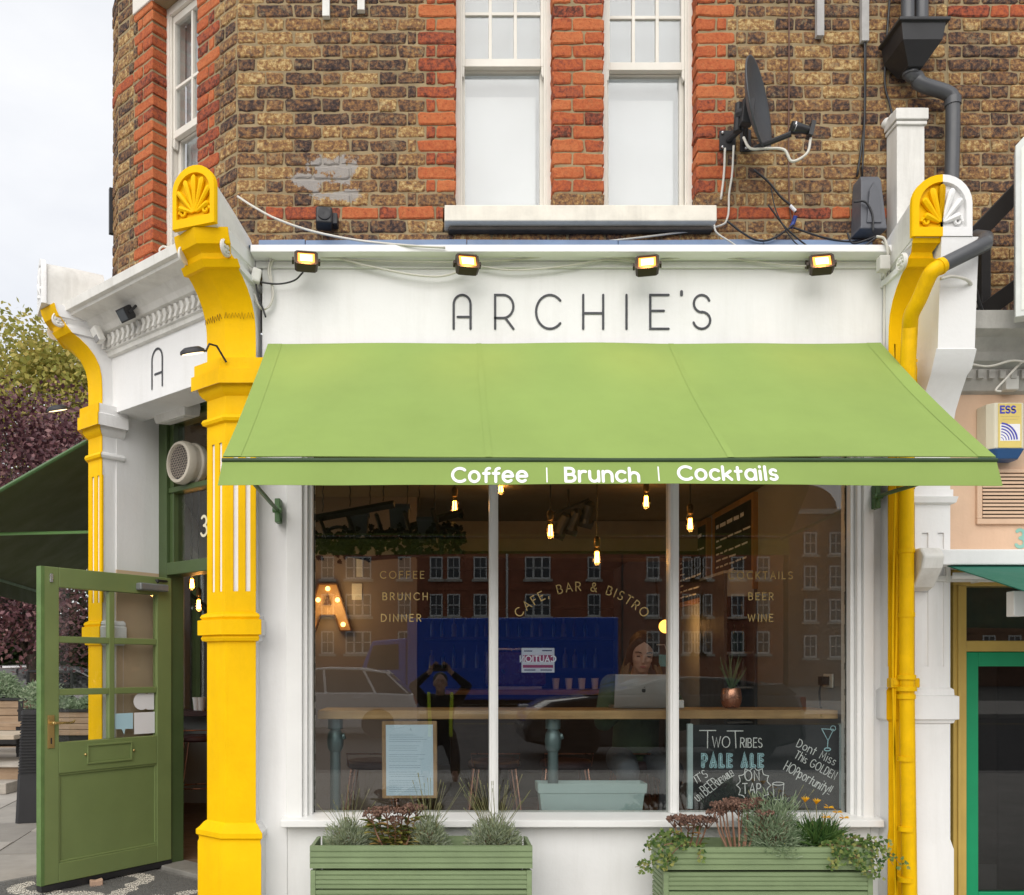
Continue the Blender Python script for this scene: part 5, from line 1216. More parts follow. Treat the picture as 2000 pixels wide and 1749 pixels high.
mb = MB(); mb.box(dx0, PX(1909,.06), .05, .11, 0.02, zt_); mb.box(PX(1909,.06), xn1, .05, .11, PZ(1302,.06), zt_); mb.box(PX(1909,.06), xn1, .05, .11, .02, PZ(1742,.06)); nd_ = NB.part('green_door', mb, EME, bevel=.004)
mb = MB(); mb.box(PX(1909,.07), xn1, .075, .08, PZ(1742,.06), PZ(1302,.06)); NB.sub(nd_, 'door_pane', mb, glass('dark_glass', (.5,.5,.5), .07))
mb = MB(); mb.box(PX(1940,.3), xn1, .25, .27, .0, 1.6); NB.sub(nd_, 'door_blind', mb, mat('black_board', (.02,.02,.02), .6))
mb = MB(); mb.box(xn0-.1, xn1, 1.2, 1.3, 0, 3); mb.box(xn0-.15, xn0-.05, .25, 1.2, 0, 3); NB.part('inner_wall', mb, mat('dim_shop', (.10,.09,.075), .9))
# its awning cassette
NA = Thing('awning_cassette', 'white awning cassette with dark green canvas over the neighbouring door', 'awning', (3.2, -.1, 2.0))
cz0, cz1 = PZ(1107,-.12), PZ(1077,-.12); cxa = PX(1818,-.12)
mb = MB(); mb.box(cxa, xn1, -.20, .03, cz0, cz1); NA.part('cassette', mb, WHITE, bevel=.006)
mb = MB(); ex = PX(1782,-.15); mb.prism([(-.22, cz1), (-.25, cz1-.05), (-.22, cz1-.12), (-.14, cz1-.2), (-.095, cz1-.215), (-.095, cz1)], 0, 1) if False else None
mb.loft([[(x, y, z) for y, z in ((-.095, cz1+.005), (-.22, cz1+.005), (-.26, cz1-.04), (-.24, cz1-.10), (-.16, cz1-.19), (-.095, cz1-.21))] for x in (ex, cxa-.002)]); NA.part('end_bracket', mb, WHITEG, bevel=.01)
mb = MB(); g0 = Vector((PX(1850,-.16), -.16, cz0-.004)); v = [g0, Vector((xn1, -.16, cz0-.004)), Vector((xn1+.2, -.95, PZ(1195,-.95))), Vector((PX(2075,-.95), -.95, PZ(1180,-.95)))]
mb.add(v+[p+Vector((0,0,.005)) for p in v], [(0,1,2,3),(7,6,5,4),(0,4,5,1),(1,5,6,2),(2,6,7,3),(3,7,4,0)]); NA.part('canvas', mb, mat('teal_canvas', (.01,.13,.085), .7, var=.06, bump=.1, bs=300))
mb = MB(); mb.box(PX(1818,-.1), xn1, -.10, -.05, cz0-.075, cz0-.045); mb.box(PX(1848,-.1), PX(1856,-.1), -.105, -.04, cz0-.08, cz0); mb.box(PX(1908,-.1), PX(1914,-.1), -.105, -.04, cz0-.08, cz0); NA.part('roller_bar', mb, WHITEG, bevel=.003)
mb = MB(); e_ = W(1985, 1180, -.5); mb.tube([W(1860,1125,-.1), W(2040,1125,-.3), e_], .018, 8); mb.cbox(e_, .06, .06, .12); NA.part('folding_arm', mb, WHITE, bevel=.006)
# alarm box
c = W(1967, 838, -.03); AB = Thing('alarm_box', 'cream alarm bell box with yellow label and blue base', 'alarm', (c.x, .03, c.z))
x0, x1 = PX(1931,-.08), PX(1998,-.08); z0, z1 = PZ(877,-.08), PZ(787,-.08)
mb = MB(); mb.loft([[(x0, .03, z), (x0+.004, -.05, z), (x0+.03, -.085, z), (x1-.0, -.085, z), (x1+.02, -.05, z), (x1+.02, .03, z)] for z in (z0, z1)]); AB.part('case', mb, mat('cream_alarm_plastic', (.66,.62,.48), .45, var=.05), bevel=.006)
mb = MB(); mb.loft([[(x0+.0, .03, z0), (x0+.006, -.06, z0), (x0+.03, -.092, z0), (x1, -.092, z0), (x1+.02, -.055, z0), (x1+.02, .03, z0)], [(x0+.02, .03, z0-.05), (x0+.03, -.05, z0-.05), (x0+.05, -.07, z0-.05), (x1-.02, -.07, z0-.05), (x1-.005, -.04, z0-.05), (x1-.005, .03, z0-.05)]][::-1]); AB.part('blue_base', mb, mat('blue_plastic', (.02,.08,.22), .4), bevel=.004)
lx0, lx1 = x0+.046, x1-.012; mb = MB(); mb.box(lx0, lx1, -.0875, -.0855, z0+.004, z1-.006); AB.part('label_plate', mb, mat('yellow_label', (.70,.55,.16), .5, var=.05))
mb = MB(); fr_ = lambda x, z, k=0: frame((x, -.0888-k, z), (1,0,0), (0,0,1), (0,-1,0)); text(mb, 'ESS', fr_(lx0+.012, z1-.055), .034, .009, gap=.26, xs=1.1); 
for k in range(6): ribbon(mb, [(r_ [0]*(.014+.0135*k)*1.05, r_[1]*(.014+.0135*k)*1.1) for r_ in arc(0,0,1,1,3,87,12)], .003+.0012*k, 0, fr_(lx0+.012, z0+.042), caps=False)
AB.part('label_print', mb, mat('blue_print', (.06,.06,.42), .5, bump=0))
mb = MB(); mb.box(lx0+.01, lx1-.008, -.0882, -.0876, z0+.04, z0+.128); AB.part('white_patch', mb, WV)
mb = MB(); text(mb, 'INTRUDER ALARM', fr_(lx0+.008, z1-.073), .0075, .0012, gap=.3, xs=.8) if False else mb.box(lx0+.012, lx1-.01, -.0884, -.0878, z1-.075, z1-.0735); mb.box(lx0+.02, lx1-.02, -.0884, -.0878, z1-.09, z1-.0885); AB.part('fine_print', mb, mat('faded_print', (.5,.42,.2), .6))
p = W(1972, 750, -.02); mb = MB(); mb.cbox(p, .07, .05, .075); single('cable_box', 'small grey cable box above the alarm box', 'box', mb, MATS['pale_grey_plastic'], loc=p, bevel=.005)
cable('white cable running from the small grey box up over the neighbour cornice', [(1955,765),(1945,762),(1960,745),(2000,705),(2040,690)], -.09, .006)
cable('grey cable sagging under the neighbour cornice', [(1880,708),(1930,716),(1975,705),(2010,708)], -.12, .006)
cable('white cable around the white console', [(1838,545,-.42),(1860,540,-.40),(1890,548,-.36),(1902,570,-.25),(1906,600,-.1)], 0, .008)
cable('black cable from the console into the sign bracket', [(1905,565,-.2),(1915,600,-.15),(1930,630,-.1),(1965,645,-.1),(2010,648,-.1)], 0, .010, CABLE_B)
# projecting sign and its bracket
SG = Thing('projecting_sign', 'pale projecting sign board on a black iron bracket at the right edge', 'sign', W(1935, 560, .1))
m = frame(W(1983, 620, -.35), Vector((1, -.55, 0)), (0,0,1), Vector((-.55,-1,0)))
mb = MB(); hh = (620-285)*(D0-.35)/F
bd = [(0,0),(.5,0),(.5,hh+.07),(.045,hh+.045),(0,hh)]
mb.add([m @ Vector((x, z, 0)) for x, z in bd]+[m @ Vector((x, z, -.09)) for x, z in bd], [(0,1,2,3,4),(9,8,7,6,5)]+[(i, i+5, (i+1) % 5+5, (i+1) % 5) for i in range(5)]); SG.part('sign_box', mb, mat('alu_sign_frame', (.62,.64,.62), .4), bevel=.004)
mb = MB(); mb.add([m @ Vector((x, z, .003)) for x, z in ((.025,.03),(.48,.03),(.48,hh+.04),(.06,hh+.015),(.025,hh-.02))], [(0,1,2,3,4)]); SG.part('sign_face', mb, mat('cream_sign_face', (.74,.76,.70), .35, bump=0))
mb = MB(); text(mb, 'E', m @ Matrix.Translation((.052, hh-.16, .005)), .07, .02); SG.part('green_letter', mb, mat('sign_green', (.01,.2,.08), .5, bump=0))
mb = MB(); text(mb, 'u', m @ Matrix.Translation((.055, hh-.40, .005)), .05, .01); SG.part('red_letter', mb, mat('sign_red', (.45,.01,.03), .5, bump=0))
mb = MB(); 
def bar(a, b, w, t=.03):
    a, b = Vector(a), Vector(b); d = (b-a).normalized(); s = d.cross(Vector((0,1,0))).normalized()*w/2; n_ = Vector((0,t/2,0))
    mb.add([a-s-n_, a+s-n_, a+s+n_, a-s+n_, b-s-n_, b+s-n_, b+s+n_, b-s+n_], [(0,3,2,1),(4,5,6,7),(0,1,5,4),(1,2,6,5),(2,3,7,6),(3,0,4,7)])
bar(W(1895, 470, .0), W(2010, 350, -.15), .085); bar(W(1900, 625, .0), W(2010, 545, -.15), .085); bar(W(1921, 440, .01), W(1921, 640, .01), .05, .05); bar(W(1895, 640, .01), W(1985, 640, .01), .03, .05)
SG.part('bracket', mb, mat('black_iron_bracket', (.015,.012,.011), .5, var=.2), bevel=.003)
# ================================================================== ground, road, paving
PAVE = mat('paving_concrete', (.42,.405,.375), .85, var=.14, vs=2.5, bump=.3, bs=60, streak=.3, sc=(.2,.19,.17))
ASPH = mat('asphalt', (.055,.055,.057), .85, var=.25, vs=4, bump=.6, bs=160)
mb = MB(); mb.box(-400, 400, -400, 400, -.6, GZ-.125); struct('ground', mb, mat('far_ground', (.12,.12,.11), .9, var=.2, vs=.3))
mb = MB(); mb.box(-60, 60, -20, -6.4, GZ-.124, GZ-.12); mb.box(-14, -7.6, -6.4, 60, GZ-.124, GZ-.12) ; struct('road', mb, ASPH)
mb = MB(); mb.box(-7.4, 60, -6.2, 60, GZ-.12, GZ-.012); pv = struct('pavement', mb, PAVE)
mb = MB(); mb.box(-7.4, 60, -6.4, -6.2, GZ-.12, GZ-.004); struct('kerb', mb, mat('granite_kerb', (.30,.29,.28), .8, var=.2, vs=20, bump=.3), bevel=.015)
mb = MB(); mb.box(-60, 60, -30, -20, GZ-.12, GZ); struct('far_pavement', mb, PAVE)
mb = MB(); mb.box(-60, 60, -17.6, -17.5, GZ-.1195, GZ-.116); struct('road_marking', mb, mat('road_yellow', (.5,.36,.04), .7))
# slabs near the door, each its own stone
SLAB = []
rnd = random.Random(4)
for v in range(5):
    mb = MB(); mb.box(-.296, .296, -.446, .446, -.05, 0); me = mb.mesh('paving_slab'); fix_normals(me)
    me.materials.append(mat('slab_%d' % v, tuple(c*f for c, f in zip((.36,.335,.30), (lerp(.8,1.15,v/4),)*3)), .8, var=.12, vs=4, bump=.25, bs=70, streak=.35, sc=(.22,.2,.17))); SLAB.append(me)
ang = math.atan2(FT.y, FT.x)-math.pi/2
for i in range(-6, 7):
    for j in range(-3, 7):
        c = Vector((-3.4, 1.4, GZ))+Matrix.Rotation(ang, 3, 'Z') @ Vector((i*.6, (j+(i % 2)*.5)*.9, 0))
        if c.x > -2.0 or c.x < -6.8 or c.y > 5.5: continue
        o = bpy.data.objects.new('paving_slab', SLAB[rnd.randrange(5)]); COL.objects.link(o); o.parent = pv
        o.location = c+Vector((0,0,rnd.uniform(-.004,.003))); o.rotation_euler = (rnd.uniform(-.004,.004), rnd.uniform(-.004,.004), ang)
# pebble mosaic in front of the door: swirls of pale stones in dark ground
MOSD = mat('dark_pebbles', (.10,.10,.095), .6, var=.3, vs=60, bump=.3); MOSW = mat('pale_pebbles', (.62,.58,.50), .55, var=.15, vs=50, bump=.3)
mz0 = FR_D @ Vector((-.5, -1.15, 0)); mb = MB(FR_D)
mb.box(-.45, 1.35, -1.25, -.085, -.07, -.036); mo = struct('mosaic_floor', mb, mat('mosaic_grout', (.16,.155,.145), .9, var=.2, vs=20))
dk, wt = MB(FR_D), MB(FR_D); rnd = random.Random(9); stp = .0135
def swirl(x, y):
    for (cx, cy, r0, r1, a0, a1) in ((.10,-.42,.10,.20,-20,200),(.48,-.50,.09,.19,160,380),(.80,-.34,.09,.18,-20,200),(.30,-.85,.10,.20,-10,190),(-.10,-.80,.09,.19,170,370),(.70,-.90,.10,.2,-30,200),(1.1,-.62,.1,.2,150,380),(-.25,-.38,.09,.18,100,330)):
        dx, dy = x-cx, y-cy; r = math.hypot(dx, dy); a = math.degrees(math.atan2(dy, dx))
        for k in (0, 360):
            if r0 < r < r1 and a0 < a+k < a1: return True
    return False
for i in range(int(1.7/stp)):
    for j in range(int(1.12/stp)):
        x, y = -.4+i*stp+rnd.uniform(-.003,.003), -1.22+j*stp+rnd.uniform(-.003,.003)
        t = wt if swirl(x, y) else dk; s = stp*rnd.uniform(.36,.46); z = -.036+rnd.uniform(.002,.006); a = rnd.uniform(0,1.5)
        ca, sa = math.cos(a)*s, math.sin(a)*s
        t.add([(x-ca,y-sa,z),(x+sa,y-ca,z),(x+ca,y+sa,z),(x-sa,y+ca,z),(x,y,z+.003)], [(0,1,4),(1,2,4),(2,3,4),(3,0,4)])
put('dark_pebbles', dk, MOSD, mo, kind='stuff', recalc=False); put('pale_pebbles', wt, MOSW, mo, kind='stuff', recalc=False)
# wooden wedge under the door
c = Vector((PX(187, 1.0), 1.02, -.0)); c = W(187, 1728, .52); c.z = GZ
mb = MB(Matrix.Translation(c) @ Euler((0,0,.5)).to_matrix().to_4x4() @ Matrix.Scale(.55, 4)); mb.add([(-.06,-.04,0),(.07,-.04,0),(.07,.04,0),(-.06,.04,0),(-.06,-.04,.085),(-.06,.04,.085),(.0,.04,.075),(.0,-.04,.075),(.07,-.04,.09),(.07,.04,.09)], [(0,3,2,1),(0,1,8,7,4),(3,5,6,9,2),(4,7,6,5),(7,8,9,6),(0,4,5,3),(1,2,9,8)])
single('door_wedge', 'broken brick wedge lying in front of the open door', 'brick', mb, mat('pink_brick_piece', (.45,.30,.21), .9, var=.15, vs=20, bump=.4), loc=c, bevel=.006)
# ================================================================== planters and plants
def leafmat(name, stops, rough=.6, tr=.35):
    m = bpy.data.materials.new(name); MATS[name] = m; m.use_nodes = True
    t = m.node_tree; n = t.nodes; l = t.links.new; n.clear()
    ge = n.new('ShaderNodeNewGeometry'); rp = n.new('ShaderNodeValToRGB'); e = rp.color_ramp.elements
    while len(e) < len(stops): e.new(.5)
    for i, c in enumerate(stops): e[i].position = i/(len(stops)-1); e[i].color = tuple(c)+(1,)
    l(ge.outputs['Random Per Island'], rp.inputs['Fac'])
    df = n.new('ShaderNodeBsdfPrincipled'); df.inputs['Roughness'].default_value = rough; df.inputs['Specular IOR Level'].default_value = .3; tl = n.new('ShaderNodeBsdfTranslucent'); mx = n.new('ShaderNodeMixShader'); mx.inputs[0].default_value = tr
    l(rp.outputs[0], df.inputs['Base Color']); l(rp.outputs[0], tl.inputs['Color']); l(df.outputs[0], mx.inputs[1]); l(tl.outputs[0], mx.inputs[2])
    o = n.new('ShaderNodeOutputMaterial'); l(mx.outputs[0], o.inputs[0]); return m
LAV = leafmat('lavender_leaf', [(.16,.20,.10),(.27,.32,.20),(.40,.45,.34),(.33,.36,.18)]); STALK = leafmat('straw_stalk', [(.22,.22,.09),(.34,.32,.16),(.16,.2,.07)])
SEDL = leafmat('sedum_leaf', [(.10,.16,.04),(.22,.26,.06),(.45,.36,.10),(.35,.16,.07)]); SEDH = leafmat('sedum_head', [(.08,.045,.033),(.17,.095,.07),(.27,.16,.115)], .8, .1)
IVY = leafmat('ivy_leaf', [(.035,.085,.02),(.09,.16,.035),(.20,.27,.08),(.36,.34,.10)], .45); GAZ = leafmat('daisy_leaf', [(.03,.08,.02),(.07,.15,.035),(.12,.20,.05)], .5); PETAL = leafmat('yellow_petal', [(.75,.38,.01),(.85,.5,.02),(.6,.25,.01)])
TWIG = leafmat('dry_twig', [(.20,.10,.06),(.32,.18,.12),(.25,.15,.09)], .8, .0); ROSEM = leafmat('grey_green_leaf', [(.14,.21,.11),(.24,.32,.19),(.36,.43,.29)])
DECK = mat('green_decking_paint', (.20,.265,.135), .55, var=.10, vs=5, bump=.25, bs=60, grain=(2,60,60,.80,.82,.78), streak=.0)
SOIL = mat('dark_soil', (.035,.022,.015), .95, var=.4, vs=30, bump=1, bs=60)
rp_ = random.Random(31)
def blade(mb, a, b, w, bend=0.0, rnd=rp_):
    a, b = Vector(a), Vector(b); d = b-a
    s = d.cross(Vector((rnd.uniform(-1,1), -1, rnd.uniform(-.3,.3)))).normalized()*w/2
    m = a.lerp(b, .55)+Vector((rnd.uniform(-1,1), rnd.uniform(-1,1), .6))*bend*d.length
    mb.add([a-s*.6, a+s*.6, m+s, m-s, b], [(0,1,2,3),(3,2,4)])
def stem(mb, pts, r0, r1, n=5): mb.tube(pts, [lerp(r0, r1, i/(len(pts)-1)) for i in range(len(pts))], n)
def leaf(mb, c, d, n, ln, w, lobes=0):
    d = Vector(d).normalized(); n = Vector(n); s = d.cross(n)
    if s.length < 1e-4: s = d.orthogonal()
    s.normalize(); n = s.cross(d)
    if lobes: pts = [(0,0),(.42,.12),(.55,.42),(.3,.5),(.36,.72),(.12,.74),(0,1),(-.12,.74),(-.36,.72),(-.3,.5),(-.55,.42),(-.42,.12)]
    else: pts = [(0,0),(.35,.25),(.5,.55),(.32,.85),(0,1),(-.32,.85),(-.5,.55),(-.35,.25)]
    k = len(pts); vs = [c+s*(p[0]*w)+d*(p[1]*ln)+n*(abs(p[0])*w*.35-.18*ln*p[1]*p[1]) for p in pts]+[c+d*ln*.5-n*(.05*ln)]
    mb.add(vs, [(i, (i+1) % k, k) for i in range(k)])
def planter(name, label, x0, x1, y0, y1, zt):
    T_ = Thing(name, label, 'planter', ((x0+x1)/2, (y0+y1)/2, GZ), 'green slatted planters under the window')
    def ridged(zb, zt_, n):
        pr = []; h = (zt_-zb)/n
        for k in range(n): z = zb+k*h; pr += [(.006, z+.0015), (.0, z+.004), (.0, z+h-.004), (.006, z+h-.0015)]
        return pr
    zc = zt; tier = 0; k = 0
    while zc > GZ+.03:
        hb = .118 if tier == 0 else .096; zb = max(zc-hb, GZ+.01); ins = 0 if tier == 0 else .006; px_ = 0 if tier == 0 else .028
        pr = ridged(zb+.002, zc-.002, 4); n_ = len(pr)
        mb = MB(); back = [(.02, zc-.002), (.02, zb+.002)]
        mb.loft([[(x, y0+ins+q[0], q[1]) for q in pr+back] for x in (x0+px_, x1-px_)]); T_.part('front_board', mb, DECK)
        for xx, s in ((x0, 1), (x1, -1)):
            mb = MB(); mb.loft([[(xx+s*(ins+q[0]), y, q[1]) for q in pr+back] for y in (y0+.022+px_, y1)]); T_.part('side_board', mb, DECK)
        if tier == 1:
            for xx in (x0+.003, x1-.031):
                pass
        zc = zb-(.005 if tier == 0 else .0); tier = 1
    for xx in (x0+.002, x1-.0275):
        mb = MB(); mb.box(xx, xx+.0255, y0+.003, y0+.03, GZ, zt-.124); T_.part('corner_post', mb, DECK, bevel=.003)
    mb = MB(); mb.box(x0+.03, x1-.03, y1-.02, y1, GZ, zt); T_.part('back_board', mb, DECK)
    mb = MB(); mb.box(x0+.021, x1-.021, y0+.021, y1-.021, zt-.07, zt-.045); T_.part('soil', mb, SOIL)
    return T_
PL = (PX(605,-.36), PX(1040,-.36), -.36, -.10, PZ(1652,-.36)); PR = (PX(1296,-.36), PX(1707,-.36), -.36, -.10, PZ(1655,-.36))
planter('slatted_planter', 'green ribbed wooden planter with lavender and brown sedum, left of the two', *PL)
planter('slatted_planter', 'green ribbed wooden planter with ivy and yellow daisies, right of the two', *PR)
zs_ = PL[4]-.05
def lavender(label, px, rad, h, n, stalks=0, sh=.3, m=None, name='lavender', droop=False):
    c = Vector((PX(px, -.23), -.23, zs_)); T_ = Thing(name, label, 'plant', c); mb = MB()
    for i in range(n*2):
        a = rp_.uniform(0, 6.283); el = math.acos(rp_.uniform(-.15 if droop else .0, 1)); r = rp_.random()**.45
        r *= 1+.55*noise.noise(Vector((math.cos(a)*2.2+px, math.sin(a)*2.2, el*2.5)))
        u_ = Vector((math.sin(el)*math.cos(a), math.sin(el)*math.sin(a), math.cos(el)))
        b_ = c+Vector((u_.x*rad*r, u_.y*rad*.8*r-(.06*max(0, .4-u_.z) if droop else 0), max(u_.z, -.25)*h*r+.02))
        d_ = (u_*.8+Vector((rp_.uniform(-1,1), rp_.uniform(-1,1), rp_.uniform(-.2,1.2)))*.7).normalized()
        blade(mb, b_, b_+d_*rp_.uniform(.018,.042), rp_.uniform(.003,.0055), .12)
    T_.part('foliage', mb, m or LAV, recalc=False)
    mb = MB()
    for i in range(max(12, n//14)):
        a = rp_.uniform(0, 6.283); r = rp_.uniform(.2, .7)*rad; stem(mb, [c+Vector((rp_.uniform(-.02,.02), 0, 0)), c+Vector((math.cos(a)*r, math.sin(a)*r*.8, rp_.uniform(.3,.75)*h))], .003, .0015, 4)
    T_.part('stems', mb, TWIG, recalc=False)
    if stalks:
        mb, fl = MB(), MB()
        for i in range(stalks):
            a = rp_.uniform(0, 6.283); s = rp_.uniform(.35, 1.0); tip = c+Vector((math.cos(a)*rad*1.7*s, math.sin(a)*.06, sh*rp_.uniform(.55, 1.05)))
            if rp_.random() < .5: tip.x += rp_.uniform(-.1,.1)
            m_ = c.lerp(tip, .5)+Vector((rp_.uniform(-.01,.01), 0, .02)); stem(mb, [c+Vector((rp_.uniform(-.04,.04), rp_.uniform(-.03,.03), .03)), m_, tip], .0012, .0008, 4)
            for q in range(3): fl.ball(tip-(tip-m_).normalized()*.007*q, .0022, .0022, .004, 5, 3)
        T_.part('flower_stalks', mb, STALK, recalc=False); T_.part('seed_heads', fl, STALK, recalc=False, kind='stuff')
    return T_
lavender('grey green lavender clump at the left end of the left planter', 680, .105, .125, 900, 20, .31)
lavender('upright lavender clump between the sedum and the bare end of the left planter', 838, .085, .15, 800, 26, .37)
lavender('silvery lavender clump at the right end of the left planter', 965, .125, .13, 1100, 40, .37)
def sedum(label, px, heads, hh, spread, leaves, y=-.24, dry=False):
    c = Vector((PX(px, y), y, zs_)); T_ = Thing('sedum', label, 'plant', c); st_, lf, hd = MB(), MB(), MB()
    for i in range(heads):
        dx = spread*((i+.5)/heads*2-1)*rp_.uniform(.8,1.1); tip = c+Vector((dx*1.15, rp_.uniform(-.05,.05), hh*rp_.uniform(.78,1.08))); b_ = c+Vector((dx*.45, rp_.uniform(-.03,.03), 0))
        m_ = b_.lerp(tip, .5)+Vector((dx*.1, 0, 0)); stem(st_, [b_, m_, tip], .0055 if dry else .005, .0035, 6)
        for q in range(70):
            a = rp_.uniform(0, 6.283); r = math.sqrt(rp_.random())*.048; p = tip+Vector((math.cos(a)*r, math.sin(a)*r, .02-r*.25+rp_.uniform(-.008,.010)))
            hd.ball(p, rp_.uniform(.004,.0075), None, None, 5, 3)
        for q in range(9):
            a = 6.283*q/9; stem(hd, [tip-Vector((0,0,.035)), tip+Vector((math.cos(a)*.03, math.sin(a)*.03, .0))], .0022, .0016, 4)
        for q in range(leaves):
            t = rp_.uniform(.1, .8); p = b_.lerp(m_, t*2) if t < .5 else m_.lerp(tip, t*2-1); a = rp_.uniform(0, 6.283)
            leaf(lf, p, Vector((math.cos(a), math.sin(a)*.9-.25, .35)), Vector((0,0,1)), rp_.uniform(.05,.085), rp_.uniform(.024,.038))
    T_.part('stems', st_, TWIG, recalc=False)
    if leaves: T_.part('leaves', lf, SEDL, recalc=False)
    T_.part('flower_heads', hd, SEDH, recalc=False)
sedum('brown headed sedum with yellowing leaves in the left planter', 772, 7, .20, .13, 20)
sedum('tall dried brown sedum with pinkish stems in the right planter', 1440, 12, .23, .12, 0, dry=True)
sedum('short drooping brown sedum above the ivy in the right planter', 1347, 6, .15, .09, 2, dry=True)
lavender('bushy grey green lavender in the middle of the right planter', 1508, .15, .23, 2600, 18, .31, ROSEM, droop=True)
# yellow daisies
c = Vector((PX(1598, -.25), -.25, zs_)); T_ = Thing('daisy_plant', 'dark leaved plant with yellow daisy flowers in the right planter', 'plant', c); mb = MB()
for i in range(650):
    a = rp_.uniform(0, 6.283); el = math.acos(rp_.uniform(.1, 1)); r = rp_.uniform(.5, 1); tip = c+Vector((math.sin(el)*math.cos(a)*.21*r, math.sin(el)*math.sin(a)*.12*r, math.cos(el)*.20*r+.03)); blade(mb, c.lerp(tip, .15)+Vector((rp_.uniform(-.04,.04), 0, 0)), tip, rp_.uniform(.005,.009), .12)
T_.part('foliage', mb, GAZ, recalc=False)
for px, py in ((1572, 1568), (1594, 1572), (1618, 1578), (1613, 1597), (1635, 1587), (1648, 1598)):
    tip = W(px, py, -.27); mb = MB(); closed = py < 1575
    stem(mb, [c+Vector((rp_.uniform(-.03,.03), 0, .02)), c.lerp(tip, .55)+Vector((0,0,.03)), tip], .0028, .002, 5); T_.part('flower_stem', mb, STALK, recalc=False)
    mb = MB()
    for q in range(11):
        a = 6.283*q/11; d = Vector((math.cos(a), math.sin(a)*.5-.5, .2 if not closed else 1.6)) ; leaf(mb, tip, d, Vector((0,-.4,1)), .026 if not closed else .034, .009)
    T_.part('flower', mb, PETAL, recalc=False)
# trailing ivy
def ivy(label, px, runs):
    c = Vector((PX(px, -.33), -.33, PR[4]-.02)); T_ = Thing('ivy', label, 'plant', c); st_, lf = MB(), MB()
    for pts, dens in runs:
        P = smooth_path([W(*p) for p in pts], 8); stem(st_, P, .003, .0012, 5)
        for i in range(int(dens*1.0)):
            k = rp_.uniform(0, len(P)-1.01); p = P[int(k)].lerp(P[int(k)+1], k % 1)+Vector((rp_.uniform(-1,1)*.028, rp_.uniform(-.03,.01), rp_.uniform(-1,1)*.026))
            a = rp_.uniform(0, 6.283); leaf(lf, p, Vector((math.cos(a), -.4, math.sin(a)-.3)), Vector((rp_.uniform(-.4,.4), -1, .5)), rp_.uniform(.013,.024), rp_.uniform(.013,.024), 1)
    T_.part('vines', st_, TWIG, recalc=False); T_.part('leaves', lf, IVY, recalc=False)
ivy('ivy trailing over the left end of the right planter', 1310, [([(1345,1640,-.25),(1310,1625,-.3),(1280,1640,-.3),(1265,1655,-.3)], 70), ([(1350,1645,-.3),(1320,1660,-.385),(1300,1690,-.39),(1310,1672,-.39)], 60), ([(1340,1650,-.25),(1300,1650,-.38),(1290,1675,-.39),(1262,1690,-.36),(1240,1694,-.33)], 70), ([(1360,1650,-.3),(1368,1665,-.385),(1362,1678,-.39)], 26), ([(1330,1640,-.28),(1290,1632,-.3)], 40)])
ivy('ivy spilling over the right end of the right planter onto the yellow pipe', 1660, [([(1620,1650,-.3),(1650,1638,-.3),(1690,1640,-.33),(1720,1655,-.34),(1745,1690,-.34)], 110), ([(1625,1655,-.3),(1640,1670,-.385),(1620,1690,-.39)], 60), ([(1640,1650,-.3),(1670,1670,-.385),(1690,1700,-.39),(1720,1708,-.36)], 80), ([(1660,1650,-.3),(1700,1660,-.37),(1715,1690,-.37)], 60), ([(1600,1650,-.3),(1650,1655,-.385),(1670,1690,-.39)], 60), ([(1680,1645,-.3),(1720,1650,-.34),(1760,1690,-.36)], 24)])

# ================================================================== left background: street corner seating
TEAK = mat('weathered_teak', (.36,.25,.16), .7, var=.15, vs=4, bump=.2, bs=50, grain=(3,40,40,.7,.66,.6))
CH_ = ZC-GZ
def G(px, py, h=0.0):
    """point on the ground (plus h) seen at this pixel"""
    d = (CH_-h)*F/(py-VY); return Vector(((px-VX)*d/F, d-D0, GZ+h))
bo = G(62, 1603); T_ = Thing('bollard', 'black ribbed tapering bollard beside the open door', 'bollard', bo)
hb = 215*(bo.y+D0)/F; mb = MB(); w0, w1 = .118, .08
lv = [(0, w0), (hb*.42, lerp(w0, w1, .45))]
z = hb*.42; n_ = 20
for k in range(n_):
    z0 = hb*(.42+.54*k/n_); w = lerp(w0, w1, .45+.55*(.54*k/n_)/.54); lv += [(z0+.002, w), (z0+hb*.54/n_*.55, w), (z0+hb*.54/n_*.6, w-.010), (z0+hb*.54/n_*.98, w-.010)]
lv += [(hb*.965, w1), (hb, w1-.004)]
mb.loft([[bo+Matrix.Rotation(.35, 3, 'Z') @ Vector((sx*w, sy*w, z)) for sx, sy in ((-1,-.8),(-.8,-1),(.8,-1),(1,-.8),(1,.8),(.8,1),(-.8,1),(-1,.8))] for z, w in lv]); T_.part('shaft', mb, mat('black_bollard', (.02,.02,.022), .5, var=.15, bump=.1))
dk0 = G(0, 1600)
D_ = Thing('timber_deck', 'low timber deck with a step at the left edge', 'deck', G(20, 1590)); y_ = 5.2
mb = MB(); mb.box(-9, -4.4, 4.75, 11, GZ, GZ+.24); D_.part('deck_base', mb, TEAK)
for k in range(14): mb = MB(); mb.box(-9, -4.36, 4.7+k*.15, 4.7+k*.15+.143, GZ+.242, GZ+.268); D_.part('deck_board', mb, mat('grey_deck_board', (.40,.36,.31), .75, var=.15, grain=(3,40,40,.8,.8,.8)), bevel=.004)
mb = MB(); mb.box(-9, -4.45, 4.4, 4.74, GZ, GZ+.11); D_.part('step', mb, MATS['grey_deck_board'], bevel=.006)
BLKM = mat('black_metal', (.015,.015,.016), .45, metal=.3)
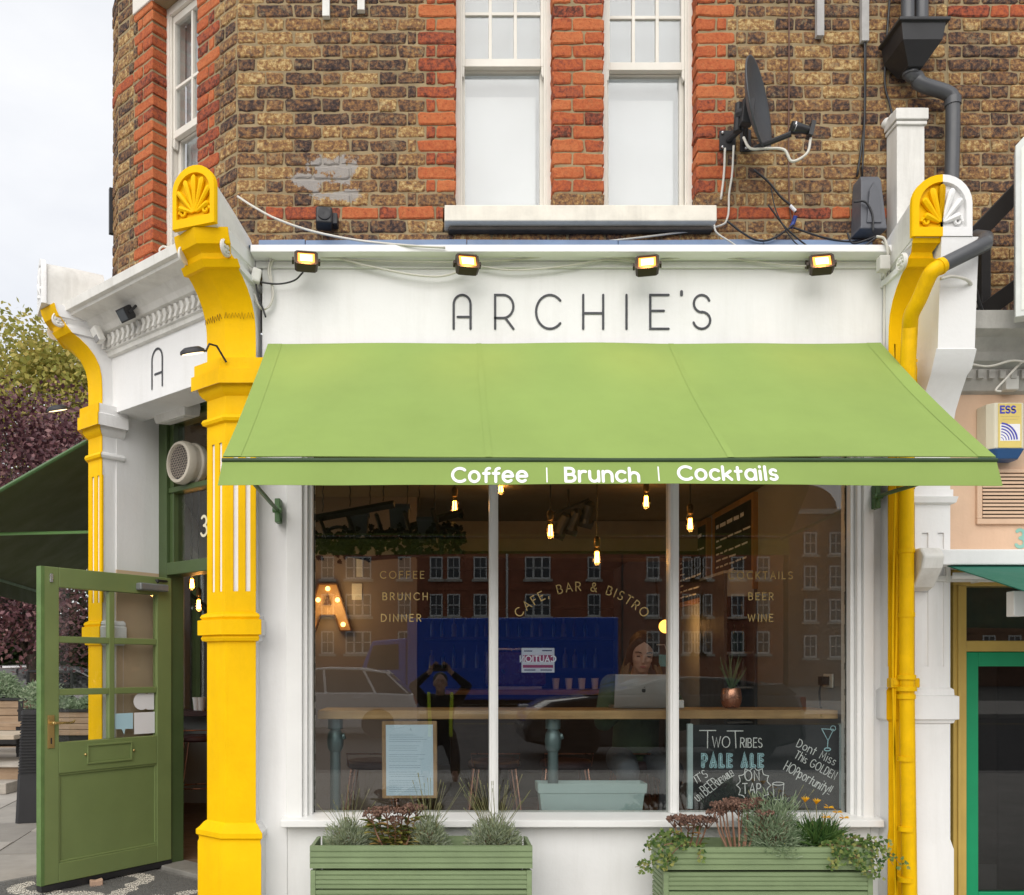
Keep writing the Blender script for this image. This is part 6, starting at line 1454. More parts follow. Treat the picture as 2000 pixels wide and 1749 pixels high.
def slat_planter(label, px0, px1, pyt, y, h, dep=.5):
    d = y+D0; x0, x1 = PX(px0, y), PX(px1, y); zt = PZ(pyt, y); T_ = Thing('slatted_trough', label, 'planter', ((x0+x1)/2, y, GZ+.27), 'timber troughs on the deck')
    n_ = 4
    for k in range(n_):
        mb = MB(); mb.box(x0, x1, y, y+dep, zt-.03-h+k*h/n_, zt-.03-h+(k+.93)*h/n_); T_.part('slat', mb, TEAK, bevel=.004)
    mb = MB(); mb.box(x0-.02, x1+.02, y-.02, y+dep+.02, zt-.03, zt); T_.part('rim', mb, BLKM)
    for xx in (x0, x1-.04): mb = MB(); mb.box(xx-.01, xx+.05, y-.018, y-.002, zt-.03-h, zt-.03); T_.part('post', mb, BLKM)
    mb = MB(); mb.box(x0+.02, x1-.02, y+.03, y+dep-.03, GZ+.27, zt-.03-h); T_.part('base', mb, BLKM)
    mb = MB(); c = Vector(((x0+x1)/2, y+dep/2, zt))
    for i in range(2600):
        b_ = c+Vector((rp_.uniform(-.48,.48)*(x1-x0), rp_.uniform(-.2,.2), -.02)); hh_ = rp_.random()**.7*.36; o_ = b_+Vector((rp_.uniform(-.07,.07), rp_.uniform(-.07,.07), hh_*(.6+.4*math.sin(b_.x*7)))); tip = o_+Vector((rp_.uniform(-1,1), rp_.uniform(-1,1), rp_.uniform(-.3,1)))*.06; blade(mb, o_, tip, rp_.uniform(.012,.02), .1)
    S_ = Thing('trough_shrub', label.replace('slatted wooden trough', 'silvery shrub growing in the trough'), 'plant', c); S_.part('foliage', mb, ROSEM, recalc=False)
slat_planter('tall slatted wooden trough at the far left edge', -60, 44, 1364, 7.2, .40)
slat_planter('lower slatted wooden trough behind the bollard and the open door', 38, 185, 1386, 6.6, .30)
# bench and table
t0 = W(-10, 1433, 5.2); T_ = Thing('outdoor_table', 'outdoor table with pale top and black legs at the left edge', 'table', (t0.x, 5.2, GZ+.27)); zt = t0.z
mb = MB(); mb.box(PX(-130,5.2), PX(48,5.2), 4.95, 5.65, zt-.05, zt); T_.part('table_top', mb, mat('pale_table_wood', (.50,.42,.32), .6, var=.1, grain=(3,40,40,.85,.83,.8)), bevel=.006)
for x in (PX(-110,5.2), PX(8,5.2)):
    for y in (5.02, 5.55): mb = MB(); mb.box(x-.02, x+.02, y-.02, y+.02, GZ+.268, zt-.05); T_.part('leg', mb, BLKM)
b0 = W(0, 1412, 6.1); T_ = Thing('wooden_bench', 'wooden bench seat against the troughs', 'bench', (b0.x, 6.1, GZ+.27))
for k in range(3): mb = MB(); mb.box(PX(-120,6.1), PX(56,6.1), 5.95+k*.13, 6.07+k*.13, b0.z-.04, b0.z); T_.part('seat_slat', mb, TEAK, bevel=.005)
for x in (PX(-100,6.1), PX(40,6.1)): mb = MB(); mb.box(x, x+.05, 5.98, 6.3, GZ+.268, b0.z-.04); T_.part('leg', mb, BLKM)
mb = MB(); pR = W(55, 1312, 8.0); 
for a, b in ((pR, W(140, 1313, 8.0)), (pR, Vector((pR.x, pR.y, GZ+.27))), (W(140,1313,8.0), Vector((PX(140,8.0), 8.0, GZ+.27))), (W(55,1335,8.0), W(140,1336,8.0))): mb.tube([a, b], .022, 6)
single('black_railing', 'black metal railing behind the troughs', 'railing', mb, BLKM, loc=(pR.x, 8.0, GZ+.27))
# trees
BARK = mat('tree_bark', (.06,.05,.04), .9, var=.3, vs=8, bump=.8, bs=30)
def tree(name, label, base, zc, rx, rz, n, m, ls, trunk_h, seed, clumps=26, gap=.5, low=-1.0):
    rnd = random.Random(seed); T_ = Thing(name, label, 'tree', base); mb = MB(); base = Vector(base); top = Vector((base.x, base.y, zc))
    stem(mb, [base, base.lerp(top, .4)+Vector((.1,0,0)), top], .11, .03, 8)
    cl = []
    for i in range(clumps):
        a = rnd.uniform(0, 6.283); u = rnd.uniform(low, 1); r = math.sqrt(max(0, 1-u*u))*rnd.uniform(.45, 1)
        p = top+Vector((math.cos(a)*r*rx, math.sin(a)*r*rx, u*rz*rnd.uniform(.6,1))); cl.append((p, rnd.uniform(.22,.42)*rx))
        q = base.lerp(top, rnd.uniform(.35, .9)); stem(mb, [q, q.lerp(p, .5)+Vector((0,0,.15)), p], .022, .006, 5)
    T_.part('trunk', mb, BARK, smooth='all', recalc=False)
    lf = MB()
    for i in range(n):
        p, r = cl[rnd.randrange(len(cl))]; v = Vector((rnd.gauss(0,1), rnd.gauss(0,1), rnd.gauss(0,.8))); v = v.normalized()*r*rnd.random()**gap
        c = p+v; d = Vector((rnd.gauss(0,1), rnd.gauss(0,1), rnd.gauss(0,.7)-.4)).normalized(); s = d.cross(Vector((rnd.gauss(0,1), rnd.gauss(0,1), rnd.gauss(0,1)))).normalized(); L2 = ls*rnd.uniform(.7,1.3)
        lf.add([c-s*L2*.32, c+d*L2*.5-s*0+s*.0, c+s*L2*.32, c-d*L2*.5], [(0,1,2,3)])
    T_.part('crown', lf, m, recalc=False)
PURP = leafmat('purple_leaf', [(.05,.018,.026),(.11,.045,.055),(.19,.085,.095),(.30,.17,.16)], .45, .2); YGR = leafmat('yellow_green_leaf', [(.22,.23,.05),(.38,.36,.08),(.55,.44,.13),(.26,.28,.07)])
tree('purple_tree', 'purple leaved tree behind the dark green side awning', (-6.9, 10.2, GZ), 3.75, 2.3, 2.2, 26000, PURP, .085, 2, 5, 60, .5)
tree('green_tree', 'yellow green tree rising against the sky at the left', (-9.9, 17, GZ), 6.7, 3.0, 3.1, 36000, YGR, .13, 4, 12, 120, .5)
tree('green_tree', 'thin leaved tree at the far left edge', (-13.2, 19, GZ), 7.4, 2.4, 3.4, 8000, YGR, .14, 4, 22, 30, .6)
HEDG = leafmat('hedge_leaf', [(.012,.025,.008),(.03,.05,.015),(.05,.08,.02)]); mb = MB(); rnd = random.Random(3)
for i in range(9000):
    c = Vector((rnd.uniform(-13, -4.4), rnd.uniform(13.4, 14.6), GZ+rnd.random()**.8*2.9)); d = Vector((rnd.gauss(0,1), rnd.gauss(0,1), rnd.gauss(0,1))).normalized()*.11; s = d.cross(Vector((0,0,1))).normalized()*.07
    mb.add([c-s, c+d, c+s, c-d], [(0,1,2,3)])
hd = put('hedge', mb, HEDG, None, recalc=False, kind='stuff'); hd['label'] = 'dark hedge along the far side of the side street'; hd['category'] = 'hedge'
mb = MB(); mb.box(-40, -3.6, 16, 16.3, GZ, 2.6); single('garden_wall', 'dark brick garden wall behind the hedge', 'wall', mb, mat('dark_wall', (.07,.055,.045), .9, var=.3, vs=2, bump=.5), loc=(-10, 16, GZ))
# ================================================================== cafe interior
FZ = .18; CZ = 2.72
CW = mat('cafe_wall', (.17,.135,.115), .85, var=.06, vs=2, bump=.1); CWG = mat('cafe_grey_wall', (.25,.26,.265), .8, var=.06, vs=2, bump=.1)
CEIL = mat('cafe_ceiling', (.12,.10,.08), .9, var=.06); DKW = mat('dark_cafe_wood', (.05,.032,.022), .6, var=.2, grain=(3,30,30,.7,.7,.7)); FLW = mat('cafe_floorboards', (.16,.10,.06), .6, var=.2, grain=(2,25,25,.6,.6,.6))
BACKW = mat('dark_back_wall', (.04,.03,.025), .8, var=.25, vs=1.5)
FLX = lambda y: -2.10-.169*(y-.83)
def slab(mb, x0, y0, y1, z0, z1):
    q = [(FLX(y0), y0), (x0, y0), (x0, y1), (FLX(y1), y1)]; mb.loft([[(a, b, z) for a, b in q] for z in (z0, z1)])
mb = MB(); mb.box(-1.08, 2.3, .21, 7, FZ-.06, FZ); slab(mb, -1.08, 1.15, 7, FZ-.06, FZ); struct('cafe_floor', mb, FLW)
mb = MB(); mb.box(-1.05, 2.3, .17, 7, CZ, CZ+.12); slab(mb, -1.05, 1.15, 7, 3.05, 3.15); struct('cafe_ceiling', mb, CEIL)
mb = MB(); mb.box(2.26, 2.36, .2, 7, 0, 3.1); struct('cafe_wall_right', mb, CWG)
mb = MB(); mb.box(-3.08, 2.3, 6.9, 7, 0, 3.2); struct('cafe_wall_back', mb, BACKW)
mb = MB(); mb.box(-1.45, PX(814, 1.9), 1.9, 2.0, FZ, CZ+.4); struct('cafe_partition', mb, CW)
mb = MB(); mb.box(-.18, 2.26, 3.0, 3.25, 2.46, CZ); struct('cafe_beam', mb, mat('beam_paint', (.30,.25,.19), .8))
mb = MB(); mb.box(-.18, 2.26, 2.99, 3.26, 2.40, 2.458); struct('cafe_beam_trim', mb, DKW)
mb = MB(); mb.box(gx0-.1, gx1+.05, .2, .36, 0, ZSL-.03); struct('cafe_window_plinth', mb, DKW)
# window counter on pipe legs
SHW = mat('oak_counter', (.46,.29,.13), .5, var=.18, vs=6, bump=.15, grain=(2,40,40,.72,.62,.5))
zc1, zc0 = PZ(1388, .2), PZ(1405, .2)
T_ = Thing('window_counter', 'long wooden counter along the inside of the shop window', 'counter', (.75, .4, FZ))
mb = MB(); mb.box(gx0+.01, PX(1310,.2), .19, .58, zc0, zc1); T_.part('counter_top', mb, SHW, bevel=.004)
mb = MB(); mb.box(PX(1312,.2), gx1-.005, .191, .58, zc0+.002, zc1+.002); T_.part('counter_top', mb, SHW, bevel=.004)
PIPE = mat('grey_blue_pipe', (.16,.22,.23), .4, metal=.5, var=.15)
for px in (655, 1080):
    x = PX(px, .30); mb = MB(); mb.tube([(x, .30, FZ), (x, .30, zc0-.001)], .030, 14)
    mb.lathe([(.031,0),(.043,.02),(.047,.06),(.043,.1),(.032,.12)], (x, .30, zc0-.19), 14); mb.tube([(x, .30, zc0-.06), (x, .30, zc0-.0015)], .042, 14); mb.tube([(x, .30, zc0-.12), (x+.055, .30, zc0-.10)], .018, 8)
    T_.part('pipe_leg', mb, PIPE, smooth=True)
mb = MB(); p = W(1605, 1398, .186); mb.ball(p, .006, n=8, k=6); T_.part('brass_screw', mb, BRASS, smooth='all')
# menu board
p = W(802, 1484, .15); T_ = Thing('menu_board', 'wooden menu board with a printed pale blue sheet in the left pane', 'menu', (p.x, .16, ZSL))
fr_ = frame((p.x, .15, 0), (1,0,.006), (0,1,0), (-.006,0,1)); k_ = 4.93/F
mb = MB(fr_); mb.box(-54*k_, 54*k_, 0, .015, PZ(1560,.15), PZ(1409,.15)); T_.part('board', mb, mat('menu_oak', (.40,.25,.13), .55, var=.2, grain=(40,40,3,.7,.65,.6)), bevel=.006)
mb = MB(fr_); mb.box(-46*k_, 46*k_, -.002, -.0005, PZ(1554,.15), PZ(1416,.15)); T_.part('paper', mb, mat('pale_blue_paper', (.55,.68,.80), .7, var=.02, bump=0))
mb = MB(); rnd = random.Random(2); m = frame((p.x, .1478, 0), (1,0,0), (0,0,1), (0,-1,0))
for k in range(27):
    yy = PZ(1436+k*4.25, .15)
    if k in (4, 8, 13, 16, 20): continue
    x = -42*k_
    while x < (rnd.uniform(5, 40))*k_:
        w = rnd.uniform(2, 7)*k_; ribbon(mb, [(x, yy), (x+w, yy)], .0019, 0, m, caps=False); x += w+.8*k_
text(mb, 'A', m @ Matrix.Translation((-.004, PZ(1427,.15), 0)), .012, .0018)
T_.part('menu_print', mb, mat('menu_ink', (.22,.28,.36), .7, bump=0))
# chalkboard
p = W(1497, 1498, .20); T_ = Thing('chalkboard', 'black chalkboard sign advertising pale ale in the right pane', 'sign', (p.x, .22, ZSL))
bx0, bx1, bz0, bz1 = PX(1342,.2), PX(1650,.2), ZSL+.002, PZ(1416,.2)
mb = MB(); mb.box(bx0+.03, bx1-.03, .20, .215, bz0, bz1); T_.part('board', mb, mat('slate_board', (.014,.017,.02), .7, var=.25, vs=4, bump=0))
for xx in (bx0, bx1-.031):
    mb = MB(); mb.box(xx, xx+.031, .192, .218, bz0, bz1+.006); T_.part('side_rail', mb, mat('pale_blue_rail', (.50,.62,.64), .55), bevel=.003)
CHK = mat('chalk', (.85,.87,.87), .9, var=.25, vs=60, bump=0); CHB = mat('blue_chalk', (.45,.70,.78), .9, var=.3, vs=60, bump=0)
def cb(px, py, rot=0): return frame((PX(px,.197), .1965, PZ(py,.197)), (1,0,0), (0,0,1), (0,-1,0)) @ Matrix.Rotation(R(rot), 4, 'Z')
kc = 4.98/F; random.seed(5)
def chalk(s, px, py, h, w, rot=0, gap=.22, xs=1, m=None, off=(0,0)):
    mb = MB(); text(mb, s, cb(px, py, rot) @ Matrix.Translation((off[0]*kc, off[1]*kc, 0)), h*kc, w*kc, gap, xs, jit=.05); T_.part('chalk_words', mb, m or CHK)
chalk('T', 1366, 1461, 33, 1.9, xs=1.5); chalk('WO', 1391, 1460, 20, 1.8, xs=.75); chalk('T', 1422, 1461, 33, 1.9, xs=1.5); chalk('RIBES', 1446, 1460, 18, 1.8, xs=.72, gap=.2)
for w, m in ((7.5, CHB), (4.6, MATS['slate_board']), (2.6, CHB)):
    for s, px in (('PALE', 1373), ('ALE', 1450)): 
        mb = MB(); random.seed(8); text(mb, s, cb(px, 1497) @ Matrix.Translation((0,0,{7.5:0,4.6:.0006,2.6:.0012}[w])), 22*kc, w*kc, .46, .5); T_.part('chalk_words', mb, m)
chalk("IT'S", 1362, 1530, 15, 1.6, 32, xs=.8); chalk('UN', 1364, 1566, 12, 1.5, 38, xs=.7); chalk('BEER', 1379, 1555, 20, 1.6, 38, gap=.14, xs=.6); chalk('LIEVABLE!', 1405, 1533, 11, 1.4, 33, gap=.12, xs=.55)
chalk('ON', 1455, 1525, 19, 1.8, xs=.72, gap=.3); chalk('TAP', 1451, 1550, 19, 1.8, xs=.75, gap=.2)
mb = MB(); ring = []
for k in range(49): a = 2*math.pi*k/48; r = 1+.16*(1 if k % 4 == 0 else (-.4 if k % 4 == 2 else 0)); ring.append((math.cos(a)*29*kc*r, math.sin(a)*32*kc*r))
ribbon(mb, ring, 1.5*kc, 0, cb(1472, 1534)); T_.part('chalk_burst', mb, CHK)
chalk('Dont Miss', 1555, 1458, 16, 1.6, -27, gap=.22, xs=.8); chalk('This GOLDEN', 1551, 1480, 16, 1.6, -29, gap=.18, xs=.62); chalk('HOPportunity!!', 1530, 1503, 18, 1.7, -29, gap=.14, xs=.62)
mb = MB(); g_ = cb(1616, 1425)
ribbon(mb, [(-11*kc, 1*kc), (12*kc, 0), (1*kc, -22*kc), (-11*kc, 1*kc)], 1.5*kc, 0, g_); ribbon(mb, [(1*kc, -22*kc), (0, -37*kc)], 1.7*kc, .0002, g_); ribbon(mb, [(x*6*kc, (y*3-39)*kc) for x, y in arc(0,0,1,1,0,360)], 2*kc, .0004, g_); ribbon(mb, [((x*5+11)*kc, (y*5+2)*kc) for x, y in arc(0,0,1,1,0,360)], 1.4*kc, .0006, g_)
T_.part('chalk_cocktail', mb, CHB)
mb = MB(); g_ = cb(1520, 1545); ribbon(mb, [(-11*kc, 14*kc), (-8*kc, -17*kc), (8*kc, -17*kc), (11*kc, 14*kc)], 1.5*kc, 0, g_); ribbon(mb, [(x*11*kc, (y*3+14)*kc) for x, y in arc(0,0,1,1,0,360)], 1.5*kc, .0002, g_); T_.part('chalk_glass', mb, CHK)
# pale blue trough on the inner sill
p = W(1154, 1555, .26); T_ = Thing('window_trough', 'empty pale blue plastic trough inside the middle pane', 'planter', (p.x, .26, ZSL-.02))
TRG = mat('duck_egg_plastic', (.40,.52,.52), .5, var=.05, bump=.05); za, zb_ = ZSL-.03, PZ(1529,.25); hw0, hw1 = 104*k_, 107*k_
mb = MB(); rc = lambda hx, hy, z: [(p.x-hx, .28-hy, z), (p.x+hx, .28-hy, z), (p.x+hx, .28+hy, z), (p.x-hx, .28+hy, z)]
mb.loft([rc(.28, .055, za), rc(.293, .065, zb_-.055), rc(.302, .072, zb_-.055), rc(.306, .075, zb_), rc(.298, .068, zb_), rc(.29, .06, zb_-.04)], True, True, True); T_.part('trough', mb, TRG, bevel=.003)
# caution notice stuck inside the middle pane (read from inside: mirrored from the street)
p = W(1050, 1290, .125); T_ = Thing('caution_notice', 'white and red mirrored caution notice stuck on the middle pane', 'notice', (p.x, .11, p.z))
hw, hh = 31.5*kc, 23.5*kc
mb = MB(); mb.box(p.x-hw, p.x+hw, .1065, .1075, p.z-hh, p.z+hh); T_.part('paper', mb, mat('notice_paper', (.55,.56,.60), .7, bump=0))
mb = MB(); mb.box(p.x-hw*.92, p.x+hw*.92, .1055, .1062, p.z-hh*.12, p.z+hh*.42); T_.part('red_band', mb, mat('notice_red', (.32,.03,.04), .6, bump=0))
mb = MB(); mb.box(p.x-hw*.92, p.x+hw*.92, .1055, .1062, p.z-hh*.62, p.z-hh*.38); T_.part('red_band', mb, MATS['notice_red'])
mm = frame((p.x, .1048, p.z), (-1,0,0), (0,0,1), (0,1,0)); mb = MB(); text(mb, 'CAUTION', mm @ Matrix.Translation((0,-.008,0)), 11*kc, 2.2*kc, .3, 1, 'c'); T_.part('white_print', mb, WV)
mb = MB(); 
for x, z, w in ((-.6,.75,.5),(.55,.78,.6),(-.5,-.8,.7),(.5,-.8,.7)): mb.box(p.x+hw*(x-w/2), p.x+hw*(x+w/2), .1055, .1062, p.z+hh*z-.003, p.z+hh*z+.003)
T_.part('black_print', mb, BLACK)
# copper pot with a spiky plant
p = W(1428, 1385, .42); zt = zc1+.003; T_ = Thing('copper_pot', 'copper pot with a spiky green plant on the counter', 'pot', (p.x, .42, zt))
mb = MB(); mb.lathe([(.03,0),(.045,.006),(.056,.03),(.06,.06),(.055,.10),(.05,.115),(.046,.113),(.05,.09)], (p.x, .42, zt), 20); T_.part('pot', mb, mat('hammered_copper', (.62,.30,.20), .28, metal=.9, var=.1), smooth=True)
mb = MB()
for i in range(11): a = i*.6; blade(mb, (p.x, .42, zt+.1), (p.x+math.cos(a)*rp_.uniform(.03,.10), .42+math.sin(a)*.06, zt+.1+rp_.uniform(.12,.26)), .012, .05)
T_.part('leaves', mb, leafmat('aloe_leaf', [(.04,.10,.05),(.08,.17,.09),(.14,.2,.1)]), recalc=False)
# pendant bulbs
FIL = emission('filament', (1.0, .45, .08), 26); BGL = glass('amber_bulb_glass', (1.0,.80,.5), .05)
for i, (px, py, y, lb) in enumerate(((888, 988, 1.25, 'bare filament bulb hanging left of the first mullion'), (978, 950, 1.5, 'filament bulb just below the valance beside the first mullion'), (1075, 1035, 1.0, 'filament bulb hanging at the left of the middle pane'), (1166, 1087, .95, 'lowest filament bulb in the middle pane'), (1262, 978, 1.4, 'filament bulb at the top right of the middle pane'), (1348, 1022, 1.1, 'filament bulb hanging in the right pane near the chalk menus'))):
    c = W(px, py, y); T_ = Thing('pendant_bulb', lb, 'lamp', (c.x, c.y, CZ), 'filament bulbs hanging in the cafe')
    def bulb(T_, c, zt, glowr=.0):
        mb = MB(); mb.lathe([(.012,.07),(.017,.05),(.028,.02),(.034,-.015),(.030,-.045),(.016,-.063),(.002,-.067)], c, 16); T_.part('bulb_glass', mb, BGL, smooth='all')
        mb = MB()
        for k in range(6): a = k*1.047; mb.tube([c+Vector((.010*math.cos(a), .010*math.sin(a), .03)), c+Vector((.013*math.cos(a), .013*math.sin(a), -.04))], .0022, 5)
        T_.part('filament', mb, FIL)
        mb = MB(); mb.lathe([(.017,.06),(.021,.075),(.021,.11),(.012,.125),(.004,.13)], c, 12); T_.part('socket', mb, mat('antique_brass_socket', (.16,.10,.04), .4, metal=.7), smooth=True)
        mb = MB(); mb.tube([c+Vector((0,0,.12)), (c.x, c.y, zt)], .0045, 6); T_.part('flex', mb, CABLE_B)
        li = bpy.data.lights.new('bulb_lamp', 'POINT'); li.energy = 1.0; li.color = (1,.58,.24); li.shadow_soft_size = .03
        lo = bpy.data.objects.new('bulb_lamp', li); COL.objects.link(lo); lo.parent = T_.o; lo.location = c-T_.loc+Vector((0,0,-.02))
    bulb(T_, c, CZ)
for px, py, y, lb in ((375, 1139, 2.4, 'upper filament bulb seen through the open doorway'), (388, 1180, 2.2, 'lower filament bulb seen through the open doorway')):
    c = W(px, py, y); T_ = Thing('pendant_bulb', lb, 'lamp', (c.x, c.y, 3.05), 'filament bulbs hanging in the cafe'); bulb(T_, c, 3.05)
# globe wall lamp
c = W(1300, 1224, 3.2); T_ = Thing('globe_lamp', 'amber globe lamp glowing beside the second mullion', 'lamp', c); mb = MB(); mb.ball(c, .06, n=16, k=12); T_.part('globe', mb, emission('globe_glow', (1,.42,.07), 2.6), smooth='all'); mb = MB(); mb.tube([c, c+Vector((0,.2,0)), (c.x, 3.6, 2.4)], .012, 6); T_.part('arm', mb, BLACK)
li = bpy.data.lights.new('globe_lamp_light', 'POINT'); li.energy = 3; li.color = (1,.5,.16); li.shadow_soft_size = .06; lo = bpy.data.objects.new('globe_lamp_light', li); COL.objects.link(lo); lo.parent = T_.o; lo.location = (.0, -.09, 0)
# marquee letter A on the partition
c = W(640, 1186, 1.86); T_ = Thing('marquee_letter', 'letter A marquee light glowing on the partition wall', 'lamp', (c.x, 1.9, c.z)); ka = 6.64/F
P_ = [(-46,-46),(-18,45),(18,45),(46,-46),(24,-46),(14,-16),(-14,-16),(-24,-46)]
mb = MB(Matrix.Translation((c.x, 0, c.z))); n_ = len(P_)
for i in range(n_):
    a, b = P_[i], P_[(i+1) % n_]; m = Vector(((b[0]-a[0]), 0, (b[1]-a[1]))); L_2 = m.length*ka; an = math.atan2(m.z, m.x)
    mb.box(0, L_2, 1.84, 1.895, -.004, .004, Matrix.Translation((a[0]*ka, 0, a[1]*ka)) @ Matrix.Rotation(-an, 4, 'Y'))
T_.part('rim', mb, mat('rusty_rim', (.07,.03,.015), .7, metal=.3))
mb = MB(Matrix.Translation((c.x, 0, c.z))); mb.prism([(x*ka, z*ka) for x, z in P_], 1.885, 1.893); T_.part('back', mb, mat('marquee_back', (.34,.2,.09), .5))
mb = MB(Matrix.Translation((c.x, 0, c.z))); mb.prism([(x*ka, z*ka) for x, z in ((-7,4),(0,26),(7,4))], 1.84, 1.884); T_.part('counter', mb, MATS['rusty_rim'])
for x, z in ((0,36),(-19,14),(19,14),(30,-34),(-30,-34)):
    q_ = Vector((c.x+x*ka, 1.865, c.z+z*ka)); mb = MB(); mb.ball(q_, .018, n=10, k=8); T_.part('bulb', mb, emission('marquee_glow', (1,.50,.14), 4), smooth='all')
li = bpy.data.lights.new('marquee_light', 'POINT'); li.energy = 3.2; li.color = (1,.60,.22); li.shadow_soft_size = .1; lo = bpy.data.objects.new('marquee_light', li); COL.objects.link(lo); lo.parent = T_.o; lo.location = (.05,-.22,0)
# notices on the partition
for px, py, w, h, lb in ((702, 1108, 12, 38, 'narrow white notice on the partition wall'), (697, 1156, 20, 32, 'small white notice on the partition wall')):
    q_ = W(px, py, 1.89); mb = MB(); mb.box(q_.x-w/2*ka, q_.x+w/2*ka, 1.893, 1.899, q_.z-h/2*ka, q_.z+h/2*ka); single('wall_notice', lb, 'notice', mb, mat('grey_paper', (.5,.47,.43), .8), loc=q_)
# hanging plant rack
y = 1.0; T_ = Thing('hanging_rack', 'dark hanging ladder rack with planters and ivy below the ceiling', 'rack', (PX(750,y), y, CZ)); RK = mat('rack_wood', (.010,.008,.007), .6, var=.2)
def seg(mb, a, b, w=.05, t=.03):
    a, b = Vector(a), Vector(b); mb.tube([a, b], w/2, 4)
mb = MB(); seg(mb, W(605,1015,y-.15), W(770,985,y-.25)); seg(mb, W(640,1075,y+.2), W(905,1000,y+.1)); T_.part('rail', mb, RK)
mb = MB(); seg(mb, W(715,1092,y), W(860,1080,y), .03); seg(mb, W(620,1070,y-.1), W(720,1092,y), .03); T_.part('rail', mb, RK)
for k in range(5):
    mb = MB(); a = W(625+k*55, 1015-k*5, y-.2); seg(mb, a, a+Vector((.05,.3,-.18)), .028); T_.part('rung', mb, RK)
for px, py in ((845, 1055), (875, 1060), (660, 1060)):
    mb = MB(); q_ = W(px, py, y); mb.tube([q_+Vector((.10*math.cos(R(a)), 0, .10*math.sin(R(a)))) for a in range(0, 181, 15)], .012, 6); T_.part('metal_hoop', mb, RK, smooth='all')
for px, py in ((780, 1010), (835, 1035), (700, 1025)):
    q_ = W(px, py, y); mb = MB(); mb.loft([[(q_.x+sx*s, q_.y+sy*s*.8, q_.z+z) for sx, sy in ((-1,-1),(1,-1),(1,1),(-1,1))] for s, z in ((.055,-.08),(.065,.05),(.072,.05),(.072,.075))]); T_.part('box_pot', mb, mat('slate_pot', (.05,.055,.06), .6), bevel=.003)
mb = MB(); rnd = random.Random(6)
for i in range(520):
    t = rnd.random(); q_ = W(lerp(612, 905, t), lerp(1062, 1050, t)+rnd.gauss(0,14), y+rnd.uniform(-.2,.2)); a = rnd.uniform(0,6.28); leaf(mb, q_, Vector((math.cos(a), rnd.uniform(-.5,.5), math.sin(a)-.6)), Vector((0,-1,.4)), .04, .035, 1)
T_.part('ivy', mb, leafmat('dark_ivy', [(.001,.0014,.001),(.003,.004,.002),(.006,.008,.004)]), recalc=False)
for px, py in ((630,1000),(683,990),(722,985),(748,980),(795,985),(818,995),(848,1000)):
    mb = MB(); a = W(px, py, y); k = 0; z = a.z
    while z < CZ: mb.tube([(a.x+(.006 if k % 2 else 0), y, z), (a.x+(0 if k % 2 else .006), y+(.006 if k % 2 else 0), z+.035)], .004, 5); z += .032; k += 1
    T_.part('chain', mb, IRON)
# spotlights
c = W(1125, 1000, 1.6); T_ = Thing('spotlight_track', 'black cluster of stage spotlights on the cafe ceiling', 'spotlight', (c.x, 1.6, CZ))
mb = MB(); mb.tube([W(1072,1008,1.6), W(1150,975,1.6)], .008, 6); mb.tube([W(1110,992,1.6), (PX(1110,1.6), 1.6, CZ)], .008, 6); T_.part('bar', mb, BLACK)
for px, py, rz in ((1100, 1020, .3), (1122, 1012, .1), (1148, 998, -.2)):
    m = Matrix.Translation(W(px, py, 1.6)) @ Euler((.5, .3, rz)).to_matrix().to_4x4(); mb = MB(m); mb.lathe([(.02,.07),(.04,.05),(.045,-.05),(.052,-.08),(.045,-.08)], (0,0,0), 14); mb.box(-.06,.06,-.002,.002,-.13,-.08); mb.box(-.06,.06,.04,.046,-.12,-.08); T_.part('spot_head', mb, BLACK)
# chalk menus and curtain pole on the right wall
def wallboard(label, pxa, pxb, zt_, zb_):
    ya, yb = 2.25*F/(pxa-VX)-D0, 2.25*F/(pxb-VX)-D0; T_ = Thing('wall_menu', label, 'menu board', (2.25, (ya+yb)/2, zb_))
    mb = MB(); mb.box(2.235, 2.258, yb, ya, zb_, zt_); T_.part('slate', mb, MATS['slate_board'])
    mb = MB()
    for q_ in ((yb, ya, zt_, zt_+.04), (yb, ya, zb_-.04, zb_), (yb-.04, yb, zb_-.04, zt_+.04), (ya, ya+.04, zb_-.04, zt_+.04)): mb.box(2.225, 2.26, q_[0], q_[1], q_[2], q_[3])
    T_.part('frame', mb, mat('amber_wood_frame', (.30,.16,.05), .5))
    mb = MB(); rnd = random.Random(int(pxa)); m = frame((2.232, ya, 0), (0,-1,0), (0,0,1), (-1,0,0)); z = zt_-.08
    m = frame((2.232, ya, 0), (0,1,0), (0,0,1), (-1,0,0)); Lb = yb-ya
    ya_, yb_ = min(ya, yb), max(ya, yb); m = frame((2.232, yb_, 0), (0,-1,0), (0,0,1), (-1,0,0)); first = True
    while z > zb_+.03:
        x = .04; h = .06 if first else .028
        while x < (yb_-ya_)-.15:
            w = rnd.uniform(.05,.16); ribbon(mb, [(x, z), (x+w, z+rnd.uniform(-.004,.004))], h*.5, 0, m, caps=False); x += w+.03
            if rnd.random() < .25: break
        z -= h*1.9; first = False
    T_.part('chalk_lines', mb, CHK)
wallboard('nearer chalk menu board on the right cafe wall', 1400, 1474, 2.68-.02, 2.05); wallboard('farther chalk menu board on the right cafe wall', 1330, 1384, 2.66, 2.05)
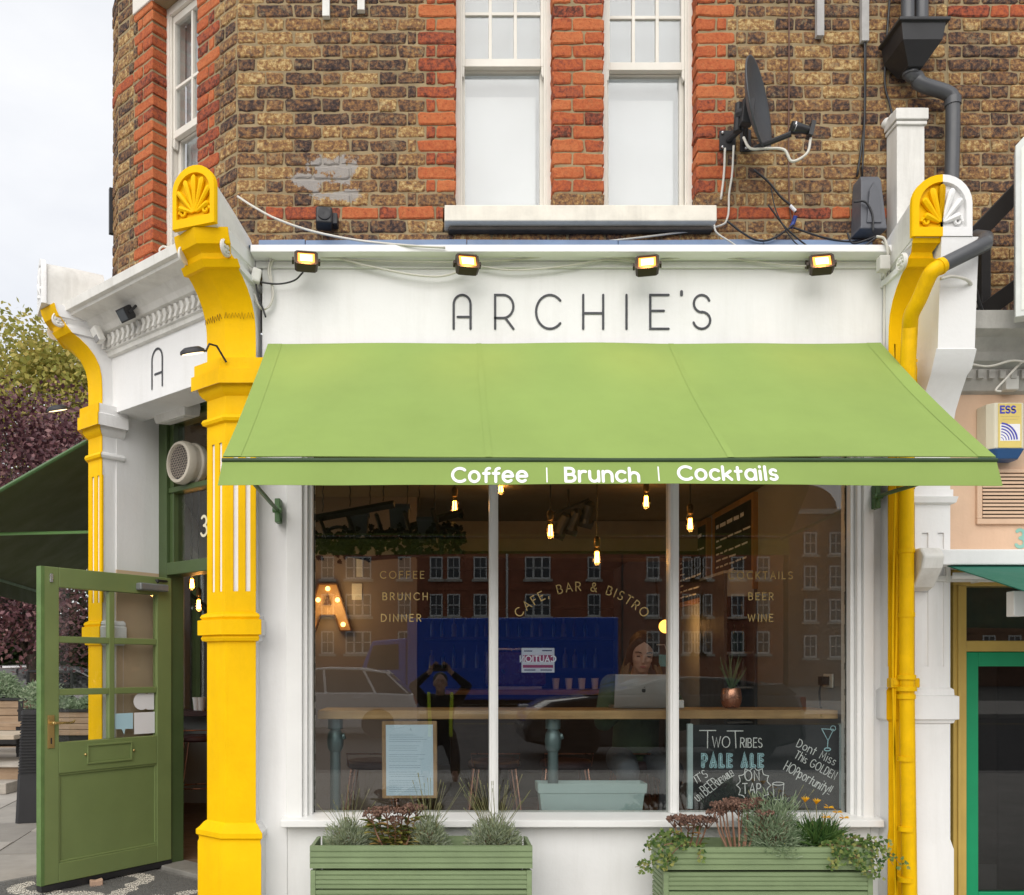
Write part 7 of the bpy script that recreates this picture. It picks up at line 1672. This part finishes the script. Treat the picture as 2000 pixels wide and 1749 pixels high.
# tall bottle cabinet by the right wall
T_ = Thing('bottle_cabinet', 'dark tall cabinet with shelves of bottles against the right cafe wall', 'cabinet', (2.12, 1.75, FZ)); x0, x1, y0, y1 = 2.02, 2.255, 1.6, 2.2; zt = PZ(1120, 1.6)
mb = MB(); mb.box(x0, x0+.02, y0, y1, FZ, zt); mb.box(x1-.02, x1, y0, y1, FZ, zt); mb.box(x0+.02, x1-.02, y1-.02, y1, FZ, zt); T_.part('case', mb, mat('cabinet_grey', (.09,.10,.11), .35))
mb = MB(); mb.box(x0, x1, y0-.005, y1, zt, zt+.02); mb.box(x0+.02, x1-.02, y0+.01, y0+.03, PZ(1165,1.6), zt); T_.part('top_panel', mb, mat('cabinet_light', (.55,.57,.58), .3))
for z in (1.55, 1.80, 1.30, 1.05, .7): mb = MB(); mb.box(x0+.02, x1-.02, y0+.03, y1-.02, z, z+.012); T_.part('shelf', mb, STEEL)
BOT = [mat('green_bottle', (.01,.03,.01), .12, bump=0), mat('amber_bottle', (.08,.03,.005), .12, bump=0), mat('clear_bottle', (.08,.09,.09), .1, bump=0), mat('yellow_label_bottle', (.2,.15,.03), .3, bump=0)]
def bottle(label, p, h, r, m):
    mb = MB(); mb.lathe([(r,0),(r,h*.55),(r*.85,h*.66),(r*.35,h*.76),(r*.33,h*.96),(r*.4,h),(.001,h)], p, 12); single('bottle', label, 'bottle', mb, m, loc=p, group='bottles in the cafe', smooth=True)
k = 0
for z in (1.562, 1.812, 1.312):
    for i in range(3): bottle('bottle on a shelf of the tall cabinet by the right wall', Vector((2.06+i*.065, 1.70, z)), .20, .026, BOT[(k*3+i) % 4]); k += 1
# back bar: counter, shelves, bottles, coffee machine
T_ = Thing('back_bar', 'dark wooden bar counter at the back of the cafe', 'counter', (1.2, 4.2, FZ))
mb = MB(); mb.box(.1, 2.2, 4.0, 4.6, FZ, 1.18); T_.part('counter_front', mb, DKW); mb = MB(); mb.box(.05, 2.24, 3.94, 4.64, 1.182, 1.23); T_.part('counter_top', mb, SHW, bevel=.005)
T_ = Thing('back_shelves', 'dark shelves with bottles behind the bar', 'shelves', (1.3, 6.6, 1.3))
for z in (1.4, 1.8, 2.2): mb = MB(); mb.box(-.2, 2.2, 6.55, 6.88, z, z+.04); T_.part('shelf', mb, DKW)
rnd = random.Random(4)
for z in (1.442, 1.842):
    for i in range(16): bottle('bottle on the dark shelves behind the bar', Vector((-.1+i*.14+rnd.uniform(-.02,.02), 6.65, z)), rnd.uniform(.22,.30), .035, BOT[rnd.randrange(4)])
T_ = Thing('coffee_machine', 'dark coffee machine on the back bar', 'coffee machine', (.75, 4.3, 1.232)); mb = MB(); mb.box(.45, 1.05, 4.1, 4.55, 1.26, 1.62); T_.part('body', mb, mat('maroon_enamel', (.08,.01,.015), .25, coat=.5), bevel=.04, seg=4); mb = MB(); mb.box(.5, 1.0, 4.05, 4.5, 1.232, 1.262); mb.box(.5, 1.0, 4.06, 4.5, 1.622, 1.64); T_.part('drip_tray', mb, STEEL)
for i in range(2): mb = MB(); mb.tube([(.62+i*.26, 4.09, 1.42), (.62+i*.26, 3.96, 1.40)], .014, 8); T_.part('portafilter', mb, BLACK)
for i in range(4):
    mb = MB(); q_ = Vector((1.15+i*.13, 4.15, 1.232)); mb.lathe([(.028,0),(.036,.10),(.038,.10),(.038,.108),(.03,.11)], q_, 14); single('paper_cup', ('first', 'second', 'third', 'fourth')[i]+' white paper cup from the left in the row on the back bar', 'cup', mb, WV, loc=q_, group='white cups on the back bar', smooth=True)
# socket and plug on the right wall, near the window
q_ = Vector((2.25, PX(0,0)*0+.42, PZ(1330,.42))); T_ = Thing('wall_socket', 'wall socket with a black plug on the grey cafe wall', 'socket', (2.26, .42, q_.z)); mb = MB(); mb.box(2.247, 2.258, .36, .48, q_.z-.04, q_.z+.04); T_.part('plate', mb, WHITEG, bevel=.004); mb = MB(); mb.cbox((2.225, .42, q_.z), .045, .05, .05); mb.tube(smooth_path([(2.21,.42,q_.z-.02),(2.2,.42,q_.z-.08),(2.215,.42,q_.z-.2),(2.21,.42,1.22)]), .006, 6); T_.part('plug', mb, BLACK)
# stools
SEAT = mat('maroon_seat', (.05,.015,.015), .5); COPW = mat('copper_wire', (.45,.22,.15), .3, metal=.85)
def stool(label, x, y, rz=0):
    T_ = Thing('bar_stool', label, 'stool', (x, y, FZ), 'wire bar stools'); m = Matrix.Translation((x, y, FZ)) @ Matrix.Rotation(rz, 4, 'Z')
    mb = MB(m); mb.lathe([(.001,.64),(.15,.64),(.165,.655),(.165,.675),(.15,.69),(.001,.69)], (0,0,0), 20); T_.part('seat', mb, SEAT, smooth=True)
    for a, b in ((1,1),(1,-1),(-1,1),(-1,-1)):
        mb = MB(m); mb.tube([(a*.10, b*.12, .64), (a*.19, b*.19, 0), (a*.17, b*.12, .3), (a*.13, b*.06, .64)], .006, 6); T_.part('leg', mb, COPW)
    mb = MB(m); mb.tube([(.17*math.cos(R(t)), .17*math.sin(R(t)), .25) for t in range(0, 361, 20)], .006, 6); T_.part('foot_ring', mb, COPW, smooth='all')
    mb = MB(m); mb.tube([(-.14,-.12,.66),(-.15,-.15,.74),(.15,-.15,.74),(.14,-.12,.66)], .005, 6); T_.part('back_wire', mb, COPW)
for px, lb in ((728, 'bar stool behind the menu board'), (965, 'bar stool behind the first mullion'), (1105, 'bar stool behind the pale blue trough'), (1240, 'bar stool the woman sits on')): stool(lb, PX(px, .86), .86)
stool('bar stool seen through the open doorway', PX(388, 2.9), 2.9, .4)
# side counter seen through the doorway
T_ = Thing('side_counter', 'red topped side counter by the flank window seen through the doorway', 'counter', (-2.1, 3.6, FZ)); mb = MB(); a = W(372, 1388, 3.4); mb.box(a.x-.35, a.x+.45, 3.3, 3.75, a.z-.05, a.z); T_.part('counter_top', mb, SEAT, bevel=.005); mb = MB(); mb.box(a.x-.3, a.x+.4, 3.6, 3.7, FZ, a.z-.05); T_.part('counter_leg', mb, CWG)
for i, dx in enumerate((0, .05)): mb = MB(); q_ = W(385+i*8, 1388, 3.42); q_.z = a.z; mb.lathe([(.03,0),(.042,.11),(.044,.11),(.044,.118),(.035,.12)], q_, 14); single('paper_cup', ('left' if i == 0 else 'right')+' white paper cup on the side counter in the doorway', 'cup', mb, WV, loc=q_, group='white cups in the doorway', smooth=True)

# ================================================================== people
SKIN = mat('skin', (.56,.34,.26), .5, var=.05, vs=20, bump=.03)
def capsule(mb, a, b, ra, rb, n=12):
    a, b = Vector(a), Vector(b); mb.tube([a, a.lerp(b, .33), a.lerp(b, .66), b], [ra, lerp(ra, rb, .33), lerp(ra, rb, .66), rb], n); mb.ball(a, ra, n=n, k=8); mb.ball(b, rb, n=n, k=8)
def organic(T_, name, mb, m, vox=.010, it=6):
    o = T_.part(name, mb, m, smooth='all'); r_ = o.modifiers.new('remesh', 'REMESH'); r_.mode = 'VOXEL'; r_.voxel_size = vox; r_.use_smooth_shade = True; s_ = o.modifiers.new('smooth', 'SMOOTH'); s_.iterations = it; s_.factor = .5; return o
def head(mb, m):
    """face looks along local -y; m places it"""
    def T(p): return m @ Vector(p)
    mb.ball(T((0,.012,.02)), .074, .092, .100, 16, 12, m.to_3x3().to_4x4()); mb.ball(T((0,-.02,-.045)), .056, .066, .070, 14, 10, m.to_3x3().to_4x4()); mb.ball(T((0,-.052,-.093)), .026, .024, .020, 10, 8, m.to_3x3().to_4x4())
    capsule(mb, T((0,-.082,.010)), T((0,-.104,-.028)), .009, .013, 8); mb.ball(T((0,-.074,-.062)), .026, .016, .011, 10, 6, m.to_3x3().to_4x4())
    for s in (-1, 1): mb.ball(T((s*.034,-.066,-.022)), .024, .022, .022, 8, 6); mb.ball(T((s*.076,.01,-.012)), .010, .018, .028, 8, 6, m.to_3x3().to_4x4()); capsule(mb, T((s*.012,-.082,.030)), T((s*.05,-.068,.030)), .009, .008, 8)
def hand(mb, wrist, d, n, sc=1.0, curl=.5):
    """palm with five fingers; d: pointing direction, n: back of the hand"""
    d = Vector(d).normalized(); n = Vector(n).normalized(); s = d.cross(n).normalized(); w = Vector(wrist)
    for k in range(4):
        o = (k-1.5)*.019*sc; a = w+d*.02*sc+s*o*.7; b = w+d*.085*sc+s*o; capsule(mb, a, b, .012*sc, .0105*sc, 8)
        L_3 = (.068,.078,.074,.058)[k]*sc; c = b+d*L_3*.5-n*L_3*.2*curl; e = c+d*L_3*.4-n*L_3*.5*curl; capsule(mb, b, c, .0092*sc, .0085*sc, 8); capsule(mb, c, e, .0085*sc, .007*sc, 8)
    t0 = w+d*.03*sc-s*.03*sc; t1 = t0+d*.035*sc-s*.03*sc-n*.01*sc; t2 = t1+d*.035*sc-s*.008*sc-n*.012*sc; capsule(mb, t0, t1, .012*sc, .0105*sc, 8); capsule(mb, t1, t2, .0105*sc, .008*sc, 8)
# woman at the counter
wx = PX(1253, .72); hc = Vector((wx, .70, 1.535)); T_ = Thing('person', 'woman in a green jacket working on a laptop behind the window', 'person', (wx, .9, FZ))
hm = Matrix.Translation(hc) @ Euler((R(16), R(3), R(-6))).to_matrix().to_4x4()
mb = MB(); head(mb, hm); nk = Vector((wx, .79, 1.40)); capsule(mb, hc+Vector((0,.03,-.08)), nk, .048, .055)
sh = {s: Vector((wx+s*.165, .82, 1.335)) for s in (-1, 1)}; el = {s: Vector((wx+s*.235, .70, 1.12)) for s in (-1, 1)}; wr = {s: Vector((wx+s*.085, .585, 1.245)) for s in (-1, 1)}
pel = Vector((wx, .90, .90)); capsule(mb, pel, Vector((wx, .86, 1.12)), .12, .115); capsule(mb, Vector((wx, .86, 1.12)), Vector((wx, .83, 1.30)), .115, .12)
for s in (-1, 1):
    capsule(mb, Vector((wx, .82, 1.33)), sh[s], .07, .062); capsule(mb, sh[s], el[s], .052, .042); capsule(mb, el[s], wr[s], .038, .027); hand(mb, wr[s], (-s*.35,-.9,-.15), (0,-.1,1), .9, .6)
    hip = pel+Vector((s*.09, 0, -.03)); kn = Vector((wx+s*.13, .50, .84)); an = Vector((wx+s*.12, .62, .48)); capsule(mb, hip, kn, .085, .06); capsule(mb, kn, an, .056, .04); capsule(mb, an, an+Vector((0,-.14,-.05)), .04, .03)
body = organic(T_, 'body', mb, SKIN, .009)
JK = mat('olive_jacket', (.09,.125,.07), .85, var=.15, vs=9, bump=.4, bs=40)
mb = MB(); capsule(mb, pel+Vector((0,0,.02)), Vector((wx, .86, 1.12)), .15, .145); capsule(mb, Vector((wx, .86, 1.12)), Vector((wx, .835, 1.30)), .145, .135)
for s in (-1, 1): capsule(mb, Vector((wx+s*.04, .83, 1.335)), sh[s], .075, .076); capsule(mb, sh[s], el[s], .074, .062); capsule(mb, el[s], el[s].lerp(wr[s], .88), .060, .042); mb.ball((wx+s*.06, .75, 1.36), .03, .035, .05)
organic(T_, 'jacket', mb, JK, .012)
mb = MB()
for s in (-1, 1): hip = pel+Vector((s*.09, 0, -.03)); kn = Vector((wx+s*.13, .50, .84)); an = Vector((wx+s*.12, .62, .48)); capsule(mb, hip, kn, .10, .072); capsule(mb, kn, an, .068, .055)
organic(T_, 'trousers', mb, mat('grey_jeans', (.10,.11,.13), .9, var=.15), .014)
HAIR = mat('brown_hair', (.026,.017,.012), .55, var=.25, vs=40, bump=.3, bs=150, grain=(60,60,4,.6,.6,.6)); BLND = mat('blonde_hair_ends', (.17,.105,.05), .5, var=.25, vs=50, bump=.3, bs=150)
mb = MB(hm); mb.ball((0,.028,.040), .084, .094, .098, 18, 12); mb.ball((0,.06,-.02), .078, .07, .10, 14, 10)
for s in (-1, 1): capsule(mb, (s*.03,-.04,.092), (s*.074,-.02,.03), .024, .022); capsule(mb, (s*.074,-.02,.03), (s*.084,.0,-.08), .022, .024)
organic(T_, 'hair', mb, HAIR, .008, 4)
mb = MB()
for s in (-1, 1):
    for k in range(4): a = hm @ Vector((s*(.074+.006*k), -.012+.014*k, -.05)); b = Vector((wx+s*(.095+.012*k), .70+.01*k, 1.34)); mb.tube(smooth_path([a, a.lerp(b, .5)+Vector((s*.008,-.006,0)), b, b+Vector((0,.02,-.10-.02*k))]), .011, 7)
T_.part('long_hair', mb, BLND, smooth='all')
mb = MB(hm)
for s in (-1, 1): mb.ball((s*.032,-.083,.004), .0125, .006, .0045, 8, 6)
T_.part('eyes', mb, mat('dark_eye', (.02,.015,.012), .3)); mb = MB(hm)
for s in (-1, 1): mb.tube([(s*.015,-.089,.026),(s*.033,-.088,.031),(s*.05,-.078,.027)], .0035, 6)
T_.part('eyebrows', mb, HAIR); mb = MB(hm); mb.ball((0,-.089,-.060), .019, .006, .0065, 10, 6); T_.part('lips', mb, mat('lips', (.38,.13,.12), .45))
# laptop
T_ = Thing('laptop', 'silver laptop with an apple emblem open on the counter', 'laptop', (wx, .45, zc1+.003)); lz = zc1+.004; cxl = PX(1254, .42); hwL = 56*5.2/F
mb = MB(); mb.box(cxl-hwL, cxl+hwL, .405, .575, lz, lz+.012); T_.part('base', mb, mat('laptop_silver', (.42,.42,.43), .38, metal=.7, var=.03), bevel=.004)
ml = Matrix.Translation((cxl, .405, lz+.008)) @ Euler((R(12), 0, 0)).to_matrix().to_4x4(); mb = MB(ml); mb.box(-hwL, hwL, -.008, .0, 0, .192); T_.part('lid', mb, MATS['laptop_silver'], bevel=.006)
mb = MB(ml); ap = [(0,-.014),(.006,-.017),(.012,-.012),(.016,-.003),(.013,.001),(.012,.006),(.015,.011),(.010,.015),(.004,.014),(0,.012),(-.006,.015),(-.013,.013),(-.016,.004),(-.013,-.009),(-.007,-.017)]
mb.prism([(x*.75, .098+z*.75) for x, z in ap], -.0092, -.0082); mb.prism([(.000,.112),(.001,.118),(.006,.123),(.006,.117)], -.0092, -.0082); T_.part('emblem', mb, mat('dark_emblem', (.03,.03,.035), .3))
mb = MB(); mb.tube([(PX(1283,.5), .5, lz), (PX(1283,.5), .5, lz+.02)], .02, 10) if False else mb.cbox((PX(1322,.5), .46, lz+.022), .05, .05, .045); single('sugar_box', 'small white box beside the laptop', 'box', mb, WV, loc=(PX(1322,.5), .46, lz), bevel=.003)
c = W(1292, 1290, .95); T_ = Thing('face_mask', 'pale blue face mask hanging on the wall hook behind the woman', 'mask', c); mb = MB(); mb.loft([[c+Vector((x, .03*(x/.05)**2, z)) for x in (-.05,-.025,0,.025,.05)] for z in (-.04, 0, .035)], False, False, False); T_.part('cloth', mb, mat('mask_blue', (.30,.70,.72), .8)); mb = MB(); mb.tube([c+Vector((-.05,.03,.03)), c+Vector((-.03,.04,.1)), c+Vector((.03,.04,.1)), c+Vector((.05,.03,.03))], .003, 5); T_.part('ear_loop', mb, WV)
# ================================================================== the street behind the camera (seen reflected in the glass)
def car(name, label, loc, rz, paint, roofh=1.52, Lc=4.3, zs=1.0):
    T_ = Thing(name, label, 'car', loc); m = Matrix.Translation(loc) @ Matrix.Rotation(rz, 4, 'Z') @ Matrix.Diagonal((1, 1, zs, 1)); hw = .88; k = Lc/4.3
    prof = [(-2.15,.32),(-2.12,.75),(-2.05,.98),(-1.2,1.02),(-.2,1.02),(.95,1.0),(1.75,.90),(2.08,.72),(2.15,.5),(2.12,.30),(1.75,.22),(-1.75,.22)]
    mb = MB(m); secs = []
    for y, s, dz in ((-hw,.96,0),(-hw*.92,1,.0),(0,1.01,.03),(hw*.92,1,0),(hw,.96,0)): secs.append([(x*k*s, y, z*(1 if z < .3 else 1)+dz*(z > .9)) for x, z in prof])
    mb.loft(secs); T_.part('body', mb, paint, smooth=True, angle=35, bevel=.03)
    gh = [(-2.02,1.0),(-1.82,1.18),(-1.45,roofh-.10),(-1.0,roofh-.02),(-.4,roofh+.01),(.1,roofh-.03),(.4,roofh-.12),(1.15,1.0)]
    mb = MB(m); mb.loft([[(x*k, y*(1-(z-1.0)*.28), z) for x, z in gh] for y in (-hw*.93, hw*.93)]); go = T_.part('glasshouse', mb, mat('car_glass', (.015,.017,.02), .06, bump=0), bevel=.02)
    mb = MB(m); rf = [(-1.62,roofh-.14),(-1.45,roofh-.075),(-1.0,roofh+.012),(-.4,roofh+.03),(.1,roofh-.005),(.42,roofh-.11),(.3,roofh-.12),(0,roofh-.05),(-.4,roofh-.03),(-1.0,roofh-.05)]
    mb.loft([[(x*k, y*(1-(z-1.0)*.28), z) for x, z in rf] for y in (-hw*.96, hw*.96)]); T_.part('roof', mb, paint, bevel=.02)
    for s in (-1, 1):
        for (xa, xb) in ((-.30,-.25),(-1.30,-1.05),(1.1,.36),(-1.95,-1.45)):
            mb = MB(m); y0 = s*hw*.945; y1 = s*hw*.95*(1-(roofh-1.0)*.28); w = .05 if xa != -1.42 else .12
            mb.add([Vector(v) for v in ((xa*k-w/2,y0,1.0),(xa*k+w/2,y0,1.0),(xb*k+w/2,y1,roofh-.04),(xb*k-w/2,y1,roofh-.04))]+[Vector(v) for v in ((xa*k-w/2,y0-s*.03,1.0),(xa*k+w/2,y0-s*.03,1.0),(xb*k+w/2,y1-s*.03,roofh-.04),(xb*k-w/2,y1-s*.03,roofh-.04))], [(0,1,2,3),(7,6,5,4),(0,4,5,1),(1,5,6,2),(2,6,7,3),(3,7,4,0)]); T_.part('pillar', mb, paint)
        for xx in (-.95, .25): mb = MB(m); mb.cbox((xx*k, s*(hw+.012), .90), .18, .03, .03); T_.part('door_handle', mb, paint, bevel=.008)
        for xx in (-1.35, 1.32):
            mb = MB(m); mb.lathe([(.32,-.1),(.33,-.08),(.33,.08),(.32,.1),(.22,.1),(.21,.06)], (xx*k, s*(hw-.08), .33), 28, 'y'); w_ = T_.part('wheel', mb, mat('tyre', (.015,.015,.016), .8), smooth=True, angle=30)
            mb = MB(m)
            for q in range(10): a = q*.628; mb.tube([(xx*k+.03*math.cos(a), s*(hw+.005), .33+.03*math.sin(a)), (xx*k+.21*math.cos(a), s*(hw+.005), .33+.21*math.sin(a))], .013, 5)
            T_.sub(w_, 'rim', mb, STEEL)
        mb = MB(m); mb.cbox((-2.10*k, s*.70, .86), .08, .22, .22); T_.part('tail_light', mb, mat('tail_red', (.35,.01,.01), .2)); mb = MB(m); mb.cbox((1.98*k, s*.66, .74), .22, .30, .13); T_.part('headlight', mb, mat('headlight', (.6,.6,.62), .1), bevel=.03)
RZ0 = GZ-.12
WP = mat('white_car_paint', (.88,.89,.90), .25, coat=.6, bump=0, var=.02); DP = mat('dark_car_paint', (.03,.032,.036), .2, coat=.7, bump=0); SP = mat('silver_car_paint', (.50,.51,.53), .25, metal=.4, coat=.5, bump=0)
car('parked_car', 'white hatchback car reflected in the left pane', Vector((-2.6, -13.8, RZ0)), math.pi, WP, 1.56, 4.3, .9)
car('parked_car', 'dark car with alloy wheels reflected low in the middle pane', Vector((3.4, -9.4, RZ0)), math.pi, DP, 1.25)
car('parked_car', 'silver car parked behind the timber troughs at the left', Vector((-7.0, 11.9, GZ-.10)), .12, SP, 1.42)
# blue lorry
lo0 = Vector((2.7, -25.5, RZ0)); T_ = Thing('lorry', 'deep blue box lorry reflected across the left and middle panes', 'lorry', lo0); BLU = mat('lorry_blue', (.02,.09,.55), .35, var=.08, vs=.6, bump=.02); m = Matrix.Translation(lo0) @ Matrix.Rotation(R(186), 4, 'Z')
mb = MB(m); mb.box(-3.2, 3.7, -1.15, 1.15, .35, 3.05); T_.part('box_body', mb, BLU, bevel=.06)
mb = MB(m); mb.loft([[(x, y, z) for x, z in ((3.75,.45),(5.2,.45),(5.3,1.3),(4.9,2.3),(3.75,2.4))] for y in (-1.05, 1.05)]); T_.part('cab', mb, BLU, bevel=.06)
mb = MB(m); mb.loft([[(x, y, z) for x, z in ((4.0,1.35),(5.1,1.35),(4.86,2.15),(4.0,2.2))] for y in (-1.07, 1.07)]); T_.part('cab_window', mb, MATS['car_glass'])
mb = MB(m); mb.box(-3.1, 5.0, -.9, .9, .2, .34); T_.part('chassis', mb, BLKM)
for x in (-2.0, 4.4):
    for y in (-1.0, 1.0): mb = MB(m); mb.lathe([(.40,-.13),(.42,-.1),(.42,.1),(.40,.13),(.22,.13),(.2,.05)], (x, y, .43), 24, 'y'); T_.part('wheel', mb, MATS['tyre'], smooth=True, angle=30)
# brick flats across the road
RB = mat('red_flats_brick', (.34,.12,.065), .9, var=.2, vs=1.2, bump=.3, bs=20); STN = mat('flats_stone', (.55,.52,.46), .8); WDK = mat('flats_glass', (.05,.06,.07), .06, bump=0)
YO = -62.0; dO = 4.98+62.0; so_ = dO/F
def flats(label, x0, x1, h, cols, sills, mt, gable=None):
    T_ = Thing('brick_flats', label, 'building', ((x0+x1)/2, YO, 0)); mb = MB(); mb.box(x0, x1, YO-9, YO, RZ0, h); T_.part('wall', mb, mt)
    mb = MB(); mb.box(x0-.2, x1+.2, YO-9.2, YO+.25, h, h+.35); T_.part('parapet', mb, STN)
    for z in sills[1:]: mb = MB(); mb.box(x0, x1, YO, YO+.08, z-.85, z-.65); T_.part('string_course', mb, mt)
    for xc, w in cols:
        for z in sills:
            mb = MB(); n_ = 3 if w > 1.4 else 1; hh = 1.65
            for a, b, c, d in ((-w/2, w/2, -.02, .10), (-w/2, w/2, hh-.1, hh), (-w/2, -w/2+.09, .1, hh-.1), (w/2-.09, w/2, .1, hh-.1), (-w/2+.09, w/2-.09, hh*.5-.04, hh*.5+.04))+tuple((-w/2+w*k/n_-.07, -w/2+w*k/n_+.07, .1, hh-.1) for k in range(1, n_))+(((-.025, .025, .1, hh-.1),) if n_ == 1 else ()):
                mb.box(xc+a, xc+b, YO+.01, YO+.10, z+c, z+d)
            wo = T_.part('window', mb, WOODW); mb = MB(); mb.box(xc-w/2, xc+w/2, YO+.005, YO+.03, z, z+hh); T_.sub(wo, 'window_pane', mb, WDK); mb = MB(); mb.box(xc-w/2-.15, xc+w/2+.15, YO, YO+.25, z-.22, z-.03); T_.sub(wo, 'window_sill', mb, STN)
    if gable:
        mb = MB(); mb.prism([(gable-2.6, h+.3)]+[(gable+2.2*math.cos(R(a)), h+.3+1.9*math.sin(R(a))) for a in range(180, -1, -20)]+[(gable+2.6, h+.3)], YO-.4, YO); T_.part('gable', mb, mt)
        mb = MB(); mb.ball((gable+3.2, YO-.2, h+1.6), .5); mb.box(gable+3.0, gable+3.4, YO-.4, YO, h+.3, h+1.2); T_.part('ball_finial', mb, STN)
    return T_
qx = lambda px: (px-VX)*so_
Tf = flats('long red brick flats with white windows reflected in the window', qx(-260), qx(1530), 14.0, [(qx(p), w) for p, w in ((-200,.95),(-130,1.9),(-40,.95),(20,.95),(110,1.9),(200,.95),(240,.95),(320,1.9),(410,.95),(450,.95),(530,1.0),(600,.95),(640,.95),(700,1.9),(790,.95),(852,.95),(886,.95),(938,1.0),(1050,1.9),(1160,.95),(1275,.95),(1345,.95),(1362,.95),(1378,.95),(1440,.95),(1490,.95))], [2.5, 5.28, 8.07, 10.9], RB)
for px in (990, 1215): mb = MB(); mb.tube([(qx(px), YO+.1, RZ0), (qx(px), YO+.1, 13.9)], .09 if px < 1000 else .06, 8); Tf.part('drainpipe', mb, WOODW if px < 1000 else IRON)
flats('taller brown flats with a curved gable reflected at the right of the window', qx(1540), qx(2400), 12.9, [(qx(p), .95) for p in (1582, 1632, 1690, 1735, 1800, 1850, 1930, 1980, 2060, 2110, 2200, 2250, 2330)], [2.2, 4.9, 7.4, 9.9], mat('brown_flats_brick', (.22,.12,.075), .9, var=.2, vs=1.2, bump=.3, bs=20), qx(1578))
# photographer
py_ = -D0-.03; T_ = Thing('person', 'photographer in black with a yellow hi-vis vest reflected in the left pane', 'person', (0, py_-.35, GZ)); hc = Vector((.0, py_-.26, 1.275)); FY = 1
BLC = mat('black_clothes', (.012,.012,.014), .85, var=.2); hm = Matrix.Translation(hc) @ Euler((R(-12), 0, R(180))).to_matrix().to_4x4()
mb = MB(); head(mb, hm); ch = Vector((0, py_-.36, 1.0)); pel = Vector((0, py_-.42, .70)); capsule(mb, hc+Vector((0,-.03,-.08)), ch+Vector((0,0,.1)), .05, .06); capsule(mb, pel, ch, .12, .14); sh = {}; el = {}; wr = {}
for s in (-1, 1):
    sh[s] = Vector((s*.19, py_-.34, 1.08)); el[s] = Vector((s*.30, py_-.20, 1.24)); wr[s] = Vector((s*.115, py_-.07, 1.40)); capsule(mb, ch+Vector((0,0,.06)), sh[s], .08, .065); capsule(mb, sh[s], el[s], .055, .045); capsule(mb, el[s], wr[s], .04, .028); hand(mb, wr[s], (-s*.35, .12, .5), (s*.3,-1,.1), .9, .9)
    hip = pel+Vector((s*.09,0,-.03)); kn = Vector((s*.16, py_-.20, .42)); an = Vector((s*.17, py_-.46, GZ+.07)); capsule(mb, hip, kn, .085, .06); capsule(mb, kn, an, .055, .042); capsule(mb, an, an+Vector((0,.15,-.03)), .042, .035)
organic(T_, 'body', mb, SKIN, .010)
mb = MB(); capsule(mb, pel, ch, .145, .165)
for s in (-1, 1): capsule(mb, ch+Vector((s*.03,0,.07)), sh[s], .085, .075); capsule(mb, sh[s], el[s], .068, .055); capsule(mb, el[s], el[s].lerp(wr[s], .85), .052, .038); hip = pel+Vector((s*.09,0,-.03)); kn = Vector((s*.16, py_-.20, .42)); an = Vector((s*.17, py_-.46, GZ+.10)); capsule(mb, hip, kn, .098, .072); capsule(mb, kn, an, .068, .055)
organic(T_, 'black_clothing', mb, BLC, .014)
HV = mat('hi_vis_yellow', (.55,.75,.02), .6, var=.05)
for s in (-1, 1): mb = MB(); mb.tube(smooth_path([(s*.13, py_-.33, 1.155), (s*.125, py_-.19, 1.04), (s*.115, py_-.175, .85), (s*.12, py_-.26, .68)]), .022, 6); T_.part('vest_strap', mb, HV, smooth='all')
mb = MB(hm); mb.ball((0,.025,.045), .082, .092, .085, 14, 10); T_.part('hair', mb, mat('short_dark_hair', (.03,.025,.02), .7), smooth='all')
mb = MB(); mb.box(-.08, .08, py_-.012, py_-.003, ZC-.045, ZC+.03); single('phone', 'black phone held up by the photographer in the reflection', 'phone', mb, BLACK, loc=(0, py_, ZC), bevel=.004)
